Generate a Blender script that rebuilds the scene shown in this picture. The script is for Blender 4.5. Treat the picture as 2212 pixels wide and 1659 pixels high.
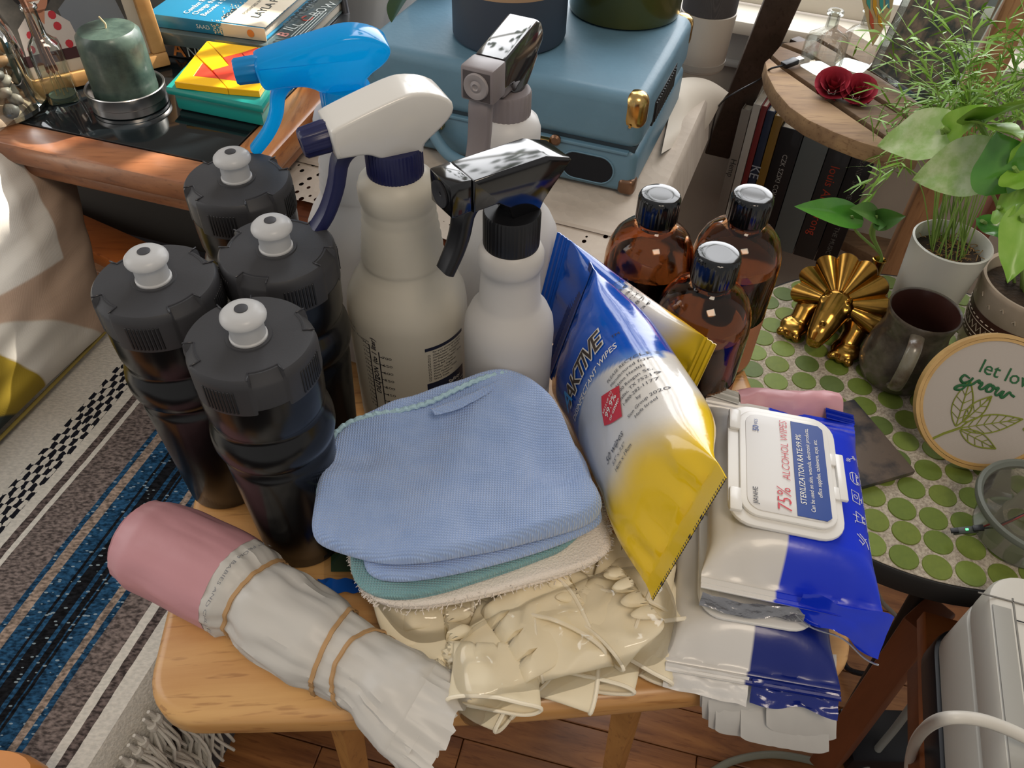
import bpy, bmesh, math, random
from math import sin, cos, pi, sqrt, atan2, radians, exp
from mathutils import Vector, Matrix, noise
random.seed(7)
for o in list(bpy.data.objects): bpy.data.objects.remove(o)
SC = bpy.context.scene
COL = SC.collection
V3 = Vector
# ------------------------------------------------------------------ camera
HC, PITCH, ROLL, FPX = 1.104, radians(46), radians(2), 1720.0
F_ = V3((0, cos(PITCH), -sin(PITCH))); U_ = V3((0, sin(PITCH), cos(PITCH))); R_ = V3((1, 0, 0))
R2 = R_*cos(ROLL)+U_*sin(ROLL); U2 = U_*cos(ROLL)-R_*sin(ROLL)
CAM0 = V3((0, 0, HC))
cd = bpy.data.cameras.new('camera'); cd.sensor_width = 36; cd.lens = 36*FPX/2212; cd.clip_start = .02
cam = bpy.data.objects.new('camera', cd); COL.objects.link(cam)
cam.matrix_world = Matrix(((R2.x, U2.x, -F_.x, 0), (R2.y, U2.y, -F_.y, 0), (R2.z, U2.z, -F_.z, HC), (0, 0, 0, 1)))
SC.camera = cam
def at(px, py, z):            # photograph point -> point on the level plane z
    d = F_+R2*((px-1106)/FPX)-U2*((py-829.5)/FPX)
    return CAM0+d*((z-HC)/d.z)
def atY(px, py, y):           # photograph point -> point on the upright plane y
    d = F_+R2*((px-1106)/FPX)-U2*((py-829.5)/FPX)
    return CAM0+d*(y/d.y)
# ------------------------------------------------------------------ world, lights, exposure
SC.view_settings.view_transform = 'Standard'; SC.view_settings.look = 'None'
SC.view_settings.gamma = 1; SC.view_settings.use_curve_mapping = False
SC.view_settings.exposure = 0.0
w = bpy.data.worlds.new('world'); SC.world = w; w.use_nodes = True
w.node_tree.nodes['Background'].inputs[0].default_value = (.95, .93, .90, 1)
w.node_tree.nodes['Background'].inputs[1].default_value = .42
def area(name, loc, target, sx, sy, power, col):
    l = bpy.data.lights.new(name, 'AREA'); l.shape = 'RECTANGLE'; l.size = sx; l.size_y = sy; l.energy = power; l.color = col
    o = bpy.data.objects.new(name, l); COL.objects.link(o); o.location = loc
    o.rotation_euler = (V3(target)-V3(loc)).to_track_quat('-Z', 'Y').to_euler(); return o
area('window_daylight', (.33, 1.56, 1.30), (.03, .55, .62), 1.12, 1.22, 25, (.97, .98, 1.0))
area('added_left_fill', (-1.75, .55, 1.5), (-.1, .5, .6), .9, 1.2, 9, (1, .98, .96))  # added fill panel floating at the left; its window is assumed, none is built
area('assumed_ceiling_lamp', (.35, -.5, 2.2), (.1, .4, .5), .5, .5, 10, (1, .84, .66))  # assumed warm lamp, unseen overhead, fills the shaded front
sl = bpy.data.lights.new('sunbeam', 'SPOT'); sl.energy = 900; sl.shadow_soft_size = .012; sl.color = (1, .93, .82); sl.spot_size = radians(11.5); sl.spot_blend = .3   # narrow spot for the low sun through the window, between the assumed leaves
so = bpy.data.objects.new('sunbeam', sl); COL.objects.link(so); so.location = (.86, 2.14, 2.28); so.rotation_euler = (V3((-.56, .86, .63))-V3(so.location)).to_track_quat('-Z', 'Y').to_euler()
# ------------------------------------------------------------------ helpers: materials
MATS = {}
def newmat(name):
    m = bpy.data.materials.new(name); m.use_nodes = True; MATS[name] = m
    return m, m.node_tree, m.node_tree.nodes['Principled BSDF']
def nn(nt, t, **kw):
    n = nt.nodes.new(t)
    for k, v in kw.items():
        if k.startswith('i_'): n.inputs[k[2:].replace('_', ' ')].default_value = v
        else: setattr(n, k, v)
    return n
def c4(c): return (c[0], c[1], c[2], 1)
def hexc(h):
    h = h.lstrip('#'); r = [int(h[i:i+2], 16)/255 for i in (0, 2, 4)]
    return tuple(((x+.055)/1.055)**2.4 if x > .04045 else x/12.92 for x in r)
def P(name, col, rough=.5, metal=0, trans=0, ior=1.45, coat=0, spec=.5, bump=None, var=None, sss=0, alpha=1, attr=False, sheen=0, stretch=None):
    if isinstance(col, str): col = hexc(col)
    m, nt, b = newmat(name); L = nt.links.new
    b.inputs['Base Color'].default_value = c4(col); b.inputs['Roughness'].default_value = rough; b.inputs['Metallic'].default_value = metal
    b.inputs['Transmission Weight'].default_value = trans; b.inputs['IOR'].default_value = ior; b.inputs['Coat Weight'].default_value = coat
    b.inputs['Coat Roughness'].default_value = .08; b.inputs['Specular IOR Level'].default_value = spec; b.inputs['Alpha'].default_value = alpha
    b.inputs['Sheen Weight'].default_value = sheen
    if sss:
        b.inputs['Subsurface Weight'].default_value = sss; b.inputs['Subsurface Radius'].default_value = (.01, .008, .006); b.inputs['Subsurface Scale'].default_value = 1
    tc = nn(nt, 'ShaderNodeTexCoord'); vec = tc.outputs['Object']
    if stretch:
        mp = nn(nt, 'ShaderNodeMapping'); mp.inputs['Scale'].default_value = stretch; L(vec, mp.inputs[0]); vec = mp.outputs[0]
    csock = None
    if attr:
        a = nn(nt, 'ShaderNodeAttribute', attribute_name='Col'); L(a.outputs['Color'], b.inputs['Base Color']); csock = a.outputs['Color']
    if var:
        sc, amt, col2 = var
        if isinstance(col2, str): col2 = hexc(col2)
        n = nn(nt, 'ShaderNodeTexNoise', i_Scale=sc, i_Detail=5.0, i_Roughness=.6); L(vec, n.inputs['Vector'])
        rp = nn(nt, 'ShaderNodeValToRGB'); rp.color_ramp.elements[0].position = .5-.5*(1-amt)-.02; rp.color_ramp.elements[1].position = .5+.25*(1.2-amt)
        rp.color_ramp.elements[0].color = c4(col2); rp.color_ramp.elements[1].color = c4(col); L(n.outputs['Fac'], rp.inputs[0])
        if attr:
            mx = nn(nt, 'ShaderNodeMix', data_type='RGBA', blend_type='MULTIPLY'); mx.inputs[0].default_value = 1; L(csock, mx.inputs[6]); L(rp.outputs[0], mx.inputs[7]); L(mx.outputs[2], b.inputs['Base Color'])
        else: L(rp.outputs[0], b.inputs['Base Color'])
    if bump:
        kind, sc, st, dist = bump
        if kind == 'noise':
            n = nn(nt, 'ShaderNodeTexNoise', i_Scale=sc, i_Detail=4.0); L(vec, n.inputs['Vector']); h = n.outputs['Fac']
        elif kind == 'voronoi':
            n = nn(nt, 'ShaderNodeTexVoronoi', i_Scale=sc); L(vec, n.inputs['Vector']); h = n.outputs['Distance']
        else:  # weave
            x = nn(nt, 'ShaderNodeTexWave', bands_direction='X', i_Scale=sc, i_Distortion=.6); y = nn(nt, 'ShaderNodeTexWave', bands_direction='Y', i_Scale=sc, i_Distortion=.6)
            L(vec, x.inputs['Vector']); L(vec, y.inputs['Vector']); q = nn(nt, 'ShaderNodeMath', operation='MULTIPLY'); L(x.outputs['Fac'], q.inputs[0]); L(y.outputs['Fac'], q.inputs[1]); h = q.outputs[0]
            if kind == 'waffle':  # shade in the weave gaps is put into the cloth colour
                src = b.inputs['Base Color'].links[0].from_socket if b.inputs['Base Color'].links else None; mw = nn(nt, 'ShaderNodeMix', data_type='RGBA', blend_type='MULTIPLY'); mw.inputs[0].default_value = 1; rw = nn(nt, 'ShaderNodeValToRGB'); rw.color_ramp.elements[0].color = (.70, .70, .74, 1); rw.color_ramp.elements[1].position = .5; L(h, rw.inputs[0])
                mw.inputs[6].default_value = c4(col)
                if src: L(src, mw.inputs[6])
                L(rw.outputs[0], mw.inputs[7]); L(mw.outputs[2], b.inputs['Base Color'])
        bp = nn(nt, 'ShaderNodeBump'); bp.inputs['Strength'].default_value = st; bp.inputs['Distance'].default_value = dist
        L(h, bp.inputs['Height']); L(bp.outputs[0], b.inputs['Normal'])
    return m
def wood(name, c1, c2, along='X', rough=.4, sc=14, coat=.2, pores=True):
    c1 = hexc(c1); c2 = hexc(c2); m, nt, b = newmat(name); L = nt.links.new
    tc = nn(nt, 'ShaderNodeTexCoord'); mp = nn(nt, 'ShaderNodeMapping'); s = {'X': (.12, 1, 1), 'Y': (1, .12, 1), 'Z': (1, 1, .12)}[along]
    mp.inputs['Scale'].default_value = [k*sc for k in s]; L(tc.outputs['Object'], mp.inputs[0])
    oi = nn(nt, 'ShaderNodeObjectInfo'); ad = nn(nt, 'ShaderNodeVectorMath', operation='ADD'); ml = nn(nt, 'ShaderNodeMath', operation='MULTIPLY'); ml.inputs[1].default_value = 40
    L(oi.outputs['Random'], ml.inputs[0]); L(mp.outputs[0], ad.inputs[0]); L(ml.outputs[0], ad.inputs[1])
    n = nn(nt, 'ShaderNodeTexNoise', i_Scale=2.2, i_Detail=8.0, i_Roughness=.62, i_Distortion=.6); L(ad.outputs[0], n.inputs['Vector'])
    rp = nn(nt, 'ShaderNodeValToRGB'); rp.color_ramp.elements[0].position = .33; rp.color_ramp.elements[1].position = .68
    rp.color_ramp.elements[0].color = c4(c2); rp.color_ramp.elements[1].color = c4(c1); L(n.outputs['Fac'], rp.inputs[0]); out = rp.outputs[0]
    n2 = nn(nt, 'ShaderNodeTexNoise', i_Scale=16.0, i_Detail=3.0); L(ad.outputs[0], n2.inputs['Vector'])
    if pores:
        r2 = nn(nt, 'ShaderNodeValToRGB'); r2.color_ramp.elements[0].position = .33; r2.color_ramp.elements[1].position = .42
        r2.color_ramp.elements[0].color = (.55, .45, .4, 1); r2.color_ramp.elements[1].color = (1, 1, 1, 1); L(n2.outputs['Fac'], r2.inputs[0])
        mx = nn(nt, 'ShaderNodeMix', data_type='RGBA', blend_type='MULTIPLY'); mx.inputs[0].default_value = .6; L(out, mx.inputs[6]); L(r2.outputs[0], mx.inputs[7]); out = mx.outputs[2]
    L(out, b.inputs['Base Color']); b.inputs['Roughness'].default_value = rough; b.inputs['Coat Weight'].default_value = coat; b.inputs['Coat Roughness'].default_value = .2
    bp = nn(nt, 'ShaderNodeBump'); bp.inputs['Strength'].default_value = .08; bp.inputs['Distance'].default_value = .001; L(n2.outputs['Fac'], bp.inputs['Height']); L(bp.outputs[0], b.inputs['Normal'])
    return m
def film(name, tint=(1, 1, 1), gloss=.12, rough=.08, fk=.9):
    m, nt, b = newmat(name); L = nt.links.new; nt.nodes.remove(b)
    t = nn(nt, 'ShaderNodeBsdfTransparent'); t.inputs[0].default_value = c4(tint); g = nn(nt, 'ShaderNodeBsdfGlossy'); g.inputs['Roughness'].default_value = rough
    f = nn(nt, 'ShaderNodeFresnel'); f.inputs[0].default_value = 1.45; ad = nn(nt, 'ShaderNodeMath', operation='MULTIPLY_ADD'); ad.inputs[1].default_value = fk; ad.inputs[2].default_value = gloss*.25; L(f.outputs[0], ad.inputs[0])
    mx = nn(nt, 'ShaderNodeMixShader'); L(ad.outputs[0], mx.inputs[0]); L(t.outputs[0], mx.inputs[1]); L(g.outputs[0], mx.inputs[2]); L(mx.outputs[0], nt.nodes['Material Output'].inputs[0]); return m
def translucent(name, col, amt=.35, rough=.35, spec=.4):
    col = hexc(col) if isinstance(col, str) else col
    m, nt, b = newmat(name); L = nt.links.new; b.inputs['Base Color'].default_value = c4(col); b.inputs['Roughness'].default_value = rough; b.inputs['Specular IOR Level'].default_value = spec
    t = nn(nt, 'ShaderNodeBsdfTranslucent'); t.inputs[0].default_value = c4(col); mx = nn(nt, 'ShaderNodeMixShader'); mx.inputs[0].default_value = amt
    L(b.outputs[0], mx.inputs[1]); L(t.outputs[0], mx.inputs[2]); L(mx.outputs[0], nt.nodes['Material Output'].inputs[0]); return m
# ------------------------------------------------------------------ helpers: objects
def wm(o):
    m = o.matrix_basis.copy()
    while o.parent: o = o.parent; m = o.matrix_basis @ m
    return m
def tag(o, label, cat, group=None, kind=None):
    if label: o['label'] = label
    if cat: o['category'] = cat
    if group: o['group'] = group
    if kind: o['kind'] = kind
    return o
def thing(name, label, cat, loc=(0, 0, 0), rz=0, group=None):
    o = bpy.data.objects.new(name, None); o.empty_display_size = .02; COL.objects.link(o)
    o.location = loc; o.rotation_euler = (0, 0, rz); return tag(o, label, cat, group)
def mk(name, vs, fs, mat, parent=None, smooth=True, world=False, cols=None, label=None, kind=None):
    me = bpy.data.meshes.new(name)
    if world and parent:
        im = wm(parent).inverted(); vs = [im @ V3(v) for v in vs]
    me.from_pydata([tuple(v) for v in vs], [], fs)
    if cols:
        a = me.color_attributes.new('Col', 'FLOAT_COLOR', 'POINT')
        flat = []
        for c in cols: flat += [c[0], c[1], c[2], 1]
        a.data.foreach_set('color', flat)
    bm = bmesh.new(); bm.from_mesh(me); bmesh.ops.recalc_face_normals(bm, faces=bm.faces); bm.to_mesh(me); bm.free()
    return lk(name, me, mat, parent, smooth, label, kind)
def lk(name, me, mat, parent=None, smooth=True, label=None, kind=None, ang=40):
    if mat: me.materials.append(mat)
    if smooth:
        me.polygons.foreach_set('use_smooth', [True]*len(me.polygons))
        try: me.set_sharp_from_angle(angle=radians(ang))
        except Exception: pass
    o = bpy.data.objects.new(name, me); COL.objects.link(o)
    if parent: o.parent = parent
    if label: o['label'] = label
    if kind: o['kind'] = kind
    return o
def dup(root, loc=None, rz=None, label=None):
    def cp(o, par):
        c = o.copy(); COL.objects.link(c); c.parent = par
        for ch in list(KIDS.get(o.name, [])): pass
        return c
    r = root.copy(); COL.objects.link(r)
    if loc is not None: r.location = loc
    if rz is not None: r.rotation_euler = (0, 0, rz)
    if label: r['label'] = label
    for ch in [o for o in COL.objects if o.parent == root]:
        c = ch.copy(); COL.objects.link(c); c.parent = r
        for g in [o for o in COL.objects if o.parent == ch]:
            d = g.copy(); COL.objects.link(d); d.parent = c
    return r
class B:          # collects shapes into one mesh
    def __init__(s): s.v = []; s.f = []; s.c = []
    def add(s, vs, fs, M=None):
        n = len(s.v); s.v += [(M @ V3(v) if M else V3(v)) for v in vs]; s.f += [[i+n for i in f] for f in fs]; return s
    def box(s, c, d, bev=0, M=None, seg=2):
        bm = bmesh.new(); bmesh.ops.create_cube(bm, size=1)
        for v in bm.verts: v.co = V3((v.co.x*d[0], v.co.y*d[1], v.co.z*d[2]))
        if bev: bmesh.ops.bevel(bm, geom=list(bm.edges), offset=bev, segments=seg, affect='EDGES', profile=.5)
        bm.verts.index_update(); vs = [v.co+V3(c) for v in bm.verts]; fs = [[v.index for v in f.verts] for f in bm.faces]; bm.free(); return s.add(vs, fs, M)
    def lathe(s, prof, n=48, M=None, mod=None):
        vs = []; fs = []; k = len(prof)
        for i in range(n):
            a = 2*pi*i/n
            for j, (r, z) in enumerate(prof):
                if mod: r, z = mod(a, j, r, z)
                vs.append((r*cos(a), r*sin(a), z))
        for i in range(n):
            for j in range(k-1):
                a, b = i*k+j, ((i+1) % n)*k+j; q = [a, b, b+1, a+1]
                fs.append(q)
        bm = bmesh.new(); bv = [bm.verts.new(v) for v in vs]
        for q in fs: bm.faces.new([bv[i] for i in q])
        bmesh.ops.remove_doubles(bm, verts=bm.verts, dist=1e-6); bmesh.ops.dissolve_degenerate(bm, dist=1e-7, edges=bm.edges)
        bm.verts.index_update(); vs = [v.co.copy() for v in bm.verts]; fs = [[v.index for v in f.verts] for f in bm.faces]; bm.free(); return s.add(vs, fs, M)
    def tube(s, pts, r, n=10, M=None, flat=1, cap=True):
        pts = [V3(p) for p in pts]; rr = r if isinstance(r, (list, tuple)) else [r]*len(pts); vs = []; fs = []; up = None
        for i, p in enumerate(pts):
            t = (pts[min(i+1, len(pts)-1)]-pts[max(i-1, 0)]).normalized()
            if up is None: up = V3((0, 0, 1)) if abs(t.z) < .9 else V3((0, 1, 0))
            x = t.cross(up).normalized(); up = x.cross(t).normalized()
            for k in range(n): a = 2*pi*k/n; vs.append(p+x*(cos(a)*rr[i])+up*(sin(a)*rr[i]*flat))
        for i in range(len(pts)-1):
            for k in range(n): fs.append([i*n+k, i*n+(k+1) % n, (i+1)*n+(k+1) % n, (i+1)*n+k])
        if cap: fs += [list(range(n))[::-1], [(len(pts)-1)*n+k for k in range(n)]]
        return s.add(vs, fs, M)
    def prism(s, poly, h0, h1, axis='z', bev=0, M=None, seg=2):
        bm = bmesh.new(); bv = [bm.verts.new((p[0], p[1], h0)) for p in poly]; f = bm.faces.new(bv)
        r = bmesh.ops.extrude_face_region(bm, geom=[f]); up = [g for g in r['geom'] if isinstance(g, bmesh.types.BMVert)]
        for v in up: v.co.z = h1
        bmesh.ops.recalc_face_normals(bm, faces=bm.faces)
        if bev: bmesh.ops.bevel(bm, geom=[e for e in bm.edges if abs(e.verts[0].co.z-e.verts[1].co.z) < 1e-9 or bev < 0], offset=bev, segments=seg, affect='EDGES', profile=.5)
        bmesh.ops.triangulate(bm, faces=[f for f in bm.faces if len(f.verts) > 4])
        bm.verts.index_update(); vs = [v.co.copy() for v in bm.verts]; fs = [[v.index for v in f.verts] for f in bm.faces]; bm.free()
        if axis == 'y': vs = [V3((v.x, v.z, v.y)) for v in vs]
        if axis == 'x': vs = [V3((v.z, v.x, v.y)) for v in vs]
        return s.add(vs, fs, M)
    def grid(s, fn, nu, nv, cu=False, cv=False, M=None):
        vs = [fn(i/(nu if cu else nu-1), j/(nv if cv else nv-1)) for i in range(nu) for j in range(nv)]; fs = []
        for i in range(nu if cu else nu-1):
            for j in range(nv if cv else nv-1):
                a = i*nv+j; b = ((i+1) % nu)*nv+j; c = ((i+1) % nu)*nv+(j+1) % nv; d = i*nv+(j+1) % nv; fs.append([a, b, c, d])
        return s.add(vs, fs, M)
    def obj(s, name, mat, parent=None, smooth=True, world=False, label=None, kind=None, cols=None): return mk(name, s.v, s.f, mat, parent, smooth, world, cols, label, kind)
def smoothpoly(pts, it=2):
    pts = [V3(p) for p in pts]
    for _ in range(it):
        q = []
        for i in range(len(pts)): a, b = pts[i], pts[(i+1) % len(pts)]; q += [a*.75+b*.25, a*.25+b*.75]
        pts = q
    return pts
def resample(pts, n):
    L = [0]; m = len(pts)
    for i in range(m): L.append(L[-1]+(pts[(i+1) % m]-pts[i]).length)
    out = []; j = 0
    for k in range(n):
        t = L[-1]*k/n
        while L[j+1] < t: j += 1
        out.append(pts[j].lerp(pts[(j+1) % m], (t-L[j])/max(1e-9, L[j+1]-L[j])))
    return out
def nz(p, sc=1, seed=0): return noise.noise(V3(p)*sc+V3((seed*7.3, seed*3.1, seed*5.7)))
def slab(outline, zb, zt, rnd=.006, top=None, bot=None, nt=96, nr=18, it=2, center=None):
    """closed soft slab over a star-shaped outline; top/bot(x,y) give extra height"""
    o = resample(smoothpoly([(p[0], p[1], 0) for p in outline], it), nt); c = V3(center) if center else sum(o, V3())/nt; b = B(); H = zt-zb
    def ring(r, side):
        row = []
        for p in o:
            d = p-c; L = d.length; dist = L*(1-r); rd = min(rnd, L*.9)
            e = 1 if dist >= rd else sqrt(max(0, 1-(1-dist/rd)**2)); q = c+d*r; zm = (zb+zt)/2
            h = (zt-zm) if side else (zb-zm)
            ex = (top(q.x, q.y) if top else 0) if side else (bot(q.x, q.y) if bot else 0)
            mid = (((top(q.x, q.y) if top else 0)+(bot(q.x, q.y) if bot else 0))/2)
            row.append(V3((q.x, q.y, zm+mid*(1-e)+(h+ex)*e)))
        return row
    rs = [1-(1-i/(nr-1))**2 if 0 else (i/(nr-1)) for i in range(1, nr)]
    rs = [1-(1-r)**1.8 for r in rs]
    rows = [ring(r, 1) for r in rs]+[ring(r, 0) for r in rs[::-1][1:]]
    vs = [v for r in rows for v in r]; fs = []
    for i in range(len(rows)-1):
        for k in range(nt): fs.append([i*nt+k, i*nt+(k+1) % nt, (i+1)*nt+(k+1) % nt, (i+1)*nt+k])
    ct = V3((c.x, c.y, zt+(top(c.x, c.y) if top else 0))); cb = V3((c.x, c.y, zb+(bot(c.x, c.y) if bot else 0)))
    vs += [ct, cb]; n = len(vs)
    for k in range(nt): fs.append([n-2, k, (k+1) % nt]); fs.append([n-1, (len(rows)-1)*nt+(k+1) % nt, (len(rows)-1)*nt+k])
    b.add(vs, fs); return b
def rrect(w, h, r, n=6):
    out = []
    for cx, cy, a0 in ((w/2-r, h/2-r, 0), (-w/2+r, h/2-r, 90), (-w/2+r, -h/2+r, 180), (w/2-r, -h/2+r, 270)):
        for k in range(n+1): a = radians(a0+90*k/n); out.append((cx+r*cos(a), cy+r*sin(a)))
    return out
def text(name, body, size, fn, mat, parent=None, shear=0, bold=0, align='CENTER', spacing=1, world=False, sx=1, label=None):
    """flat lettering; fn(x, y) places each point of it on the surface"""
    cu = bpy.data.curves.new('t', 'FONT'); cu.body = body; cu.size = size; cu.shear = shear; cu.offset = bold*size; cu.align_x = align; cu.align_y = 'CENTER'; cu.space_character = spacing; cu.resolution_u = 2
    o = bpy.data.objects.new('t', cu); COL.objects.link(o); bpy.context.view_layer.update()
    me = bpy.data.meshes.new_from_object(o.evaluated_get(bpy.context.evaluated_depsgraph_get())); bpy.data.objects.remove(o)
    vs = [V3(fn(v.co.x*sx, v.co.y)) for v in me.vertices]; fs = [list(p.vertices) for p in me.polygons]; bpy.data.meshes.remove(me)
    return mk(name, vs, fs, mat, parent, False, world, None, label)
def plane_fn(O, X, Y, off=0):
    O, X, Y = V3(O), V3(X).normalized(), V3(Y).normalized(); N = X.cross(Y)
    return lambda x, y: O+X*x+Y*y+N*off
def bez(pts, n=24):
    """Catmull-Rom through pts"""
    pts = [V3(p) for p in pts]; P_ = [pts[0]*2-pts[1]]+pts+[pts[-1]*2-pts[-2]]; out = []
    m = len(pts)-1
    for k in range(n+1):
        t = m*k/n; i = min(int(t), m-1); u = t-i; a, b, c, d = P_[i:i+4]
        out.append(.5*((2*b)+(c-a)*u+(2*a-5*b+4*c-d)*u*u+(3*b-a-3*c+d)*u**3))
    return out
def Rz(a): return Matrix.Rotation(a, 4, 'Z')
def T(x, y=None, z=None): return Matrix.Translation(V3((x, y, z)) if y is not None else V3(x))
def frameM(O, X, Y, Z=None):
    X, Y = V3(X), V3(Y); Z = V3(Z) if Z else X.cross(Y)
    return Matrix(((X.x, Y.x, Z.x, O[0]), (X.y, Y.y, Z.y, O[1]), (X.z, Y.z, Z.z, O[2]), (0, 0, 0, 1)))
KIDS = {}
# ================================================================== large structure
ZT, ZS, ZL, ZR = .62, .66, .60, .524      # tray, cabinet, lace table, tiled table
wall_m = P('wall_paint', '#a79d90', .85, var=(6, .5, '#9a9084')); sill_m = P('sill_paint', '#cfc8ba', .6); apron_m = P('apron_paint', '#a5a29c', .6)
oak = wood('oak_floor', '#a8703f', '#6a3d1f', 'X', .42, 16, .3); beech = wood('beech', '#d2a468', '#b8834a', 'X', .42, 16, .25)
cherry = wood('cherry', '#94603e', '#6d3f25', 'X', .35, 16, .35); cherry_y = wood('cherry_y', '#b3763f', '#8a4f28', 'Y', .35, 16, .35)
darkwood = wood('brown_table', '#6d3a20', '#4a2413', 'X', .4, 12, .3); greywood = wood('weathered_teak', '#a98a66', '#7c6148', 'X', .7, 18, 0)
orange = wood('orange_wood', '#a8622f', '#8a4a20', 'X', .45, 10, .2, False); postdark = wood('dark_post', '#4a3b33', '#33281f', 'Z', .6, 12, 0); postlight = wood('light_post', '#a87c54', '#7f5a3c', 'Z', .6, 14, 0)  # dark_post has the left stile's shadow put into its colour
black = P('black_paint', '#151518', .55)
floor = B().box((0, .7, -.03), (4.4, 3.6, .024)).obj('floor', P('floor_gap', '#1c110a', .8), None, False); tag(floor, None, None, kind='structure')
fa = -radians(12.7); planks = {}
for row in range(-10, 26):
    y = .36+row*.0575; x = -1.25-random.random()*.5
    while x < 1.3:
        Ln = random.choice((.55, .75, 1.0)); key = Ln
        if key not in planks:
            bb = B().box((Ln/2, 0, -.009), (Ln-.0012, .0562, .018), .0012, seg=1); me_o = bb.obj('plank', oak, floor, False); planks[key] = me_o.data; o = me_o
        else:
            o = bpy.data.objects.new('plank', planks[key]); COL.objects.link(o); o.parent = floor
        c = Rz(fa) @ V3((x, y-.36, 0)); o.location = (c.x, c.y+.36, 0); o.rotation_euler = (0, 0, fa); x += Ln
# back wall with a window opening above the sill
wd = V3((.94, -.342, 0)); wn = V3((.342, .94, 0)); W0 = V3((.40, 1.30, 0))
WM = frameM(W0, wd, wn)
bw = B()
for s0, s1, z0, z1 in ((-2.2, 1.3, -.02, .598), (-2.2, -.75, .598, 2.3), (.40, 1.3, .598, 2.3), (-.75, .40, 1.95, 2.3)): bw.box(((s0+s1)/2, .05, (z0+z1)/2), (s1-s0, .1, z1-z0), M=WM)
tag(bw.obj('wall_back', wall_m, None, False), None, None, kind='structure')
tag(B().box((-.45, -.018, .606), (3.5, .075, .022), .006, M=WM).obj('trim_1', sill_m, None, True), None, None, kind='structure')
tag(B().box((-.45, -.008, .566), (3.5, .016, .054), .003, M=WM).box((-.45, -.011, .535), (3.5, .022, .012), .004, M=WM).obj('trim_2', apron_m, None, True), None, None, kind='structure')
fr = B()
for s0, s1, z0, z1 in ((-.75, -.71, .617, 1.95), (.36, .40, .617, 1.95), (-.71, .36, 1.91, 1.95), (-.71, .36, .617, .65), (-.71, .36, 1.27, 1.30)): fr.box(((s0+s1)/2, .05, (z0+z1)/2), (s1-s0, .06, z1-z0), .004, M=WM)
tag(fr.obj('window_1', sill_m, None, True), None, None, kind='structure')
# ================================================================== wooden tray table
TA = radians(5.8); TO = V3((-.215, .176, 0)); tray = thing('tray_table', 'small beech wood tray table with rounded corners carrying the cleaning supplies', 'table', (TO.x, TO.y, 0), TA)
TW, TD = .449, .405
pl = []
for cx, cy, a0 in ((TW-.035, TD-.035, 0), (.035, TD-.035, 90), (.035, .035, 180), (TW-.035, .035, 270)):
    for k in range(9): a = radians(a0+k*11.25); pl.append((cx+.035*cos(a), cy+.035*sin(a)))
pl = pl[:27]+[(.035+(TW-.07)*k/14, -.006*sin(pi*k/14)) for k in range(1, 14)]+pl[27:]
B().prism(pl, ZT-.025, ZT, bev=.0075, seg=3).obj('tabletop', beech, tray)
legw = wood('beech_leg', '#c08a4a', '#9d6a33', 'Z', .45, 16, .2)
for sx, dx in ((.115, -.05), (.305, .06)):
    for y0, dy in ((.018, .09), (TD-.03, -.09)):
        bb = B(); ax = V3((dx, dy, -(ZT-.025))); bb.tube([(sx, y0, ZT-.0255), (sx+dx, y0+dy, .002)], .0115, 4); bb.obj('leg', legw, tray, False)
for y0 in (.09, TD-.09): B().box((TW/2-.004, y0, .18), (.26, .012, .025), .002).obj('stretcher', legw, tray)
# ================================================================== low table under the lace cloth
SA = -radians(19.5); SO = V3((.128, .787, 0)); ltab = thing('side_table', 'brown wooden side table under the lace cloth and suitcase', 'table', (SO.x, SO.y, 0), SA)
B().box((-.1675, .045, ZL-.018), (.395, .46, .022), .004).obj('tabletop', darkwood, ltab)
for x in (-.345, .008):
    for y in (-.160, .255): B().box((x, y, (ZL-.03)/2), (.035, .035, ZL-.031), .003).obj('leg', darkwood, ltab)
lace, nt, b = newmat('lace'); L = nt.links.new; b.inputs['Roughness'].default_value = .9
tc = nn(nt, 'ShaderNodeTexCoord'); n1 = nn(nt, 'ShaderNodeTexNoise', i_Scale=25.0, i_Detail=4.0); L(tc.outputs['Object'], n1.inputs['Vector'])
rp = nn(nt, 'ShaderNodeValToRGB'); rp.color_ramp.elements[0].color = c4(hexc('#a5988b')); rp.color_ramp.elements[1].color = c4(hexc('#c4b8aa')); L(n1.outputs['Fac'], rp.inputs[0]); L(rp.outputs[0], b.inputs['Base Color'])
mp = nn(nt, 'ShaderNodeMapping'); mp.inputs['Scale'].default_value = (95, 70, 0); mp.inputs['Rotation'].default_value = (0, 0, .5); L(tc.outputs['Object'], mp.inputs[0])
vo = nn(nt, 'ShaderNodeTexVoronoi', i_Scale=1.0, i_Randomness=.75); L(mp.outputs[0], vo.inputs['Vector'])
hole = nn(nt, 'ShaderNodeMath', operation='LESS_THAN'); hole.inputs[1].default_value = .26; L(vo.outputs['Distance'], hole.inputs[0])
sp = nn(nt, 'ShaderNodeSeparateXYZ'); L(tc.outputs['Object'], sp.inputs[0]); bd = nn(nt, 'ShaderNodeMath', operation='LESS_THAN'); bd.inputs[1].default_value = -.075; L(sp.outputs['Y'], bd.inputs[0])
an = nn(nt, 'ShaderNodeMath', operation='MULTIPLY'); L(hole.outputs[0], an.inputs[0]); L(bd.outputs[0], an.inputs[1]); iv = nn(nt, 'ShaderNodeMath', operation='SUBTRACT'); iv.inputs[0].default_value = 1; L(an.outputs[0], iv.inputs[1]); L(iv.outputs[0], b.inputs['Alpha'])
bp = nn(nt, 'ShaderNodeBump', i_Strength=.5, i_Distance=.002); L(vo.outputs['Distance'], bp.inputs['Height']); L(bp.outputs[0], b.inputs['Normal'])
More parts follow.
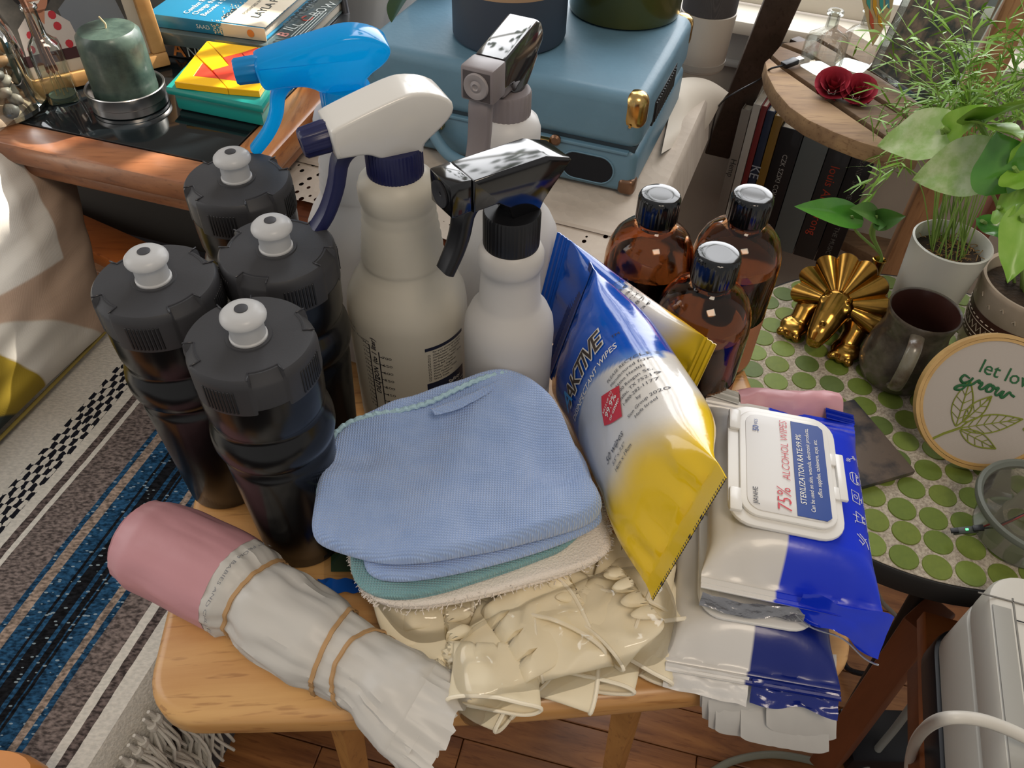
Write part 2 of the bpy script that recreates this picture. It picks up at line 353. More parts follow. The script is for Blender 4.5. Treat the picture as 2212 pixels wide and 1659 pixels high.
lc = thing('lace_tablecloth', 'off-white eyelet lace tablecloth lying under the blue suitcase', 'tablecloth', (SO.x, SO.y, 0), SA)
def lacef(u, v):
    x = -.40+u*.48; y = -.152+v*.45; z = ZL+.0006+.0012*(nz((x*14, y*14, 0), 1, 2)*.5+.5)*(1 if (y < -.01 or x > .005) else 0)
    if x > .034: e = x-.034; z -= e*1.5; x = .034+e*.22
    y += .004*sin(x*90)*max(0, (.1-v))*6
    return V3((x, y, z))
B().grid(lacef, 90, 80).obj('cloth', lace, lc)
hm_ = B(); hm_.grid(lambda u, v: V3((-.4+u*.47, -.083+v*.006, ZL+.0032)), 40, 2); hm_.obj('hem', P('lace_hem', '#a99c8e', .9), lc)
tipf = lambda u, v: at(1462-34*v, 170+165*v, ZL+.012).lerp(at(1574-75*v, 200+115*v, ZL-.002-.05*v), u)+V3((0, 0, .010*sin(pi*u)*(1-v*.4)+.004*sin(v*9)))
tip = B().grid(tipf, 16, 18); tip.obj('corner_flap', P('lace_plain', '#c9c0b3', .9), lc, world=True)
# ================================================================== cabinet with the dark glass top
def isect(a, b, c, d):
    a, b, c, d = [V3((p.x, p.y)).to_2d() if 0 else p for p in (a, b, c, d)]
    r, s = b-a, d-c; t = ((c.x-a.x)*s.y-(c.y-a.y)*s.x)/(r.x*s.y-r.y*s.x); q = a+r*t; return V3((q.x, q.y, 0))
fo, fo2 = at(0, 308, ZS), at(398, 395, ZS); fi, fi2 = at(130, 274, ZS), at(421, 341, ZS); ro, ro2 = at(602, 321, ZS), at(686, 229, ZS); ri, ri2 = at(509, 311, ZS), at(606, 196, ZS)
OC = isect(fo, fo2, ro, ro2); IC = isect(fi, fi2, ri, ri2); fd = (fo2-fo).normalized(); fd.z = 0; rd = (ro2-ro).normalized(); rd.z = 0
cab = thing('cabinet', 'cherry wood media cabinet with a dark glass top at the left', 'cabinet', (OC.x, OC.y, 0))
def quadbox(nm, pts, z0, z1, m, par, bev=.004):
    bb = B().prism([(p.x, p.y) for p in pts], z0, z1, bev=bev); return bb.obj(nm, m, par, world=True)
OL = OC-fd*.75; IL = IC-fd*.75; OB = OC+rd*.55; IB = IC+rd*.55
cherry_f = wood('cherry_front', '#a9603a', '#83421f', 'X', .35, 14, .4)
quadbox('front_rail', [OL, OC, IC, IL], ZS-.026, ZS, cherry, cab, .006)
quadbox('side_rail', [OC+rd*.001, OB, IB, IC+rd*.001], ZS-.026, ZS, cherry_y, cab, .006)
off = (IC-OC)*.22
quadbox('front_moulding', [OL+off, OC+off, IC, IL], ZS-.045, ZS-.027, cherry, cab, .005)
quadbox('side_moulding', [OC+off, OB+off, IB, IC], ZS-.045, ZS-.027, cherry_y, cab, .005)
quadbox('glass_top', [IL, IC, IB, IB-fd*.75], ZS-.010, ZS-.0005, P('black_glass', '#14191c', .06, spec=.8), cab, .0005)
navyp = P('cabinet_black', '#10141c', .6)
quadbox('side_panel', [IC, IB, IB-fd*.02, IC-fd*.02], .03, ZS-.046, navyp, cab, .001)
quadbox('back_panel', [OB-fd*.75, OB-fd*.02, OB-fd*.02-rd*.02, OB-fd*.75-rd*.02], .03, ZS-.046, P('cabinet_back', '#2a2d33', .7), cab, .001)
gp = V3((-.53, 1.03, 0)); quadbox('inner_panel', [gp-fd*.2-rd*.02, gp+fd*.12-rd*.02, gp+fd*.12, gp-fd*.2], .34, .60, P('cabinet_grey', '#5a5650', .7), cab, .006)
l0 = at(105, 500, .40); l1 = at(290, 585, .40); ld = (l1-l0).normalized()
quadbox('lower_shelf', [l0-ld*.5, l1+ld*.25, l1+ld*.25+rd*.06, l0-ld*.5+rd*.06], .375, .40, wood('cherry_low', '#c06a2c', '#9c4f1c', 'X', .4, 12, .3), cab, .004)
for k in range(5):
    p = at(395+k*9, 520-k*3, .405); q = V3((p.x, p.y, 0)); hh = .405+.003*k
    bb = B().box((0, 0, 0), (.004, .2, .21), .0008); o = bb.obj('record_sleeve', P('sleeve%d' % k, ['#8d8378', '#5e574e', '#a39a8c', '#4b443d', '#7a7067'][k], .6)); o.location = (q.x+.05+.012*k, q.y+.10, .5055); o.rotation_euler = (0, 0, -.22)
    tag(o, ('first', 'second', 'third', 'fourth', 'fifth')[k]+' record sleeve from the left on the cabinet lower shelf, behind the black bottles', 'record', 'records on the lower shelf')
# ================================================================== couch, blanket, pillow
CZ = .415; bd_ = V3((.25, .968, 0)); bp_ = V3((.968, -.25, 0)); BM = frameM((0, 0, 0), bd_, bp_*-1)
def bl(s, d, z=0): q = bp_*s+bd_*d; return V3((q.x, q.y, z))
couch = thing('couch', 'couch seat hidden under the striped blanket with a wooden arm', 'couch', tuple(bl(-.9, .4, 0)))
bb = B(); bb.prism([(bl(s, d).x, bl(s, d).y) for s, d in ((-.386, -.15), (-.386, .50), (-.52, .62), (-1.5, .62), (-1.5, -.15))], .13, CZ-.003, bev=.012); bb.obj('seat_cushion', P('couch_fabric', '#3c3c40', .9), couch, world=True)
bb = B()
for s, d in ((-.42, -.1), (-.42, .62), (-1.4, .62), (-1.4, -.1)): p = bl(s, d); bb.box((p.x, p.y, .064), (.05, .05, .128), .003)
bb.obj('foot', orange, couch, world=True)
am = wood('arm_wood', '#d58f4a', '#c27a38', 'X', .4, 8, .3, False)
arm = slab([(-.62, .10), (-.62, .205), (-.36, .2045), (-.330, .198), (-.322, .182), (-.325, .10)], .455, .498, .007, it=2, nr=12); arm.obj('armrest', am, couch, world=True)
B().box((-.52, .15, .29), (.03, .05, .33), .003).obj('arm_post', am, couch, world=True)
# blanket: flat weave in stripes (colour by distance across the stripes) plus the hanging edge
bm_, nt, b = newmat('blanket'); L = nt.links.new; b.inputs['Roughness'].default_value = .95; b.inputs['Specular IOR Level'].default_value = .1
tc = nn(nt, 'ShaderNodeTexCoord'); sp = nn(nt, 'ShaderNodeSeparateXYZ'); L(tc.outputs['UV'], sp.inputs[0])
wob = nn(nt, 'ShaderNodeTexNoise', i_Scale=90.0, i_Detail=2.0); L(tc.outputs['Object'], wob.inputs['Vector'])
wa = nn(nt, 'ShaderNodeMath', operation='MULTIPLY_ADD'); wa.inputs[1].default_value = .004; L(wob.outputs['Fac'], wa.inputs[0]); L(sp.outputs['X'], wa.inputs[2])
rp = nn(nt, 'ShaderNodeValToRGB'); rp.color_ramp.interpolation = 'CONSTANT'; L(wa.outputs[0], rp.inputs[0])
WH, MEL, BLU, BLK, TAN, MEL2 = '#c9c5bc', '#6b6360', '#1f4463', '#14161a', '#8a7c70', '#5c5452'
S0, S1 = -.72, -.346
stops = [(-.72, WH), (-.5830, MEL2), (-.5745, WH), (-.5690, MEL), (-.5285, BLU), (-.5220, TAN), (-.5120, BLU), (-.4960, BLK), (-.4935, BLU), (-.4890, BLK), (-.4770, BLU), (-.4730, BLK), (-.4670, BLU), (-.4650, BLK), (-.4620, BLU), (-.4480, TAN), (-.4400, BLU), (-.4340, MEL), (-.4090, WH), (-.4010, MEL2), (-.3920, WH)]
rp.color_ramp.elements.remove(rp.color_ramp.elements[1]); rp.color_ramp.elements[0].position = 0; rp.color_ramp.elements[0].color = c4(hexc(stops[0][1]))
for s, c in stops[1:]: rp.color_ramp.elements.new((s-S0)/(S1-S0)).color = c4(hexc(c))
fl = nn(nt, 'ShaderNodeTexNoise', i_Scale=420.0, i_Detail=2.0); mpf = nn(nt, 'ShaderNodeMapping'); mpf.inputs['Rotation'].default_value = (0, 0, 1.318); mpf.inputs['Scale'].default_value = (.45, 1, 1)
L(tc.outputs['Object'], mpf.inputs[0]); L(mpf.outputs[0], fl.inputs['Vector'])
flr = nn(nt, 'ShaderNodeValToRGB'); flr.color_ramp.elements[0].position = .36; flr.color_ramp.elements[1].position = .66; flr.color_ramp.elements[0].color = (.35, .33, .33, 1); flr.color_ramp.elements[1].color = (1.55, 1.45, 1.4, 1); L(fl.outputs['Fac'], flr.inputs[0])
mx = nn(nt, 'ShaderNodeMix', data_type='RGBA', blend_type='MULTIPLY'); L(rp.outputs[0], mx.inputs[6]); L(flr.outputs[0], mx.inputs[7])
# flecks are strong on the dark yarn, faint on the white yarn
lum = nn(nt, 'ShaderNodeRGBToBW'); L(rp.outputs[0], lum.inputs[0]); lr = nn(nt, 'ShaderNodeMapRange'); lr.inputs[1].default_value = .1; lr.inputs[2].default_value = .55; lr.inputs[3].default_value = 1; lr.inputs[4].default_value = .18; L(lum.outputs[0], lr.inputs[0]); L(lr.outputs[0], mx.inputs[0])
vs_ = nn(nt, 'ShaderNodeTexVoronoi', i_Scale=230.0); L(mpf.outputs[0], vs_.inputs['Vector']); wdot = nn(nt, 'ShaderNodeMath', operation='LESS_THAN'); wdot.inputs[1].default_value = .2; L(vs_.outputs['Distance'], wdot.inputs[0])
dk = nn(nt, 'ShaderNodeMath', operation='LESS_THAN'); dk.inputs[1].default_value = .08; L(lum.outputs[0], dk.inputs[0]); wd2 = nn(nt, 'ShaderNodeMath', operation='MULTIPLY'); L(wdot.outputs[0], wd2.inputs[0]); L(dk.outputs[0], wd2.inputs[1]); wd3 = nn(nt, 'ShaderNodeMath', operation='MULTIPLY'); wd3.inputs[1].default_value = .6; L(wd2.outputs[0], wd3.inputs[0])
mx2 = nn(nt, 'ShaderNodeMix', data_type='RGBA'); L(wd3.outputs[0], mx2.inputs[0]); L(mx.outputs[2], mx2.inputs[6]); mx2.inputs[7].default_value = c4(hexc('#9fb0b8'))
# woven black dashes in the first white band
br = nn(nt, 'ShaderNodeCombineXYZ'); su = nn(nt, 'ShaderNodeMath', operation='MULTIPLY'); su.inputs[1].default_value = 68; L(sp.outputs['X'], su.inputs[0]); sv = nn(nt, 'ShaderNodeMath', operation='MULTIPLY'); sv.inputs[1].default_value = 92; L(sp.outputs['Y'], sv.inputs[0])
L(su.outputs[0], br.inputs[0]); L(sv.outputs[0], br.inputs[1])
w2 = nn(nt, 'ShaderNodeTexNoise', i_Scale=1.3, i_Detail=1.0); L(br.outputs[0], w2.inputs['Vector'])
bmix = nn(nt, 'ShaderNodeVectorMath', operation='ADD'); bsc = nn(nt, 'ShaderNodeVectorMath', operation='SCALE'); bsc.inputs['Scale'].default_value = .8; L(w2.outputs['Color'], bsc.inputs[0]); L(br.outputs[0], bmix.inputs[0]); L(bsc.outputs[0], bmix.inputs[1])
ck = nn(nt, 'ShaderNodeTexChecker', i_Scale=1.0); L(bmix.outputs[0], ck.inputs['Vector'])
cr = nn(nt, 'ShaderNodeMath', operation='COMPARE'); cr.inputs[1].default_value = (-.612-S0)/(S1-S0); cr.inputs[2].default_value = .044; L(sp.outputs['X'], cr.inputs[0]); cm = nn(nt, 'ShaderNodeMath', operation='MULTIPLY'); L(cr.outputs[0], cm.inputs[0]); L(ck.outputs['Fac'], cm.inputs[1])
mx3 = nn(nt, 'ShaderNodeMix', data_type='RGBA'); L(cm.outputs[0], mx3.inputs[0]); L(mx2.outputs[2], mx3.inputs[6]); mx3.inputs[7].default_value = c4(hexc('#191a22'))
L(mx3.outputs[2], b.inputs['Base Color']); bp = nn(nt, 'ShaderNodeBump', i_Strength=.7, i_Distance=.0015); L(fl.outputs['Fac'], bp.inputs['Height']); L(bp.outputs[0], b.inputs['Normal'])
blk = thing('striped_blanket', 'blue, black and white striped woven blanket spread over the couch', 'blanket', tuple(bl(-.5, .3, CZ)))
me = bpy.data.meshes.new('weave'); NU, NV = 90, 70; vs = []; uvs = []
def blf(u, v):
    s = S0-.5+u*(S1-S0+.5); d = -.12+v*.78; z = CZ+.003+.004*nz((s*9, d*5, 0))
    if s > -.372: e = s+.372; z -= e*2.2; s = -.372+e*.6
    return bl(s, d, z), (( S0-.5+u*(S1-S0+.5))-S0)/(S1-S0), d
for i in range(NU):
    for j in range(NV): p, a, d = blf(i/(NU-1), j/(NV-1)); vs.append(p); uvs.append((a, d))
im = wm(blk).inverted(); me.from_pydata([tuple(im @ v) for v in vs], [], [[i*NV+j, (i+1)*NV+j, (i+1)*NV+j+1, i*NV+j+1] for i in range(NU-1) for j in range(NV-1)])
ul = me.uv_layers.new(name='UVMap')
for lp in me.loops: ul.data[lp.index].uv = uvs[lp.vertex_index]
lk('weave', me, bm_, blk)
yarn = P('yarn', '#c2bdb3', .95, bump=('noise', 500, .6, .001))
rng = random.Random(3)
for k in range(36):      # fringe tassels along the hanging edge
    d = -.06+k*.0105+rng.uniform(-.003, .003); p = bl(-.358, d, CZ-.016); bb = B(); ln = rng.uniform(.09, .14)
    for q in range(7):
        ox, oy = rng.uniform(-.006, .006), rng.uniform(-.006, .006); pts = [p+V3((0, 0, .012)), p+V3((.004+ox*.4, oy*.4, -.006))]
        for t in (.25, .5, .75, 1): pts.append(p+V3((.008+ox*(1+t*1.4)+.006*sin(t*7+q), oy*(1+t*1.6)-.012*t+.006*sin(t*5+k), -.006-ln*t)))
        bb.tube(bez(pts, 10), .0017, 5)
    bb.add(*(lambda o: (o.v, o.f))(B().lathe([(0, -.006), (.004, -.004), (.005, 0), (.004, .004), (0, .006)], 8, T(p+V3((.003, 0, -.004))))))
    bb.obj('tassel', yarn, blk, world=True)
# ================================================================== black squeeze bottles
bk_body = P('black_plastic', '#0d0d10', .22, spec=.5, var=(30, .3, '#090909')); bk_cap = P('black_cap', '#343437', .5, bump=('noise', 900, .12, .0003))
bk_rib = P('black_rib', '#17171a', .45); noz = translucent('nozzle_plastic', '#d8d8d8', .4, .3); tipm = P('nozzle_tip', '#3a3a3e', .5)
def capmod(a, j, r, z):
    d = min(abs((a-radians(q)+pi) % (2*pi)-pi) for q in (20, 110, 200, 290))
    if d < radians(15):
        if j in (4, 5): return r*.965, z-.0035
        if 1 <= j <= 3: return r*.975, z-.001*(j == 3)
    return r, z
def make_bottle(label, loc, rz):
    t = thing('water_bottle', label, 'bottle', loc, rz, 'black squeeze bottles on the tray table')
    B().lathe([(0, 0), (.026, 0), (.0285, .003), (.0305, .045), (.0325, .085), (.0332, .100), (.0328, .104), (.0312, .1075), (.0318, .110), (.0352, .1135), (.0364, .119), (.0364, .125), (.0352, .131), (.0330, .1355), (.0322, .138), (.0328, .1405), (.0342, .146), (.0347, .158), (.0347, .168), (0, .168)], 72).obj('body', bk_body, t)
    B().lathe([(0, .165), (.0352, .1655), (.0354, .167), (.0354, .1845), (.0349, .1885), (.0335, .1903), (.030, .1907), (.0125, .1907), (.0122, .1915), (.0105, .1915), (.0100, .1895), (0, .1895)], 180, mod=capmod).obj('cap', bk_cap, t)
    bb = B()
    for q in (65, 155, 245, 335):
        for k in range(9):
            a = radians(q-14+k*3.5); bb.box((0, 0, 0), (.0009, .0014, .016), .0003, M=Rz(a) @ T(.0355, 0, .1755), seg=1)
    bb.obj('grip_ribs', bk_rib, t, kind='stuff')
    bb = B()
    for q in (20, 110, 200, 290):
        for s in (-1, 1):
            a = radians(q+s*16); bb.box((0, 0, 0), (.0062, .0009, .0010), .0003, M=Rz(a) @ T(.0315, 0, .1909), seg=1)
        bb.tube([V3((.0285*cos(radians(q+k)), .0285*sin(radians(q+k)), .1908)) for k in (-16, -8, 0, 8, 16)], .0005, 6)
    bb.obj('embossed_marks', P('emboss', '#2e2e32', .35) if 'emboss' not in MATS else MATS['emboss'], t, kind='stuff')
    n = B().lathe([(0, .189), (.0102, .189), (.0102, .1922), (.0094, .1928), (.0092, .2015), (.0098, .2025), (.0118, .2038), (.0122, .2052), (.0118, .2070), (.0098, .2090), (.0065, .2100), (.0042, .2102), (0, .2102)], 48).obj('nozzle', noz, t)
    B().lathe([(0, .2098), (.0036, .2100), (.0036, .2106), (.0026, .2109), (0, .2109)], 24).obj('valve_tip', tipm, n); return t
LB = {'front': 'black squeeze bottle nearest the camera, beside the blue cloth', 'left': 'leftmost black squeeze bottle, above the pink end of the roll', 'mid': 'black squeeze bottle touching the white sprayer bottle, behind the nearest one', 'back': 'rearmost black squeeze bottle, under the clear blue trigger'}
b0 = None
for nm, px, py, rz in (('front', 538, 727, .15), ('left', 333, 603, .5), ('mid', 597, 535, 1.0), ('back', 512, 385, .35)):
    p = at(px, py, ZT+.1905)
    if b0 is None: b0 = make_bottle(LB[nm], (p.x, p.y, ZT), rz)
    else: dup(b0, (p.x, p.y, ZT), rz, LB[nm])
# ================================================================== trigger spray bottles
hdpe = translucent('milky_plastic', '#d6d2c8', .28, .42); hdpe2 = translucent('milky_plastic_white', '#dad8d6', .28, .4)
def head_prism(bb, prof, wd, bev, taper=None):
    """side outline (x, z) in metres pulled out to width wd with rounded edges"""
    c = B().prism(prof, -wd/2, wd/2, bev=bev, seg=3); vs = [V3((v.x, v.z, v.y)) for v in c.v]
    if taper: vs = [V3((v.x, v.y*taper(v.x, v.z), v.z)) for v in vs]
    return bb.add(vs, c.f)
def curve_poly(pts, it=2):
    return [(p.x, p.y) for p in smoothpoly([(x, y, 0) for x, y in pts], it)]
def trigger(bb, pts, wid, thk):
    pts = bez([(x, 0, z) for x, z in pts], 16); n = len(pts); vs = []; fs = []
    for i, p in enumerate(pts):
        t = (pts[min(i+1, n-1)]-pts[max(0, i-1)]).normalized(); nr = V3((t.z, 0, -t.x)); w_ = wid(i/(n-1)) if callable(wid) else wid; h = thk(i/(n-1)) if callable(thk) else thk
        for k in range(12):
            a = 2*pi*k/12+pi/12; cx = cos(a); cy = sin(a); cx = math.copysign(abs(cx)**.5, cx); cy = math.copysign(abs(cy)**.5, cy)
            vs.append(p+V3((0, 1, 0))*(cx*w_/2)+nr*(cy*h/2))
    for i in range(n-1):
        for k in range(12): fs.append([i*12+k, i*12+(k+1) % 12, (i+1)*12+(k+1) % 12, (i+1)*12+k])
    fs += [list(range(12)), [(n-1)*12+k for k in range(12)][::-1]]; return bb.add(vs, fs)
def ribbed(r, h0, h1, n=44):
    return B().lathe([(0, h0), (r, h0), (r, h0+.0015), (r, h1-.0015), (r*.97, h1), (0, h1)], n*4, mod=lambda a, j, rr, z: (rr*(1+.02*(1 if int(a/(2*pi)*n*2) % 2 else 0)) if 2 <= j <= 3 else rr, z))
big = [(0, 0), (.040, 0), (.0428, .004), (.043, .010), (.043, .112), (.0418, .122), (.037, .133), (.0305, .143), (.0278, .149)]
big += [(.0277-.0004*k+(.0012 if k % 2 else 0), .151+k*.0034) for k in range(12)]+[(.0236, .193), (.0243, .196), (.0252, .200), (.0252, .207), (.0235, .212), (.0185, .2155), (.0165, .217), (.0145, .2175), (.0145, .224), (0, .224)]
small = [(0, 0), (.0285, 0), (.0305, .003), (.0305, .06), (.0301, .0615), (.0305, .063), (.0305, .072), (.0301, .0735), (.0305, .075), (.0305, .122), (.0295, .131), (.0262, .139), (.0218, .145), (.0202, .149), (.0190, .168), (.0188, .174), (.0198, .1755), (.0208, .179), (.0208, .186), (.019, .190), (.016, .1925), (.0145, .193), (.0145, .200), (0, .2)]
plain = [(0, 0), (.040, 0), (.0425, .004), (.0425, .112), (.0415, .120), (.0365, .131), (.0305, .139), (.0265, .150), (.024, .172), (.0228, .184), (.0218, .188), (.0235, .190), (.0246, .194), (.0246, .206), (.0225, .212), (.018, .2155), (.016, .217), (.0145, .2175), (.0145, .224), (0, .224)]
GRP = 'trigger spray bottles on the tray table'
# --- A: white head, navy collar and trigger
pA = at(856, 372, ZT+.2195); A_ = thing('spray_bottle', 'milky spray bottle with printed dilution scale, white head and navy trigger', 'spray bottle', (-.0775, .440, ZT), pi+radians(27), GRP)
navy = P('navy_plastic', '#171a45', .35); whp = P('white_plastic', '#d5d2cc', .25, coat=.3)
hdA = translucent('milky_plastic_warm', '#cfc9bb', .3, .4); ba = B().lathe(big, 96).obj('bottle', hdA, A_)
B().lathe([(0, .1075), (.0418, .1075), (.0418, .109), (0, .109)], 48) if False else None
ribbed(.0176, .2155, .2345, 48).obj('collar', navy, A_)
hA = curve_poly([(-.016, .231), (-.0155, .237), (-.0195, .2415), (-.030, .249), (-.0355, .256), (-.034, .263), (-.024, .269), (-.012, .2715), (-.004, .271), (.010, .2675), (.026, .263), (.0385, .259), (.0400, .257), (.0385, .240), (.036, .2395), (.022, .239), (.016, .2365), (.006, .2285), (-.006, .2285)], 1)
bb = B(); head_prism(bb, hA, .029, .0022, lambda x, z: 1 if z > .243 else .72+.28*max(0, (z-.228))/.015); bb.obj('spray_head', whp, A_)
bb = B(); trigger(bb, [(.013, .2375), (.025, .2395), (.0335, .2325), (.0385, .216), (.0465, .199), (.056, .187)], .0125, lambda t: .011-.003*t); bb.obj('trigger', navy, A_)
bb = B(); M = T(.0385, 0, .249) @ Matrix.Rotation(pi/2+.12, 4, 'Y'); bb.lathe([(0, -.001), (.0088, -.001), (.0092, .002), (.0086, .015), (.0075, .0165), (.0035, .0168), (.003, .0155), (0, .0155)], 96, M, lambda a, j, r, z: (r*(1+.04*(1 if int(a/(2*pi)*24) % 2 else 0)) if 1 <= j <= 3 else r, z)); bb.obj('nozzle', navy, A_)
ink = P('print_ink', '#23232b', .5); inkn = P('print_navy', '#1e2236', .5)
def cyl(r, a0, z0, sgn=1):     # lettering wrapped on a cylinder; x runs to the right as seen from outside
    return lambda x, y: V3((r*cos(a0+x/r), r*sin(a0+x/r), z0+y))
rA = .04325; az = -pi/2-(pi+radians(27)); az0 = az-.05   # facing the camera
def strip(bb, a, z0, z1, w_, r=rA):
    n = max(2, int(w_/.001)); bb.grid(lambda u, v: V3((r*cos(a+(u-.5)*w_/r), r*sin(a+(u-.5)*w_/r), z0+v*(z1-z0))), n, 2)
aL = az0-.52; aR = az0-.34; bb = B(); strip(bb, aL, .02, .101, .0009); strip(bb, aR, .02, .097, .0009)
for k in range(20):
    z = .1005-k*.0042; strip(bb, aL-.033, z-.0003, z+.0003, .0028)
    if k < 11: z2 = .0925-k*.0075; strip(bb, aR+.045, z2-.0003, z2+.0003, .0038)
strip(bb, (aL+aR)/2, .0655, .0663, .0075); bb.obj('scale_lines', ink, ba)
dil = text('lettering', 'DILUTION  (to 1 liter)', .0058, lambda x, y: cyl(rA, (aL+aR)/2, .081)(-y, x), ink, ba, shear=.25, bold=.02)
for k, s in enumerate(('700', '650', '600', '550', '500', '450', '400')): text('lettering', s, .0034, cyl(rA, aR+.135, .0925-k*.0075), ink, ba, sx=1.5)
for k in range(16): text('lettering', '%d' % (24-k), .0030, cyl(rA, aL-.105, .1012-k*.0042), ink, ba, sx=1.3)
text('lettering', '1:4', .0042, cyl(rA, (aL+aR)/2, .0695), ink, ba, bold=.02)
bb = B(); aP = az0+.50
strip(bb, aP+.33, .0985, .1015, .0345); strip(bb, aP+.33, .045, .0665, .0345); bb.obj('label_blocks', inkn, ba, kind='stuff')
wi = P('print_white', '#d8d4cc', .6)
lines = ['For your protection check:', 'Glass Cleaner / All Surface', 'Disinfectant / All Purpose', 'Air Freshener / Odor', 'All Purpose Cleaner / Spray', 'Spray Buff / Floor', 'Sanitizer / Degreaser', 'Water / Stripper', 'Floor Finisher / Polish', 'Plants / Pesticide', 'Wood Polish']
bb = B()
for k, s in enumerate(lines):
    z = .0965-k*.0027; text('lettering', s, .0024, cyl(rA, aP+.06, z), ink, ba, align='LEFT', bold=.01)
    if k:
        for e in (-1, 1): strip(bb, aP-.005+e*.018, z-.0008, z+.0008, .0003); 
        strip(bb, aP-.005, z+.0006, z+.0009, .0016); strip(bb, aP-.005, z-.0009, z-.0006, .0016)
bb.obj('check_boxes', ink, ba)
text('lettering', 'Safety', .0052, cyl(rA+.0003, aP+.33, .060), wi, ba, align='LEFT', bold=.01)
for k, s in enumerate(('Do not mix with bleach', 'Keep out of reach', 'Rinse after use', 'Label contents')): text('lettering', s, .0025, cyl(rA+.0003, aP+.33, .0555-k*.003), wi, ba, align='LEFT')
text('lettering', '32 oz.', .0042, cyl(rA, az0-.93, .108), ink, ba); text('lettering', 'Container / Recipiente', .003, cyl(rA, az0-.83, .1035), ink, ba)
# --- B: black head on the smaller bottle
B_ = thing('spray_bottle', 'small milky spray bottle with glossy black head and black trigger', 'spray bottle', (-.0035, .403, ZT), pi+radians(36), GRP)
hd2 = translucent('milky_plastic_cool', '#d3cfca', .3, .4); B().lathe(small, 84).obj('bottle', hd2, B_)
blkp = P('gloss_black', '#0b0b0e', .12, coat=.5); ribbed(.0172, .1915, .2155, 46).obj('collar', P('matt_black', '#101013', .4), B_)
hB = [(-.0150, .214), (-.0165, .222), (-.0205, .231), (-.0290, .2400), (-.0325, .2445), (-.031, .2465), (-.014, .2525), (.0335, .2525), (.0345, .2515), (.0345, .2325), (.018, .2325), (.010, .226), (.006, .218), (.004, .214)]
bb = B(); head_prism(bb, hB, .0245, .0012, lambda x, z: 1 if z > .2315 else .62+.38*max(0, (z-.214))/.0175); bb.obj('spray_head', blkp, B_)
bb = B(); bb.box((.0415, 0, .2432), (.0135, .0225, .0205), .0012); nb = bb.obj('nozzle', blkp, B_)
bb = B(); bb.lathe([(0, 0), (.0074, 0), (.0078, .0012), (.0062, .0012), (.003, .0004), (.0014, .0004), (.001, -.0), (0, 0)], 32, T(.0482, 0, .2432) @ Matrix.Rotation(pi/2, 4, 'Y')); bb.obj('nozzle_ring', P('dull_black', '#26262a', .5), nb)
bb = B(); trigger(bb, [(.010, .2315), (.024, .2345), (.033, .228), (.0365, .214), (.0405, .203), (.0475, .190)], lambda t: .0155-.002*t, lambda t: .0105-.0035*t); bb.obj('trigger', P('trigger_black', '#121215', .3), B_)
# --- C: clear blue head, left rear
C_ = thing('spray_bottle', 'white spray bottle with clear bright blue head and trigger, at the rear left', 'spray bottle', (-.122, .524, ZT), pi+radians(17), GRP)
B().lathe(big, 84).obj('bottle', hdpe2, C_)
bl, nt, b = newmat('clear_blue'); b.inputs['Base Color'].default_value = c4(hexc('#07aae6')); b.inputs['Roughness'].default_value = .12; b.inputs['Transmission Weight'].default_value = .35; b.inputs['IOR'].default_value = 1.3; b.inputs['Coat Weight'].default_value = .4
tl = nn(nt, 'ShaderNodeBsdfTranslucent'); tl.inputs[0].default_value = c4(hexc('#3cd2ff')); mxs = nn(nt, 'ShaderNodeMixShader'); mxs.inputs[0].default_value = .45
nt.links.new(b.outputs[0], mxs.inputs[1]); nt.links.new(tl.outputs[0], mxs.inputs[2]); nt.links.new(mxs.outputs[0], nt.nodes['Material Output'].inputs[0])
bld = P('blue_inner', '#0b86c8', .3, trans=.2); ribbed(.0172, .2155, .2315, 40).obj('collar', bl, C_)
hC = curve_poly([(-.014, .230), (-.0135, .237), (-.018, .242), (-.0275, .2475), (-.0325, .254), (-.0315, .2605), (-.020, .2665), (-.006, .2685), (.006, .2665), (.040, .259), (.0545, .2555), (.0565, .253), (.054, .238), (.048, .2365), (.036, .238), (.024, .2365), (.014, .229), (.000, .228)], 2)
bb = B(); head_prism(bb, hC, .027, .003, lambda x, z: 1 if z > .240 else .7+.3*max(0, (z-.228))/.012); bb.obj('spray_head', bl, C_)
bb = B(); trigger(bb, [(.022, .239), (.036, .2385), (.0445, .230), (.0485, .216), (.056, .203), (.068, .190)], .012, lambda t: .0115-.004*t); bb.obj('trigger', bl, C_)
bb = B(); bb.lathe([(0, -.001), (.0078, -.001), (.0084, .002), (.0080, .014), (.0074, .0155), (.004, .0155), (.0035, .0145), (0, .0145)], 60, T(.054, 0, .2475) @ Matrix.Rotation(pi/2+.05, 4, 'Y'), lambda a, j, r, z: (r*(1+.05*(1 if int(a/(2*pi)*20) % 2 else 0)) if 1 <= j <= 3 else r, z)); bb.obj('nozzle', bld, C_)
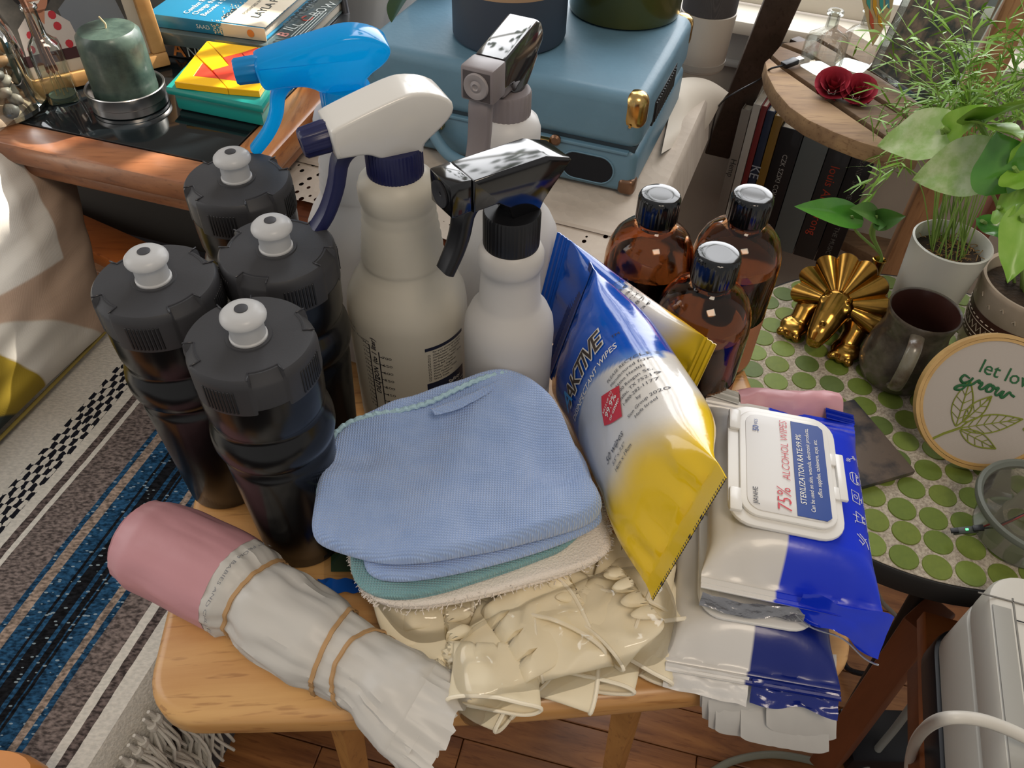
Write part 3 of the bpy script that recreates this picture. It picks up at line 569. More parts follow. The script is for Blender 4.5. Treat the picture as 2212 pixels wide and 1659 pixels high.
# --- D: grey head, rear
D_ = thing('spray_bottle', 'white spray bottle with smoky black head and grey trigger facing the camera', 'spray bottle', (-.0105, .521, ZT), pi+radians(66), GRP)
B().lathe(plain, 84).obj('bottle', hdpe2, D_)
gry = P('grey_plastic', '#7c7475', .38); smoke = P('smoky_plastic', '#2b2c2f', .08, coat=.6, spec=.8)
ribbed(.0168, .2155, .2335, 30).obj('collar', gry, D_)
hD = [(-.012, .230), (-.0135, .240), (-.022, .247), (-.034, .256), (-.035, .262), (-.030, .270), (-.022, .274), (.026, .266), (.026, .246), (.012, .2445), (.004, .236), (.002, .230)]
bb = B(); head_prism(bb, hD, .0215, .002, lambda x, z: 1 if z > .246 else .6+.4*max(0, (z-.230))/.016); bb.obj('spray_head', smoke, D_)
bb = B(); bb.lathe([(0, 0), (.0102, 0), (.0105, .001), (.0105, .030), (.009, .033), (0, .033)], 32, T(-.026, 0, .250) @ Matrix.Rotation(radians(128), 4, 'Y')); bb.obj('pump_barrel', smoke, D_)
bb = B(); bb.box((.0355, 0, .2545), (.019, .0232, .0225), .0018); bb.box((.010, 0, .2395), (.016, .013, .008), .0015); nD = bb.obj('nozzle_block', gry, D_)
bb = B(); bb.lathe([(0, .0012), (.0014, .0012), (.0022, .002), (.0040, .0012), (.0052, .0018), (.0080, .0018), (.0086, .001), (.0086, -.001), (0, -.001)], 40, T(.0450, 0, .2540) @ Matrix.Rotation(pi/2, 4, 'Y')); bb.obj('nozzle_disc', P('grey_disc', '#8f8888', .4), nD)
bb = B(); bb.box((.0449, 0, .2540), (.0006, .0192, .0185), .0002, seg=1); bb.obj('nozzle_recess', P('nozzle_dark', '#4a4344', .6), nD)
bb = B(); trigger(bb, [(.017, .246), (.030, .246), (.0385, .240), (.0400, .226), (.0425, .212), (.0475, .199)], lambda t: .016-.001*t, lambda t: .012-.003*t); bb.obj('trigger', gry, D_)
# ================================================================== amber bottles
amb, nt, b = newmat('amber_glass'); b.inputs['Base Color'].default_value = c4((.62, .30, .13)); b.inputs['Transmission Weight'].default_value = 1; b.inputs['Roughness'].default_value = .02; b.inputs['IOR'].default_value = 1.45
liq = P('dark_liquid', '#1a0d12', .05, trans=.25, ior=1.33); capm = P('gloss_cap', '#0b0d10', .14, coat=.15, spec=.6); kraft = P('kraft_label', '#a9714f', .8, var=(30, .4, '#96623f'))
oprof = [(0, 0), (.0325, 0), (.0345, .003), (.0348, .010), (.0348, .101), (.0343, .109), (.0325, .1175), (.0290, .1255), (.0235, .1315), (.0175, .1350), (.0138, .1372), (.0126, .1395), (.0126, .150)]
iprof = [(.0105, .150), (.0106, .1395), (.0120, .1352), (.0165, .1325), (.0225, .1288), (.0272, .1235), (.0303, .116), (.0320, .108), (.0324, .100), (.0324, .010), (.031, .005), (0, .005)]
def amber(label, px, py, rz):
    p = at(px, py, ZT+.163); t = thing('amber_bottle', label, 'bottle', (p.x, p.y, ZT), rz, 'amber glass bottles on the tray table')
    B().lathe(oprof+iprof, 72).obj('glass', amb, t)
    B().lathe([(0, .0056), (.0305, .0056), (.0318, .0105), (.0318, .0985), (.0310, .1035), (0, .1035)], 60).obj('liquid', liq, t)
    B().lathe([(0, .1412), (.0152, .1412), (.0156, .143), (.0156, .160), (.0150, .1625), (.0135, .1636), (.008, .1634), (0, .1632)], 150, mod=lambda a, j, r, z: (r*(1+.018*(1 if int(a/(2*pi)*50) % 2 else 0)) if 2 <= j <= 3 else r, z)).obj('cap', capm, t)
    r = .0351; lb = B(); lb.grid(lambda u, v: V3((r*cos(u*5.2), r*sin(u*5.2), .008+v*.050)), 60, 2); lo = lb.obj('label', kraft, t)
    bb = B()
    for k in range(5):      # the ink drawing on the label
        a = 2.6+.13*k; bb.tube(bez([(r*1.006*cos(a+.1*sin(q*1.3+k)), r*1.006*sin(a+.1*sin(q*1.3+k)), .012+q*.008) for q in range(6)], 14), .0004, 5)
    bb.obj('label_drawing', ink, lo); return t
amber('amber glass bottle at the back beside the suitcase corner', 1427, 420, -1.2)
amber('amber glass bottle nearest the leaning plant stand books', 1628, 420, -1.9)
amber('amber glass bottle in front of the other two, behind the yellow pack', 1553, 548, -1.2)
# ================================================================== wipes packs
pk = P('printed_film', '#ffffff', .16, attr=True, spec=.6, coat=.35, bump=('noise', 60, .12, .004)); pk2 = P('printed_film_matt', '#ffffff', .3, attr=True, coat=.15, bump=('noise', 50, .1, .004))
foilm = P('foil_inside', '#9a9a9e', .3, .8, bump=('noise', 120, .4, .004)); pwhite = P('lid_plastic', '#dcdad6', .3, coat=.2)
def mixc(a, b, t): t = max(0, min(1, t)); return tuple(a[i]*(1-t)+b[i]*t for i in range(3))
def sstep(a, b, x): t = max(0, min(1, (x-a)/(b-a))); return t*t*(3-2*t)
class Pack:
    """flow pack: x across (-w/2..w/2), y along (0..len), z up; flat crimped seals at both ends"""
    def __init__(s, w, ln, th, seal0, seal1, seed, amp=.0018, bulge=.55, endfn=None, puff=.3, warp=None):
        s.nar = .075; s.w, s.ln, s.th, s.s0, s.s1, s.seed, s.amp, s.bulge, s.endfn, s.puff, s.warp = w, ln, th, seal0, seal1, seed, amp, bulge, endfn, puff, warp
    def tk(s, y):
        a = sstep(s.s0, s.s0+s.ln*s.puff*.8, y); b = sstep(s.s1, s.s1+s.ln*s.puff*.8, s.ln-y); return s.th*max(.0, min(1, (a*b)))**.62
    def hw(s, y): return s.w/2*(1-s.nar*s.tk(y)/s.th)
    def crumple(s, x, y, top):
        k = .25+.75*(1-s.tk(y)/s.th); q = V3((x*22, y*16, s.seed+(3 if top else 9)))
        n1 = 1-abs(noise.noise(q))*2.4; n2 = noise.noise(q*2.3+V3((5, 1, 2)))
        pl = sin(x*240+5*noise.noise(V3((x*20, y*9, s.seed))))*k*k*.5 if s.tk(y) < s.th*.8 else 0
        return s.amp*(n1*.7*k+.35*n2*k+pl)*(0 if s.tk(y) < 1e-5 else 1)
    def pt(s, x, y, top=1, off=0):
        t = s.tk(y); hw = s.hw(y); r = min(1, abs(x)/hw); p = 2.6+2*(1-t/s.th); z = (t*(.5+.0))*(1-r**p)**(1/p)+.0004
        z = z*(1 if top else -1)+s.crumple(x, y, top)*(1-r**8)+(off if top else -off)
        if t < 1e-5: z += .0006*sin(y*2*pi/.0022)
        v = V3((x, y, z))
        return s.warp(v) if s.warp else v
    def build(s, name, mat, M, parent, col, nu=70, nv=110):
        vs, cs, fs = [], [], []; ring = []
        for i in range(nu): a = -cos(pi*i/(nu-1)); ring.append((a, 1))
        for i in range(1, nu-1): a = cos(pi*i/(nu-1)); ring.append((a, 0))
        n = len(ring)
        for j in range(nv):
            y = s.ln*j/(nv-1)
            for a, top in ring:
                yy = y
                if s.endfn: yy = s.endfn(a, y)
                x = a*s.hw(yy); vs.append(M @ s.pt(x, yy, top)); cs.append(col(a, yy/s.ln, top))
        for j in range(nv-1):
            for k in range(n): fs.append([j*n+k, j*n+(k+1) % n, (j+1)*n+(k+1) % n, (j+1)*n+k])
        fs += [list(range(n)), [(nv-1)*n+k for k in range(n)][::-1]]
        return mk(name, vs, fs, mat, parent, True, True, cs)
    def fn(s, M, x0, y0, ang=0, off=.0006):
        c, q = cos(ang), sin(ang); return lambda x, y: M @ s.pt(x0+x*c-y*q, y0+x*q+y*c, 1, off)
YEL, WHT, BLU2 = hexc('#e3bd1c'), hexc('#d6d2cc'), hexc('#0a4fb4'); BLD, BL3 = hexc('#08388c'), hexc('#6f93c4')
def kcol(a, t, top):
    # yellow (t=0) -> white -> blue (t=1), in curved fields
    ye = .27-.06*a+.02*sin(a*5); wb = .575-.10*max(0, a)**1.5-.075*max(0, -a)**1.2
    if not top: return mixc(mixc(YEL, WHT, sstep(.25, .36, t)), BLU2, sstep(.50, .51, t))
    c = mixc(YEL, WHT, sstep(ye-.09, ye+.07, t)); c = mixc(c, BL3, .45*sstep(ye+.02, wb, t)*(1-sstep(.1, .7, a)))
    bl_ = mixc(BLU2, BLD, .55*(1-sstep(-.8, .5, a))); bl_ = mixc(BL3, bl_, .35+.65*sstep(wb, wb+.06, t))
    return mixc(c, bl_, sstep(wb-.006, wb+.006, t))
def qframe(BL, BR, TL):
    BL, BR, TL = V3(BL), V3(BR), V3(TL); X = (BR-BL).normalized(); Y = (TL-BL); Y = (Y-X*Y.dot(X)).normalized(); Z = X.cross(Y); return BL, BR, TL, X, Y, Z
BLc, BRc, TLc, X_, Y_, Z_ = qframe(at(1404, 1296, .682), at(1562, 1032, .777), at(1184, 784, .664))
wK = (BRc-BLc).length; lK = .226; thK = .056
dipK = lambda v: V3((v.x, v.y, v.z-.011*sstep(.01, .08, v.y)*sstep(.01, .08, lK-v.y)))
MK = frameM((BLc+BRc)/2-Z_*.002, X_, Y_, Z_)
t1 = thing('wipes_pack', 'blue and yellow disinfectant wipes pack leaning in front, with a red diamond', 'wipes', tuple((BLc+BRc)/2-V3((0, 0, .03))), 0, 'soft wipes packs')
pack1 = Pack(wK, lK, thK, .013, .016, 1, .0026, puff=.30, endfn=lambda a, y: y, warp=dipK)
pack1.nar = .01; o1 = pack1.build('pouch', pk, MK, t1, kcol)
bb = B()     # serrated black edge of the lower crimp
bb.grid(lambda u, v: MK @ pack1.pt((u*2-1)*wK/2, -.0008+v*.0018+.0005*(int(u*90) % 2), 1, .0001), 91, 2); bb.obj('crimp_edge', P('edge_ink', '#10142a', .4), t1, world=True)
bb = B(); bb.grid(lambda u, v: MK @ (pack1.pt((u*2-1)*wK/2, lK-.014+v*.015+.0012*(int(u*60) % 2)*v, 1, .0005)), 61, 6); bb.obj('top_crimp', P('crimp_navy', '#0a2a70', .25, coat=.3), t1, world=True)
red = P('print_red', '#c2323f', .35); wpr = P('print_bright', '#e2e0da', .4); brn = P('print_brown', '#3d322b', .4); lbl = P('print_light_blue', '#3f9be0', .35); gtx = P('print_grey', '#4a4a50', .5)
AN = radians(0)
yk = .146; xk = .007
for nm, m, bold, off in (('letter_outline', wpr, .055, .0008), ('lettering', brn, .008, .0011)):
    text(nm, 'AKTIVE', .0195, pack1.fn(MK, xk, yk, AN, off), m, t1, shear=.18, bold=bold, world=True, sx=.95, spacing=.86 if bold < .03 else .86)
text('lettering', 'A', .0195, (lambda f: (lambda x, y: f(x-.0273, y)))(pack1.fn(MK, xk, yk, AN, .0014)), lbl, t1, shear=.18, bold=.01, world=True)
text('lettering', 'TM', .0035, pack1.fn(MK, .0425, .1385, AN), brn, t1, world=True)
text('lettering', 'DISINFECTANT WIPES', .0066, pack1.fn(MK, xk+.001, .1300, AN), wpr, t1, shear=.12, bold=.006, world=True)
dm = []
for a in range(4):
    p0 = [(-.012, 0), (0, .0125), (.012, .001), (0, -.0125)][a]; p1 = [(0, .0125), (.012, .001), (0, -.0125), (-.012, 0)][a]
    for k in range(6):
        u = k/6; dm.append((p0[0]*(1-u)+p1[0]*u+(.0012*sin(pi*u) if a in (0, 3) else 0)*(-1), p0[1]*(1-u)+p1[1]*u))
fd_ = pack1.fn(MK, .017, .096, AN+.25, .0008); mk('diamond_badge', [fd_(0, 0)]+[fd_(1.15*x, 1.15*y) for x, y in dm], [[0, i+1, (i+1) % len(dm)+1] for i in range(len(dm))], red, t1, False, True)
for s, yy, z in (('KILLS UP TO', .0052, .0028), ('99.9%', .0004, .0066), ('OF GERMS*', -.0050, .0030)): text('lettering', s, z, (lambda f, yy: (lambda x, y: f(x, y+yy)))(pack1.fn(MK, .017, .096, AN+.25, .0011), yy), wpr, t1, bold=.01, world=True)
text('lettering', '50 wipes', .0072, pack1.fn(MK, .002, .0740, AN), gtx, t1, shear=.2, world=True)
text('lettering', '5.5" x 7.5"', .0042, pack1.fn(MK, .004, .0660, AN), gtx, t1, shear=.1, world=True); text('lettering', '14cm x 19cm', .0042, pack1.fn(MK, .006, .0605, AN), gtx, t1, shear=.1, world=True)
for k, s in enumerate(('PLEASE RECYCLE', 'Manufactured for', 'Aktive Health', '1300 Reagan St.', 'Dallas, TX 75219', '1-800-282-1177', 'by', 'Sion Group 2020', 'Haifa Israel')): text('lettering', s, .0036, pack1.fn(MK, .0365, .112-k*.0050, AN), gtx, t1, world=True)
# rear pack of the same kind, propped against the amber bottles
R2c = at(1553, 742, .745); Yq = (at(1306, 566, .752)-R2c).normalized(); Xq = R2c-at(1500, 1000, .645); Xq = (Xq-Yq*Xq.dot(Yq)).normalized(); Zq = Xq.cross(Yq); W2_ = .092; MK2 = frameM(R2c-Xq*W2_/2+Zq*.003, Xq, Yq, Zq)
t2 = thing('wipes_pack', 'yellow and white disinfectant wipes pack behind, propped on the amber bottles', 'wipes', (.13, .40, ZT), 0, 'soft wipes packs')
pack2 = Pack(W2_, .150, .030, .012, .014, 5, .0022, puff=.4); pack2.build('pouch', pk, MK2, t2, lambda a, t, top: kcol(a, t*.86+.03, top))
for k, s in enumerate(('PLEASE RECYCLE', 'Manufactured for', 'Aktive Health', 'Dallas, TX', '1-800-282', 'Haifa Israel')): text('lettering', s, .0036, pack2.fn(MK2, .0365, .085-k*.0055, 0), gtx, t2, world=True)
# ------------------------------------------------------------------ alcohol wipes packs with flip lids
ABL, AWH = hexc('#0b2fbe'), hexc('#cfccc8')
def acol(split, deep):
    blu = hexc(deep)
    def f(a, t, top): return blu if a+.06*sstep(.9, 1, 1-t)-.05*sstep(.0, .12, t)*0 > split else AWH
    return f
def lid_pack(label, O, X, Y, Z, w, ln, th, deep, split, full, seed):
    M = frameM(O, X, Y, Z); t = thing('lidded_wipes_pack', label, 'wipes', tuple(V3(O)-V3((0, 0, th*.5))), 0, 'alcohol wipes packs with flip lids')
    p = Pack(w, ln, th, .010, .010, seed, .0013, puff=.2, warp=None); p.build('pouch', pk2, M, t, acol(split, deep), 110, 120)
    lw, ll = .0715, .101; cx, cy = (-.009 if full else -.001), ln*(.515 if full else .53); zt = th/2+.0009
    def ML(z): return M @ T(cx, cy, zt+z)
    B().prism(rrect(lw, ll, .016), 0, .0032, bev=.0013, M=ML(0)).obj('lid_base', pwhite, t, world=True)
    inner = rrect(lw-.012, ll-.012, .012, 8); lid = B().prism(inner, .003, .0058, bev=.0012, M=ML(0) @ T(.001, 0, 0)).obj('lid', pwhite, t, world=True)
    B().prism(rrect(lw-.020, ll-.020, .009), .0056, .0064, bev=.0004, M=ML(0) @ T(.001, 0, 0)).obj('lid_panel', P('lid_panel', '#d3d1cf', .35) if 'lid_panel' not in MATS else MATS['lid_panel'], lid, world=True)
    for yy in (-.014, .014): B().box((0, 0, 0), (.006, .010, .003), .0008, M=ML(.0035) @ T(lw/2-.004, yy, 0)).obj('clasp_arm', pwhite, t, world=True)
    B().box((0, 0, 0), (.0055, .038, .0028), .0009, M=ML(.0042) @ T(lw/2+.0005, 0, 0)).obj('clasp', pwhite, t, world=True)
    for yy in (-.034, .034): B().box((0, 0, 0), (.008, .018, .004), .0014, M=ML(.0038) @ T(-lw/2+.0045, yy, 0)).obj('hinge_block', pwhite, t, world=True)
    return t, p, M, ML
AX = (at(1868, 862, .695)-at(1556, 832, .695)).normalized(); AX.z = -.05; AX = Rz(-radians(4.5)) @ AX; AX.normalize(); AYd = V3((-AX.y, AX.x, 0)); AY = (AYd+V3((0, 0, -.02))).normalized(); AZ = AX.cross(AY).normalized()
c0 = at(1707, 1262, .70); O1 = c0-AZ*.022+AX*.008
ta, pa, Ma, MLa = lid_pack('alcohol wipes pack on top of its pile, blue and white with printed flip lid', O1, AX, AY, AZ, .108, .163, .044, '#0a2ec4', -.13, True, 11)
lb_ = P('lid_blue', '#123a86', .35); pnl = MLa(.0066) @ T(.001, 0, 0)
hx = lambda x: x
bp2 = [(.0045, -.0395), (.0225, -.0395), (.0255, -.0365), (.0255, .0365), (.0225, .0395), (.0045, .0395)]
B().prism(bp2, 0, .00025, M=pnl).obj('lid_blue_panel', lb_, ta, world=True)
def lidfn(x0, y0, off=.0005): return lambda x, y: pnl @ V3((x0-y, y0+x, off))
for s, z, x0, y0, m, sh, bo in (('75%', .0125, -.0025, -.029, red, .12, -.004), ('ALCOHOL WIPES', .0072, -.0005, .0125, red, .12, -.01), ('JIANHE', .0045, -.0205, -.030, gtx, 0, .004), ('50', .0056, -.0190, .027, lb_, 0, .02), ('PCS', .0030, -.0188, .033, lb_, 0, .005), ('STERILIZATION RATE:99.9%', .0052, .0090, -.001, wpr, .1, .004), ('Can be used on skin, wounds, electronic products,', .0037, .0145, 0, wpr, .1, .002), ('office supplies, tableware, toys, etc.', .0037, .0197, .002, wpr, .1, .002)):
    text('lettering', s, z, lidfn(x0, y0), m, ta, shear=sh, bold=bo, world=True, sx=.92)
icon = B(); ix = .0405
def stroke(pts, r=.00022, closed=False):
    pts = [pa.pt(x, y, 1, .0006) for x, y in (pts+[pts[0]] if closed else pts)]; icon.tube([Ma @ p for p in pts], r, 5)
def ring_(x, y, r): stroke([(x+r*cos(k*pi/5), y+r*sin(k*pi/5)) for k in range(11)])
Yi = [.0455, .062, .079, .0955, .112]
y = Yi[4]; stroke([(ix-.002, y-.002), (ix+.002, y+.002)]); stroke([(ix-.004, y-.002), (ix-.002, y-.004)]); stroke([(ix+.002, y+.004), (ix+.004, y+.002)]); stroke([(ix-.0045, y-.0035), (ix-.0035, y-.0045)]); stroke([(ix-.003, y-.001), (ix-.001, y-.003)]); stroke([(ix+.001, y+.003), (ix+.003, y+.001)])
y = Yi[3]; stroke([(ix+.002, y-.005), (ix+.002, y+.005), (ix-.001, y+.004), (ix-.003, y+.002), (ix-.003, y-.003), (ix-.001, y-.005)], closed=True); ring_(ix+.003, y-.003, .001); ring_(ix+.003, y+.003, .001); stroke([(ix-.001, y-.004), (ix-.001, y+.004)])
y = Yi[2]; stroke([(ix-.0035, y-.0045), (ix-.0035, y+.0045), (ix+.002, y+.0045), (ix+.002, y-.0045)], closed=True); stroke([(ix+.002, y), (ix+.004, y)]); stroke([(ix+.004, y-.002), (ix+.004, y+.002)]); ring_(ix-.0008, y, .0015)
y = Yi[1]; stroke([(ix-.004, y-.005), (ix-.004, y-.0035), (ix+.002, y-.002), (ix+.002, y+.0035), (ix-.0025, y+.0045), (ix-.0025, y-.003)]); ring_(ix+.0035, y-.001, .0008); ring_(ix+.0035, y+.003, .0008); stroke([(ix-.005, y+.001), (ix-.0005, y+.001)])
y = Yi[0]; stroke([(ix-.004, y+.003), (ix-.001, y+.001), (ix+.001, y-.001), (ix-.001, y-.004)]); stroke([(ix-.002, y+.004), (ix+.001, y+.002), (ix+.003, y), (ix+.004, y-.004)]); stroke([(ix-.003, y-.001), (ix-.0005, y-.003)]); stroke([(ix+.003, y+.003), (ix+.0015, y+.001)])
icon.obj('printed_icons', wpr, ta, world=True, kind='stuff')
for s, y in zip(('HANDS', 'SHOPPING', 'WORK', 'ON THE GO', 'GYM'), Yi): text('lettering', s, .0030, (lambda y0: (lambda x, y: Ma @ pa.pt(.0460-y*.45, y0+x, 1, .0012)))(y), wpr, ta, shear=.15, world=True)
# torn open near end: foil flap and loose blue flap
bb = B(); bb.grid(lambda u, v: Ma @ V3((-.052+u*.062, -.0005-v*.004-.002*sin(u*5), -.003-v*.009+.003*nz((u*6, v*3, 0), 1, 4))), 26, 8); bb.obj('torn_foil', foilm, ta, world=True)
bb = B(); bb.grid(lambda u, v: Ma @ V3((.004+u*.052, .004-v*(.003+.010*u)-.003*u,   .009-.016*v-.010*u*v+.0030*sin(u*9+v*3)+.002*nz((u*7, v*4, 1), 1, 4))), 30, 12); bb.obj('loose_flap', P('flap_blue', '#0a2ec4', .14, coat=.4), ta, world=True)
bb = B(); bb.tube([Ma @ V3((.004+u*.052, .0035-(.004+.011*u)-.004*u, -.007-.010*u+.0030*sin(u*9+3))) for u in [k/20 for k in range(21)]], .0006, 5); bb.obj('torn_edge', foilm, ta, world=True)
bb = B()
for a, top in ((-1, 1),): bb.grid(lambda u, v: Ma @ V3((-.054+u*.024, .163+v*.012-.004*u, .002+.001*sin(v*40))), 10, 16)
bb.obj('crimp', P('crimp_grey', '#b9b8b2', .3), ta, world=True)
bb = B(); bb.grid(lambda u, v: Ma @ V3((.033+u*.022, .160+v*.010+.002*u, .004+.001*sin(v*40)-.004*u)), 10, 16); bb.obj('crimp', P('crimp_blue', '#0a27a0', .2, coat=.3), ta, world=True)
# lower pack
c1 = at(1640, 1455, .656); O2 = V3((c1.x, c1.y, .639)); BX = (Rz(radians(1)) @ V3((AX.x, AX.y, 0))).normalized(); BY = V3((-BX.y, BX.x, 0)); BZ = V3((0, 0, 1))
tb, pb, Mb, MLb = lid_pack('alcohol wipes pack underneath, dark blue and white, crushed open at the near end', O2, BX, BY, BZ, .104, .150, .035, '#081c6e', -.02, False, 23)
bb = B(); bb.grid(lambda u, v: Mb @ V3((-.052+u*.05, .004-v*.011-.003*u*v, .0012-.009*v+.0025*nz((u*5, v*4, 3), 1, 2))), 22, 12); bb.obj('crumpled_film', P('film_white', '#cfccc8', .35, bump=('noise', 70, .3, .004)), tb, world=True)
bb = B(); bb.grid(lambda u, v: Mb @ V3((.0+u*.051, .004-v*.011-.002*v*sin(u*8), .0014-.009*v+.0025*nz((u*5, v*4, 8), 1, 2))), 22, 12); bb.obj('torn_flap', P('film_navy', '#081c6e', .2, coat=.3, bump=('noise', 60, .3, .004)), tb, world=True)
# ------------------------------------------------------------------ folded white plastic bags hanging over the tray edge
bagw = translucent('white_bag', '#d9d6d1', .3, .45); fb = thing('folded_bags', 'folded white plastic bags hanging over the front edge, under the wipes', 'bags', (.165, .20, ZT), 0)
for k, (xa, xb, ye, z0, sk) in enumerate(((1512, 1662, 1528, .0150, -8), (1516, 1700, 1552, .0120, -10), (1530, 1706, 1574, .0095, -6), (1545, 1690, 1592, .0068, 4), (1655, 1806, 1592, .0125, 14), (1600, 1790, 1618, .0040, 16))):
    def f(u, v, k=k, xa=xa, xb=xb, ye=ye, z0=z0, sk=sk):
        x = xa+(xb-xa)*u; e = ye+sk*(u-.5)*2-10*(abs(2*u-1)**6); w_ = v*2 if v < .5 else (1-v)*2; dz = 0 if v < .5 else -.0022*sin(pi*min(1, (v-.5)*3)*.5)
        ys = 1415; y1 = 1468; t = sin(w_*pi/2)
        y = ys+(e-ys)*t; q = max(0, (y-y1)/(ye-y1)); z = ZT+z0-.036*q*q*(.6+.4*(ye-1468)/150)
        p = at(x, y, z+dz); return p+V3((0, 0, .0016*nz((u*4, t*5, k*3), 1, 3)*(1-.5*q)+.0010*(1-2*abs(nz((u*6, t*3, k), 1, 7)))))
    bb = B(); bb.grid(f, 40, 60); bb.obj('bag_layer', bagw, fb, world=True)
# ================================================================== cloths (top first), each a folded square
def fold_cloth(name, label, pts, zb, zt, m, seed, amp, folds, cat='cloth', tilt=None):
    cx = sum(p.x for p in pts)/len(pts); cy = sum(p.y for p in pts)/len(pts); t = thing(name, label, cat, (cx, cy, zb), 0, 'folded cleaning cloths in the pile')
    H = (zt-zb)/folds
    for k in range(folds):
        q = [p+V3((.002*nz((k, i, seed), 1), .002*nz((i, k, seed+4), 1), 0)) for i, p in enumerate(pts)]
        if k < folds-1: q = [p+(V3((cx, cy, 0))-V3((p.x, p.y, 0)))*.03 for p in q]
        tf = lambda x, y: amp*(noise.noise(V3((x*19, y*19, seed+k)))*1.3+.4*noise.noise(V3((x*46, y*46, seed)))) if k == folds-1 else .0008*noise.noise(V3((x*30, y*30, seed)))
        bf = lambda x, y: .0008*noise.noise(V3((x*30, y*30, seed+9)))
        if tilt: t0_, b0_ = tf, bf; tf = lambda x, y: t0_(x, y)+tilt(x, y); bf = lambda x, y: b0_(x, y)+tilt(x, y)
        slab(q, zb+H*k+.0002, zb+H*(k+1), min(.006, H*.55), tf, bf, 150, 34, 3).obj('fold', m, t, world=True)
    return t
mfb = P('microfibre_blue', '#b2cbf5', .95, bump=('waffle', 190, .8, .0012), var=(70, .4, '#9cb9ea'), spec=.1, sheen=.4); mft = P('microfibre_teal', '#94bfc0', .95, bump=('waffle', 190, .8, .0012), var=(60, .4, '#7aaaac'), spec=.1, sheen=.3)
ter = P('terry_white', '#f0e6dc', .95, bump=('noise', 800, .8, .0014), spec=.1, sheen=.3)
czb = .6585
p_ = [at(x, y, czb+.006) for x, y in ((775, 1290), (868, 1322), (1010, 1300), (1200, 1252), (1322, 1205), (1316, 1150))]+[V3((.058, .335, 0)), V3((.0, .372, 0)), V3((-.085, .352, 0)), V3((-.108, .30, 0))]
tk_ = fold_cloth('terry_cloth', 'white terry cloth at the bottom of the cloth pile', p_, czb, czb+.012, ter, 3, .002, 2)
tw = B(); rf = random.Random(2); oq = resample(smoothpoly(p_, 3), 420); cq = sum(oq, V3())/420
for i, p in enumerate(oq):
    for k in range(3):
        d = (p-cq); d.z = 0; d.normalize(); b0q = V3((p.x, p.y, czb+.001+.011*rf.random()))-d*.001; L_q = rf.uniform(.0012, .0028); tw.tube([b0q, b0q+d*L_q*.6+V3((rf.uniform(-.001, .001), rf.uniform(-.001, .001), rf.uniform(-.0006, .0008))), b0q+d*L_q+V3((rf.uniform(-.0015, .0015), rf.uniform(-.0015, .0015), -.0006))], .00028, 4)
tw.obj('terry_pile', ter, tk_, world=True, kind='stuff')
p_ = [at(x, y, czb+.016) for x, y in ((752, 1195), (770, 1290), (890, 1306), (1100, 1240), (1290, 1165))]+[V3((.045, .36, 0)), V3((-.02, .38, 0)), V3((-.09, .34, 0))]
fold_cloth('teal_cloth', 'teal microfibre cloth between the blue and the white cloths', p_, czb+.0125, czb+.0225, mft, 7, .001, 2)
p_ = [at(x, y, czb+.030) for x, y in ((778, 1196), (800, 1252), (930, 1250), (1150, 1195), (1300, 1135), (1302, 1100))]+[V3((.045, .36, 0)), V3((-.03, .38, 0)), V3((-.10, .33, 0))]
fold_cloth('blue_cloth', 'lower blue microfibre cloth, folded under the top blue one', p_, czb+.023, czb+.0325, mfb, 11, .001, 1)
zfar = lambda py: czb+.043+.024*sstep(960, 830, py) if False else czb+.043+.024*(1-sstep(830, 980, py))
pt = [at(x, y, zfar(y)) for x, y in ((668, 1150), (700, 1178), (850, 1215), (1000, 1196), (1190, 1155), (1308, 1112), (1290, 1060), (1225, 930), (1182, 835), (1120, 804), (1010, 818), (860, 866), (745, 925), (700, 990), (684, 1080))]
tc_ = fold_cloth('blue_cloth', 'top blue microfibre cloth with a paler stitched hem along its far edge', pt, czb+.033, czb+.0495, mfb, 17, .0075, 1, tilt=lambda x, y: .024*sstep(.305, .362, y))
hem = B(); hp = [at(x, y, zfar(y)+.003) for x, y in ((690, 1075), (702, 990), (738, 932), (800, 905), (870, 893), (930, 876), (985, 850), (1040, 826), (1095, 812))]
hem.tube([p+V3((0, 0, .0035+.0007*sin(i*2.2))) for i, p in enumerate(bez(hp, 80))], .0017, 8); hem.obj('stitched_hem', P('hem_thread', '#a9c8d4', .9, bump=('noise', 700, 1, .001)), tc_, world=True)
fold_ = B(); fold_.grid(lambda u, v: at(930+u*150, 886-u*62, czb+.0705)+V3((.004*v-.001, -.010*v*(1-.6*u)*(.4+.6*sin(pi*u)), .0030*sin(pi*v)+.0008*nz((u*9, v*5, 2), 1))), 30, 12); fold_.obj('turned_edge', mfb, tc_, world=True)
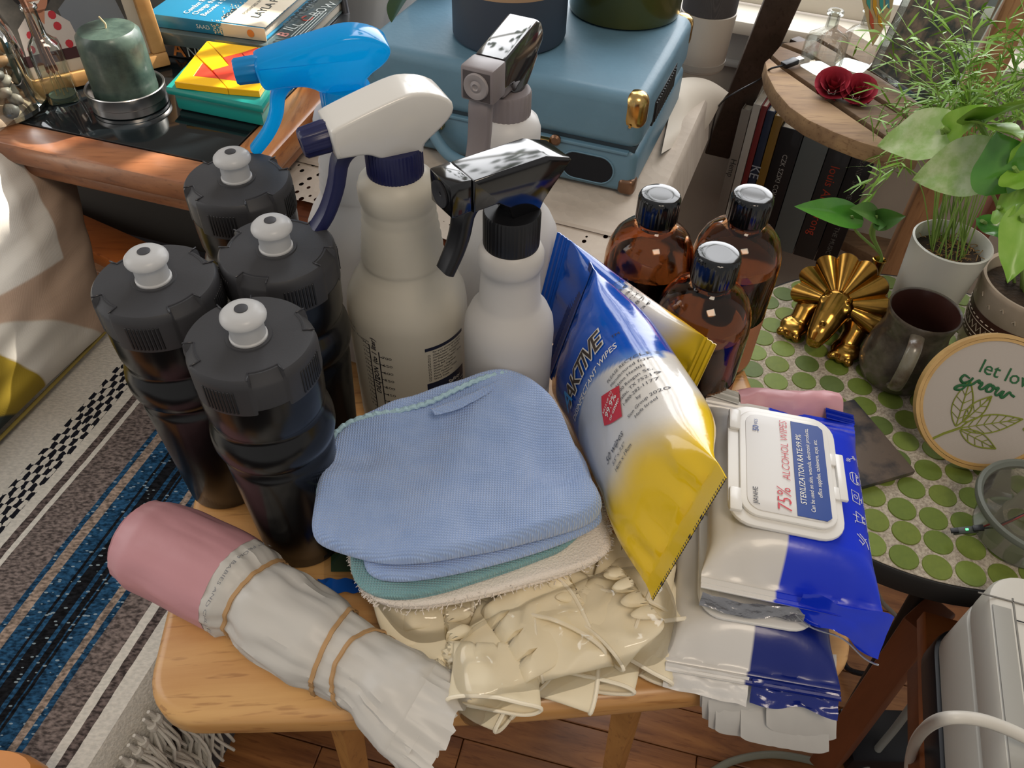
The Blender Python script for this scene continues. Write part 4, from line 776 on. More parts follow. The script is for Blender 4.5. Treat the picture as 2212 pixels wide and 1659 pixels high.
# ================================================================== rolled pink and white bag bundle with rubber bands
ax = [at(300, 1165, .652), at(395, 1208, .650), at(520, 1270, .648), at(600, 1330, .648), at(700, 1395, .646), at(800, 1455, .644), at(872, 1515, .641), at(925, 1548, .637)]
rl = thing('bag_roll', 'rolled pink and white plastic bag bundle bound with rubber bands, at the left front', 'bag roll', (ax[3].x, ax[3].y, ZT), 0)
def rollpt(t, a, seed=0, grow=0):
    c = bez(ax, 60); k = t*60; i = min(59, int(k)); p = c[i].lerp(c[i+1], k-i); d = (c[min(60, i+2)]-c[max(0, i-1)]).normalized()
    R = [(0, .026), (.06, .0295), (.2, .0305), (.30, .0300), (.345, .0255), (.42, .0285), (.55, .0270), (.61, .0235), (.68, .0225), (.72, .0225), (.80, .0255), (.90, .029), (1, .031)]
    for (a0, r0), (a1, r1) in zip(R, R[1:]):
        if a0 <= t <= a1: r = r0+(r1-r0)*sstep(a0, a1, t); break
    fl = 1 if t < .75 else 1-.45*sstep(.75, 1, t)
    r += grow; cr = (.0022*noise.noise(V3((cos(a)*2.2, sin(a)*2.2, t*12+seed)))+.0016*(1-2*abs(noise.noise(V3((cos(a)*4+3, sin(a)*4, t*5+seed))))))*(1 if t > .27 else .45)
    x = d.cross(V3((0, 0, 1))).normalized(); u = x.cross(d); s_ = sin(a); q = p+x*(r+cr)*cos(a)+u*(r*fl+cr)*s_
    q.z = max(q.z, ZT+.0008); return q
pinkm = P('pink_bag', '#c08c92', .45, bump=('noise', 40, .25, .003)); whbag = translucent('bag_white', '#d6d2cb', .2, .4)
def rollseg(t0, t1, nm, m, n=40, cap0=False, cap1=False, grow=0):
    bb = B(); bb.grid(lambda u, v: rollpt(t0+(t1-t0)*u, 2*pi*v, 0, grow), n, 72, cv=True); k = len(bb.v)
    if cap0: c = sum(bb.v[:72], V3())/72; bb.v.append(c); bb.f += [[k, i, (i+1) % 72] for i in range(72)]
    return bb.obj(nm, m, rl, world=True)
rollseg(0.001, .27, 'pink_end', pinkm, 30, True, False, .0006); rollseg(.02, 1, 'white_wrap', whbag, 110)
bb = B()
for k in range(4):        # curled inner layers seen at the pink end
    bb.grid(lambda u, v: (lambda c, q: c.lerp(q, .35+.17*k)+V3((-.002-.002*(k % 2), .001, .0)))(rollpt(.002, 0).lerp(rollpt(.002, pi), .5), rollpt(.002, 2*pi*u))+V3((.012*v, -.008*v, 0)), 60, 2)
bb.obj('rolled_edge', P('pink_edge', '#a9787e', .5), rl, world=True, kind='stuff')
tdir = (ax[-1]-ax[-2]).normalized(); tdir.z = -.12
for k in range(7):        # loose layers at the open end
    def tl(u, v, k=k):
        a = pi*(-.02+.05*k)+u*pi*(1.06-.10*k); p = rollpt(.90+.10*v, a, 0); c = rollpt(.90+.10*v, 0).lerp(rollpt(.90+.10*v, pi), .5); jag = .004*abs(nz((u*11, k*3, 0), 1, 6))+.003*(int(u*9+k) % 2)*v
        return p.lerp(c, .10*k*v)+tdir*((.013-.0035*k+jag)*v)+V3((0, 0, .0012*k*(1-v)*0-.0008*k+.0022*sin(u*17+k*2)*v))
    bb = B(); bb.grid(tl, 60, 8); bb.obj('loose_layer', whbag, rl, world=True)
rub = P('rubber_band', '#b08a5e', .6)
for t0, sl_, ph in ((.345, .010, .4), (.60, .012, 1.2), (.70, -.05, .3)):
    bb = B(); pts = [rollpt(t0+sl_*sin(a+ph), a, 0, .0006) for a in [2*pi*k/64 for k in range(64)]]; c = sum(pts, V3())/64; n_ = len(pts)
    for i, p in enumerate(pts):
        r = (p-c).normalized(); tg = (pts[(i+1) % n_]-pts[i-1]).normalized(); s2 = r.cross(tg).normalized()
        for dr, ds in ((.0008, -.0013), (.0008, .0013), (-.0004, .0013), (-.0004, -.0013)): bb.v.append(p+r*dr+s2*ds)
    for i in range(n_):
        for k in range(4): bb.f.append([i*4+k, i*4+(k+1) % 4, ((i+1) % n_)*4+(k+1) % 4, ((i+1) % n_)*4+k])
    bb.obj('rubber_band', rub, rl, world=True)
text('lettering', 'AWAY FROM BABIES AND CHILDREN', .0062, lambda x, y: rollpt(.295+y*1.9, 1.25-x/.031*1.0, 0, .0012), P('stamp_ink', '#7d7d80', .6), rl, world=True, sx=.9)
# ================================================================== latex gloves in clear bags
lat = translucent('latex', '#fcf0d2', .2, .45); latr = translucent('latex_roll', '#fff6e0', .2, .4)
cb = film("clear_bag", (1, 1, 1), .06, .08, .7)
def glove_mesh(seed):
    r = random.Random(seed); b = B(); W_, yf, th_, sl = .074, r.uniform(.045, .075), r.uniform(2.2, 2.9)*(1 if seed == 7 else -1), r.uniform(-.5, .5); amp = .0055
    def bend(p):
        d = V3((sl, 1, 0)).normalized(); e = p.dot(d)-yf
        if e > 0:
            R = .008; arc = R*abs(th_); sg = 1 if th_ > 0 else -1
            if e < arc: a = e/R; off = V3((0, 0, sg*R*(1-cos(a)))); p = p-d*e+d*(R*sin(a))+off+V3((0, 0, p.z*cos(a)-p.z))
            else: a = abs(th_); p = p-d*e+d*(R*sin(a)+(e-arc)*cos(a))+V3((0, 0, sg*(R*(1-cos(a))+(e-arc)*sin(a)*.25)))
        q = p*20+V3((seed, seed*2, 0)); return p+V3((amp*noise.noise(q), amp*noise.noise(q+V3((9, 0, 0))), amp*1.0*(.5-1.6*abs(noise.noise(q*.9+V3((0, 5, 0)))))))
    def f(u, v):
        e = 2*pi*v; x = cos(e); ln = .080+.026*(abs(sin(2*pi*(x+1)*.999))**.5)*(1-.12*x*x); s_ = sin(e); wd_ = W_/2*(1-.10*u+.06*sin(pi*u)); k = .35+.65*abs(sin(2*pi*(x+1)))**.5 if u > .6 else 1
        return bend(V3((x*wd_, u*ln,   .0080*s_*k*(1-u**6)**.5*(1+.5*max(0, 1-u*8))+.0002)))
    b.grid(f, 26, 96, cv=True); cuff = B(); cuff.tube([f(.005, k/60) for k in range(61)], .0018, 7, cap=False); return b, cuff
gcount = 0; gprot = []
def put_gloves(spots, label, group, bagname, bagl, outline, zb, zt):
    global gcount
    for i, (x, y, z, rz, tx, ty, sc) in enumerate(spots):
        if i < 5 and len(gprot) < 5:
            b, c = glove_mesh(i*3+1); g = bpy.data.objects.new('latex_glove', None); COL.objects.link(g); o = b.obj('hand', lat, g); c.obj('cuff_roll', latr, g); gprot.append(g)
        else: g = dup(gprot[gcount % 5])
        tag(g, label, 'glove', group); g.location = (x, y, z); g.rotation_euler = (tx, ty, rz); g.scale = (sc, sc, sc); gcount += 1
    t = thing('clear_bag', bagl, 'bag', (sum(p.x for p in outline)/len(outline), sum(p.y for p in outline)/len(outline), zb), 0)
    slab(outline, zb, zt, .012, lambda x, y: .004*noise.noise(V3((x*28, y*28, 2)))+.002*(1-2*abs(noise.noise(V3((x*60, y*60, 5))))), lambda x, y: 0, 130, 26, 3).obj('film', cb, t, world=True); return t
rg = random.Random(5)
s1 = []
for i, (px_g, py_g) in enumerate(((880, 1350), (960, 1340), (1060, 1320), (1150, 1275), (1230, 1230), (900, 1300), (1010, 1290))): p = at(px_g, py_g, .640); s1.append((p.x, p.y+.012, .634+.003*(i % 3), rg.uniform(0, 6.3), rg.uniform(-.15, .15), rg.uniform(-.15, .15), .82))
o1_ = [at(x, y, .640) for x, y in ((800, 1300), (835, 1350), (885, 1392), (960, 1388), (1070, 1345), (1200, 1270), (1330, 1200))]+[V3((.06, .31, 0)), V3((-.02, .33, 0)), V3((-.09, .27, 0))]
put_gloves(s1, 'cream latex glove crumpled in the clear bag under the white terry cloth', 'gloves in the rear bag', 'clear_bag', 'clear plastic bag of latex gloves under the cloth pile', o1_, ZT+.001, .656)
s2 = []
for i, (px_g, py_g) in enumerate(((1045, 1465), (1115, 1462), (1200, 1445), (1290, 1425), (1385, 1385), (1030, 1405), (1110, 1405), (1200, 1385), (1300, 1365), (1390, 1320), (1180, 1335), (1280, 1310), (1375, 1275), (1090, 1440), (1240, 1420), (1340, 1390), (1160, 1405), (1250, 1350), (1330, 1320), (1070, 1500))):
    p = at(px_g, py_g, .645); a = rg.uniform(0, 6.3); sc_g = rg.uniform(.66, .80); o_ = Rz(a) @ V3((0, .034*sc_g, 0)); s2.append((p.x-o_.x, p.y-o_.y+.014, .631+.0011*i, a, rg.uniform(-.12, .12), rg.uniform(-.12, .12), sc_g))
o2_ = [at(x, y, .642) for x, y in ((962, 1400), (985, 1555), (1035, 1560), (1080, 1530), (1250, 1480), (1420, 1440), (1462, 1390), (1455, 1290), (1400, 1240), (1290, 1255), (1150, 1310))]
put_gloves(s2, 'cream latex glove crumpled in the front clear bag beside the roll', 'gloves in the front bag', 'clear_bag', 'clear plastic bag stuffed with cream latex gloves at the front edge', o2_, ZT+.001, .664)
# ------------------------------------------------------------------ small zip bag under the cloths, pink plastic behind the wipes
zb_ = thing('zip_bag', 'small clear bag with a blue zip strip poking out under the cloths', 'bag', tuple(at(725, 1240, ZT)), 0)
bb = B(); bb.grid(lambda u, v: at(700+u*110, 1180+v*80, ZT+.006+.004*sin(u*4+v*3)), 14, 12); bb.obj('film', film('zip_film', (.9, .9, .88), .2), zb_, world=True)
bb = B(); bb.grid(lambda u, v: at(686+u*120, 1250+v*30+2*sin(u*22), ZT+.004+.002*sin(u*7)+.001*v), 30, 4); bb.obj('zip_strip', P('zip_blue', '#0f4fa8', .3), zb_, world=True)
bb = B(); bb.grid(lambda u, v: at(715+u*50, 1195+v*40, ZT+.003+.001*sin(u*5)), 8, 6); bb.obj('green_leaf_print', P('zip_green', '#2f4a34', .6), zb_, world=True)
pp = thing('pink_bag_roll', 'pink plastic roll end peeking out behind the top alcohol wipes pack', 'bag roll', tuple(at(1715, 850, ZT+.01)), 0)
c_ = at(1700, 890, ZT+.045); bb = B(); bb.grid(lambda u, v: c_+V3((-.038+.076*u, .002*sin(u*9)+.03*v-.012, .018*sin(pi*(.1+.8*v))+.0015*nz((u*8, v*6, 3), 1)-.008*abs(u-.5))), 30, 14); bb.obj('pink_film', pinkm, pp, world=True)
bb = B(); bb.grid(lambda u, v: c_+V3((-.036+.072*u, .016, -.02+.022*v)), 12, 4); bb.obj('inner_layer', whbag, pp, world=True)
# ================================================================== pillow on the couch
pil = P('pillow_print', '#ffffff', .85, attr=True, bump=('weave', 420, .2, .001), spec=.2)
PO = at(-150, 640, .50); px_ = (at(225, 700, .455)-at(-150, 640, .50)).normalized(); pyv = (at(0, 340, .60)-at(0, 960, .44)).normalized(); pz_ = px_.cross(pyv).normalized(); pyv = pz_.cross(px_).normalized()
# the four corners of the cushion: right one at the photo's (228, 708)
C1 = at(232, 712, .432); C2 = at(-5, 952, .432); cy_ = V3((-.40, .62, .34)).normalized()
C4 = C1+(C1-C2).normalized()*0+V3((-.075, .205, .185))*1.28; C3 = C2+(C4-C1); E1 = C2-C1; E1 = E1.normalized()*.42; E2 = (C4-C1).normalized()*.42
PN = E2.cross(E1).normalized(); PN = PN if PN.z > 0 else -PN
def pcol(u, v):
    W, BEI, WH2, MU, DK = hexc('#d9d4cb'), hexc('#b39a86'), hexc('#c8c3b9'), hexc('#96802a'), hexc('#2c3331')
    w_ = u-.03; k = .0035; ss = lambda d: sstep(-k, k, d)
    c = mixc(BEI, W, ss(v-(.292+.10*(u-.19)+.25*(u-.19)**2))*ss(u-(.185+.22*(v-.29)+.3*(v-.29)**2)))
    c = mixc(c, WH2, ss(.75*w_-.28*w_*w_-v)); c = mixc(c, MU, ss(.95*(u-.275)+.5*(u-.275)**2-v)); c = mixc(c, DK, ss(.55*(u-.385)-v))
    return c
pw = thing('pillow', 'pillow printed with beige, white, mustard and dark leaf shapes, on the striped blanket', 'pillow', tuple((C1+C2)/2), 0)
vs, cs, fs = [], [], []; N_ = 230
for side in (1, -1):
    for i in range(N_):
        for j in range(N_):
            u, v = i/(N_-1), j/(N_-1); h = (max(0, 16*u*(1-u)*v*(1-v)))**.42*.075; pin = .045
            uu = u+(.5-u)*pin*sin(pi*v)*1.0*abs(2*u-1); vv = v+(.5-v)*pin*sin(pi*u)*abs(2*v-1)
            p = C1+E1*uu+E2*vv+PN*(side*h+.003*noise.noise(V3((u*9, v*9, side)))*(h > .004)+.006*noise.noise(V3((u*4+3, v*14, 2)))*min(1, h*25))
            vs.append(p); cs.append(pcol(u, v))
for s in (0, 1):
    for i in range(N_-1):
        for j in range(N_-1): a = s*N_*N_+i*N_+j; fs.append([a, a+1, a+N_+1, a+N_])
mk('cover', vs, fs, pil, pw, True, True, cs)
bb = B(); ed = [C1+E1*u for u in [k/20 for k in range(21)]]; bb.tube(ed, .0022, 8); bb.obj('piping', P('piping', '#8a7a3c', .8), pw, world=True)
# ================================================================== things on the cabinet
wickm = P('wick', '#cbb78e', .8); wax = P('green_wax', '#47584f', .38, sss=.1, var=(45, .8, '#2f3f3a'), bump=('noise', 120, .25, .001), coat=.15)
tinm = P('tin', '#d2cfcd', .28, 1); q = at(275, 222, ZS)
q = q+V3((.004, 0, 0)); tin = thing('tin_tray', 'round shallow silver tin under the green candle', 'tin', (q.x, q.y, ZS), 0)
B().lathe([(0, .0), (.040, 0), (.0415, .001), (.0415, .0085), (.0425, .0095), (.0425, .0205), (.0432, .0215), (.0425, .0225), (.0405, .0215), (.0395, .012), (.0395, .0025), (0, .0022)], 80).obj('tin_body', tinm, tin)
cnd = thing('pillar_candle', 'dark green pillar candle standing in the silver tin', 'candle', (q.x-.001, q.y+.002, ZS+.0024), .4)
B().lathe([(0, 0), (.032, 0), (.0345, .002), (.035, .006), (.0342, .066), (.0330, .076), (.029, .0805), (.020, .0815), (0, .0812)], 64, mod=lambda a, j, r, z: (r*(1+.012*noise.noise(V3((cos(a)*2, sin(a)*2, z*30)))), z)).obj('wax', wax, cnd)
B().tube(bez([(0, 0, .080), (.001, .001, .085), (-.001, .002, .089), (-.003, .002, .093)], 10), .0009, 6).obj('wick', wickm, cnd)
# pebble jar at the frame's left edge
glass, nt, b = newmat('clear_glass'); b.inputs['Transmission Weight'].default_value = 1; b.inputs['Roughness'].default_value = .01; b.inputs['IOR'].default_value = 1.3; b.inputs['Base Color'].default_value = (.93, .97, .95, 1)
glf = film('thin_glass', (.93, .96, .94), .25, .03)
q = at(-8, 236, ZS); jar = thing('pebble_jar', 'clear glass jar half filled with pebbles at the left edge', 'jar', (q.x, q.y, ZS), 0)
B().lathe([(0, .0005), (.050, .0005), (.0535, .003), (.0545, .008), (.0515, .013), (.0495, .022), (.0485, .06), (.046, .085), (.039, .105), (.030, .118), (.027, .126), (.028, .150), (.0295, .152)], 64).obj('glass', glf, jar)
pebm = [P('pebble%d' % k, c, .5, var=(60, .5, c2)) for k, (c, c2) in enumerate((('#b5a58f', '#9c8b75'), ('#cfc7ba', '#b5ac9e'), ('#8a8378', '#6f685e'), ('#a9845f', '#8d6c4b'), ('#5d5a55', '#494641')))]
rp_ = random.Random(11); protos = []
for k in range(8):
    bm = bmesh.new(); bmesh.ops.create_icosphere(bm, subdivisions=2, radius=1); sx, sy, sz = rp_.uniform(.0085, .013), rp_.uniform(.006, .009), rp_.uniform(.005, .0075)
    for v in bm.verts: n = 1+.18*noise.noise(v.co*1.3+V3((k*5, 0, 0))); v.co = V3((v.co.x*sx*n, v.co.y*sy*n, v.co.z*sz*n))
    me = bpy.data.meshes.new('pebble'); bm.to_mesh(me); bm.free(); me.polygons.foreach_set('use_smooth', [True]*len(me.polygons)); me.materials.append(pebm[k % 5]); protos.append(me)
for lay in range(10):
    R_l = .0400-.0008*lay if lay < 8 else .028
    for k in range(11 if lay < 8 else 6):
        a = 2*pi*(k+.5*(lay % 2))/(11 if lay < 8 else 6)+rp_.uniform(-.1, .1); r = R_l*rp_.uniform(.88, 1) if k % 3 else R_l*.55
        o = bpy.data.objects.new('pebble', protos[rp_.randrange(8)]); COL.objects.link(o); o.location = (q.x+r*cos(a), q.y+r*sin(a), ZS+.011+lay*.0095); o.rotation_euler = (rp_.uniform(-.5, .5), rp_.uniform(-.5, .5), rp_.uniform(0, 6))
        tag(o, 'smooth pebble piled inside the glass jar at the left edge', 'pebble', 'pebbles in the glass jar')
# bud vase with incense sticks
q = at(139, 212, ZS); vz = thing('bud_vase', 'small square clear glass bottle holding incense sticks', 'vase', (q.x, q.y, ZS), .45)
def sq(w_, z, rr=.3): return [V3((math.copysign(abs(cos(a))**rr, cos(a))*w_, math.copysign(abs(sin(a))**rr, sin(a))*w_, z)) for a in [2*pi*k/40+1e-4 for k in range(40)]]
secs = [(.0155, .0005, .3), (.0165, .003, .3), (.0165, .055, .3), (.0155, .062, .4), (.011, .068, .7), (.0075, .073, 1), (.0068, .092, 1), (.0068, .098, 1), (.0088, .100, 1), (.0090, .103, 1), (.0082, .104, 1)]
bb = B(); rows = [sq(*s) for s in secs]; bb.v = [v for r in rows for v in r]
for i in range(len(rows)-1):
    for k in range(40): bb.f.append([i*40+k, i*40+(k+1) % 40, (i+1)*40+(k+1) % 40, (i+1)*40+k])
bb.f.append(list(range(40))); bb.obj('glass', film('vase_glass', (.86, .92, .89), .35, .03), vz)
B().lathe([(0, .001), (.0135, .001), (.0145, .006), (0, .0055)], 30).obj('thick_base', P('glass_green', '#8fa89c', .1, trans=.7), vz)
stk = P('incense', '#6d4836', .9, bump=('noise', 400, .5, .0006)); stw = P('incense_core', '#a88a58', .7)
for k, (ox, oy, tx, ty) in enumerate(((-.006, -.003, -.010, .004), (.006, .002, -.012, -.004), (-.002, .004, -.004, .006), (.002, -.005, -.016, .000))):
    s = thing('incense_stick', ('brown incense stick leaning left in the small glass bottle', 'brown incense stick with its foot at the right of the glass bottle', 'brown incense stick standing straightest in the glass bottle', 'brown incense stick leaning furthest out of the glass bottle')[k], 'incense', (q.x, q.y, ZS+.004), .45, 'incense sticks in the bud vase')
    d = V3((tx*.25-ox*.75, ty*.25-oy*.75, .096)); p0 = V3((ox, oy, .0)); B().tube([p0, p0+d*.3], .0006, 6).obj('core', stw, s); B().tube([p0+d*.28, p0+d*.3, p0+d*2.0], [.0008, .0017, .0017], 8).obj('coating', stk, s)
# framed photograph, leaning back
FB, FL_ = at(365, 138, ZS), at(68, 208, ZS); fx = (FB-FL_).normalized(); fz = V3((-fx.y*.16, fx.x*.16, .987)).normalized(); fy = fz.cross(fx).normalized()
fr_ = thing('picture_frame', 'light wood picture frame holding a family photograph, behind the candle', 'picture frame', tuple(FB), 0)
FW, FH, rail = .235, .20, .017
lw_ = wood('light_frame', '#c79a62', '#b08049', 'X', .5, 16, .1, False)
def fbox(x0, x1, z0, z1, y0, y1, nm, m, par=fr_, bev=.002):
    M = frameM(FB, fx, fy, fz); return B().box(((x0+x1)/2, (y0+y1)/2, (z0+z1)/2), (x1-x0, y1-y0, z1-z0), bev, M).obj(nm, m, par, world=True)
for x0, x1, z0, z1 in ((-FW, 0, .001, rail), (-FW, 0, FH-rail, FH), (-rail, -.0002, rail, FH-rail), (-FW, -FW+rail, rail, FH-rail)): fbox(x0, x1, z0, z1, -.012, .006, 'frame_rail', lw_)
fbox(-FW+rail, -rail, rail, FH-rail, -.002, .002, 'mat_board', P('mat_board', '#b9b2a6', .8), bev=.0003)
pic = thing('x', None, None) if False else None
def fp(x, z, off=-.0026): return FB+fx*x+fz*z+fy*off
def flat(nm, pts, off, m, par): b = B(); b.v = [fp(x, z, off) for x, z in pts]; b.f = [list(range(len(pts)))]; return b.obj(nm, m, par, False, True)
X0, X1, Z0_, Z1_ = -FW+.030, -.030, .030, FH-.025
ph = flat('photograph', [(X0, Z0_), (X1, Z0_), (X1, Z1_), (X0, Z1_)], -.0024, P('photo_ground', '#3a3937', .35, var=(40, .7, '#55514c')), fr_)
flat('photo_border', [(X0, Z0_), (X1, Z0_), (X1, Z0_+.012), (X0, Z0_+.012)], -.0026, P('photo_maroon', '#3e2528', .4), fr_)
def ell(cx, cz, rx, rz, n=28): return [(cx+rx*cos(2*pi*k/n), cz+rz*sin(2*pi*k/n)) for k in range(n)]
ski, hai, wsh, rdf, gsh = P('photo_skin', '#a9735a', .4), P('photo_hair', '#1f1b1b', .4), P('photo_white_shirt', '#b5aca6', .4), P('photo_red', '#a82f38', .4), P('photo_grey_shirt', '#6c7178', .4)
cx1, cx2 = -.118, -.072
flat('photo_figure_shirt', [(cx1-.030, Z0_+.012), (cx1-.027, .070), (cx1-.012, .083), (cx1+.012, .083), (cx1+.027, .068), (cx1+.030, Z0_+.012)], -.0028, wsh, fr_); flat('photo_figure_shirt', [(cx2-.024, Z0_+.03), (cx2-.026, .082), (cx2-.010, .094), (cx2+.012, .094), (cx2+.036, .080), (cx2+.042, Z0_+.012), (cx2-.02, Z0_+.012)], -.0027, gsh, fr_)
flat('photo_figure_hair', ell(cx1, .107, .021, .022), -.0029, hai, fr_); flat('photo_figure_face', ell(cx1, .101, .0145, .019), -.0030, ski, fr_); flat('photo_figure_neck', [(cx1-.007, .085), (cx1+.007, .085), (cx1+.001, .070)], -.0030, ski, fr_)
flat('photo_figure_hair', ell(cx2, .125, .020, .024), -.0029, hai, fr_); flat('photo_figure_face', ell(cx2, .117, .0155, .021), -.0030, P('photo_skin_dark', '#7d4a38', .4), fr_)
for x, z in ((-.017, .062), (-.008, .045), (.013, .066), (.018, .046), (.004, .052), (-.022, .048), (.012, .078)): flat('photo_flower', ell(cx1+x, z, .0042, .0046, 9), -.0030, rdf, fr_)
for s in (-1, 1): flat('photo_figure_eye', ell(cx1+s*.0055, .105, .0018, .0009, 8), -.0031, hai, fr_)
flat('photo_figure_smile', [(cx1-.006, .0945), (cx1+.006, .0945), (cx1+.003, .0915), (cx1-.003, .0915)], -.0031, P('photo_teeth', '#d8cfc6', .4), fr_)
fbox(-.13, -.11, .01, .12, .03, .036, 'back_strut', lw_)
# ------------------------------------------------------------------ tangram puzzle in its teal box
teal = P('teal_plastic', '#1d8f86', .28, coat=.2); yel = P('yellow_plastic', '#e7b012', .22, coat=.2); redp = P('red_plastic', '#cf3f2c', .28, coat=.2)
zt = ZS+.030
k4 = [at(356, 186, zt), at(566, 228, zt), at(640, 115, zt), at(447, 88, zt)]; ctr = sum(k4, V3())/4
tz = thing('puzzle_box', 'shallow teal plastic puzzle box on the cabinet beside the candle', 'puzzle box', (ctr.x, ctr.y, ZS), 0)
def shrink(pts, f, z=None): return [(ctr.x+(p.x-ctr.x)*f, ctr.y+(p.y-ctr.y)*f) for p in pts]
bb = B(); bb.prism(shrink(k4, .90), ZS+.0005, zt-.010, bev=.003); bb.prism(shrink(k4, 1.0), zt-.0105, zt, bev=.004); bb.obj('box_body', teal, tz, world=True)
def zp(x, y): return (330+x/5.144, y/5.144)
PZ = [('yellow', 'L-shaped yellow puzzle piece at the box front left', [(235, 905), (470, 600), (555, 690), (450, 840), (735, 870), (830, 980)]), ('yellow', 'yellow puzzle piece at the box front right, under the blue nozzle', [(830, 980), (735, 870), (1030, 910), (1120, 800), (1335, 775), (1180, 1010)]),
      ('yellow', 'yellow wedge puzzle piece at the left pointing into the red shape', [(470, 600), (600, 450), (690, 540), (845, 720), (655, 775)]), ('yellow', 'yellow puzzle piece along the box back edge', [(600, 450), (1165, 520), (985, 580), (780, 630), (690, 540)]),
      ('yellow', 'yellow puzzle piece at the box right back corner', [(1165, 520), (1450, 555), (1335, 775), (1120, 800), (1060, 670), (1255, 605)]), ('red', 'small red triangle puzzle piece at the left, the tail of the red shape', [(450, 840), (555, 690), (735, 870)]),
      ('red', 'largest red puzzle piece in the middle of the box', [(655, 775), (845, 720), (780, 630), (985, 580), (1055, 680), (945, 825), (1030, 910), (735, 870)]), ('red', 'red four-sided puzzle piece at the back of the red shape', [(985, 580), (1165, 520), (1255, 605), (1060, 670)]), ('red', 'red puzzle piece nearest the clear blue nozzle', [(1055, 680), (1120, 800), (1030, 910), (945, 825)])]
for c, lab, pts in PZ:
    pts = [at(*zp(*p), zt+.008) for p in pts]; cc = sum(pts, V3())/len(pts); pts = [p+(cc-p).normalized()*.0004 for p in pts]
    o = B().prism([(p.x-cc.x, p.y-cc.y) for p in pts], 0, .0075, bev=.0005, seg=1).obj('puzzle_piece', yel if c == 'yellow' else redp, None, False); o.location = (cc.x, cc.y, zt+.0002); tag(o, lab, 'puzzle piece', 'tangram pieces on the teal box')
# ------------------------------------------------------------------ books
page = P('book_pages', '#c9bfae', .85, bump=('weave', 900, .4, .0006))
def book(name_lab, FL, FR, depth, z0, z1, cov, cat='book'):
    """FL, FR: the two near corners (spine side) in plan; the book goes back from there"""
    FL, FR = V3((FL.x, FL.y, 0)), V3((FR.x, FR.y, 0)); X = (FR-FL).normalized(); Y = V3((-X.y, X.x, 0)); W_ = (FR-FL).length; M = frameM(V3((FL.x, FL.y, z0)), X, Y, V3((0, 0, 1))); h = z1-z0
    t = thing('book', name_lab, cat, (FL.x, FL.y, z0), 0, 'books stacked on the cabinet')
    B().box((W_/2, depth/2+.001, h/2), (W_-.006, depth-.006, h-.005), .0006, M).obj('pages', page, t, world=True)
    B().box((W_/2, depth/2, .0012), (W_, depth, .0022), .0008, M).obj('back_cover', cov, t, world=True); B().box((W_/2, depth/2, h-.0012), (W_, depth, .0022), .0008, M).obj('front_cover', cov, t, world=True)
    B().box((W_/2, -.0006, h/2), (W_, .0026, h), .0011, M).obj('spine', cov, t, world=True); return t, M, W_, h
z1, z2, z3 = ZS+.021, ZS+.037, ZS+.053
sp0, sp1 = at(318, 27, z3), at(571, 60, z3); bx = (sp1-sp0).normalized(); by_ = V3((-bx.y, bx.x, 0))
dkc = P('book_black', '#1d1f21', .35, coat=.2); gyc = P('book_grey', '#4d5a5c', .18, coat=.5); blc = P('book_blue', '#1c6f92', .4, coat=.2); crm = P('book_cream', '#c9bfac', .5)
tA, MA, wA, hA_ = book('large black book at the bottom of the stack, orange letter on the spine', at(352, 119, ZS), at(352, 119, ZS)+bx*.335, .25, ZS+.0005, z1, dkc)
gl = at(629, 105, z2); tB, MB_, wB, hB_ = book('grey glossy book in the middle of the stack', gl-bx*.20, gl, .165, z1+.0005, z2, gyc)
tC, MC_, wC, hC_ = book('blue and cream book on top of the stack', sp0, sp1, .15, z2+.0005, z3, blc)
B().box((wC-.027, .075-.0004, hC_+.0002), (.056, .148, .0008), .0002, MC_).box((wC-.027, -.0018, hC_/2), (.056, .001, hC_-.0006), .0002, MC_).obj('cream_band', crm, tC, world=True)
bb = B(); rq = random.Random(4)
for k in range(150):
    s = rq.uniform(.0006, .0016); x = wC-.055-abs(rq.gauss(0, .007))
    if k % 3: bb.box((x, rq.uniform(.001, .145), hC_+.0003), (s, s, .0006), 0, MC_)
    else: bb.box((x, -.0019, rq.uniform(.002, hC_-.002)), (s, .0008, s), 0, MC_)
bb.obj('speckles', crm, tC, False, True, kind='stuff')
def bt(M, x0, y0, z0, ang=0, up=False):
    c, s = cos(ang), sin(ang)
    return (lambda x, y: M @ V3((x0+x, -.0026, z0+y))) if up else (lambda x, y: M @ V3((x0+x*c-y*s, y0+x*s+y*c, z0)))
inkd, inkw, inko = P('book_ink', '#1a2a30', .5), P('book_white', '#cfd6d4', .5), P('book_orange', '#c87a3a', .5)
ht = hC_+.0005
for k, (s, z) in enumerate((('me', .024), ('and', .024), ('white', .024), ('supremacy', .024))): text('lettering', s, z, bt(MC_, .115+k*.026-.02, .012, ht, radians(90)), inkd, tC, align='LEFT', world=True, bold=.02)
for k, s in enumerate(('Combat Racism,', 'Change the World, and', 'Become a Good Ancestor')): text('lettering', s, .011, bt(MC_, wC-.108+k*.0115, .010, ht, radians(90)), inkw, tC, align='LEFT', world=True)
text('lettering', 'FOREWORD BY', .0065, bt(MC_, wC-.040, .028, ht+.0006, radians(90)), inkd, tC, align='LEFT', world=True); text('lettering', 'LAYLA F', .016, bt(MC_, wC-.023, .022, ht+.0006, radians(90)), inkd, tC, align='LEFT', world=True)
text('lettering', 'SAAD', .007, bt(MC_, wC-.080, 0, hC_/2, 0, True), inkw, tC, world=True)
bb = B(); bb.lathe([(0, 0), (.0045, 0), (.0045, .0004), (0, .0004)], 20, MC_ @ T(wC-.018, -.0026, hC_/2) @ Matrix.Rotation(pi/2, 4, 'X')); bb.obj('spine_emblem', inko, tC, world=True)
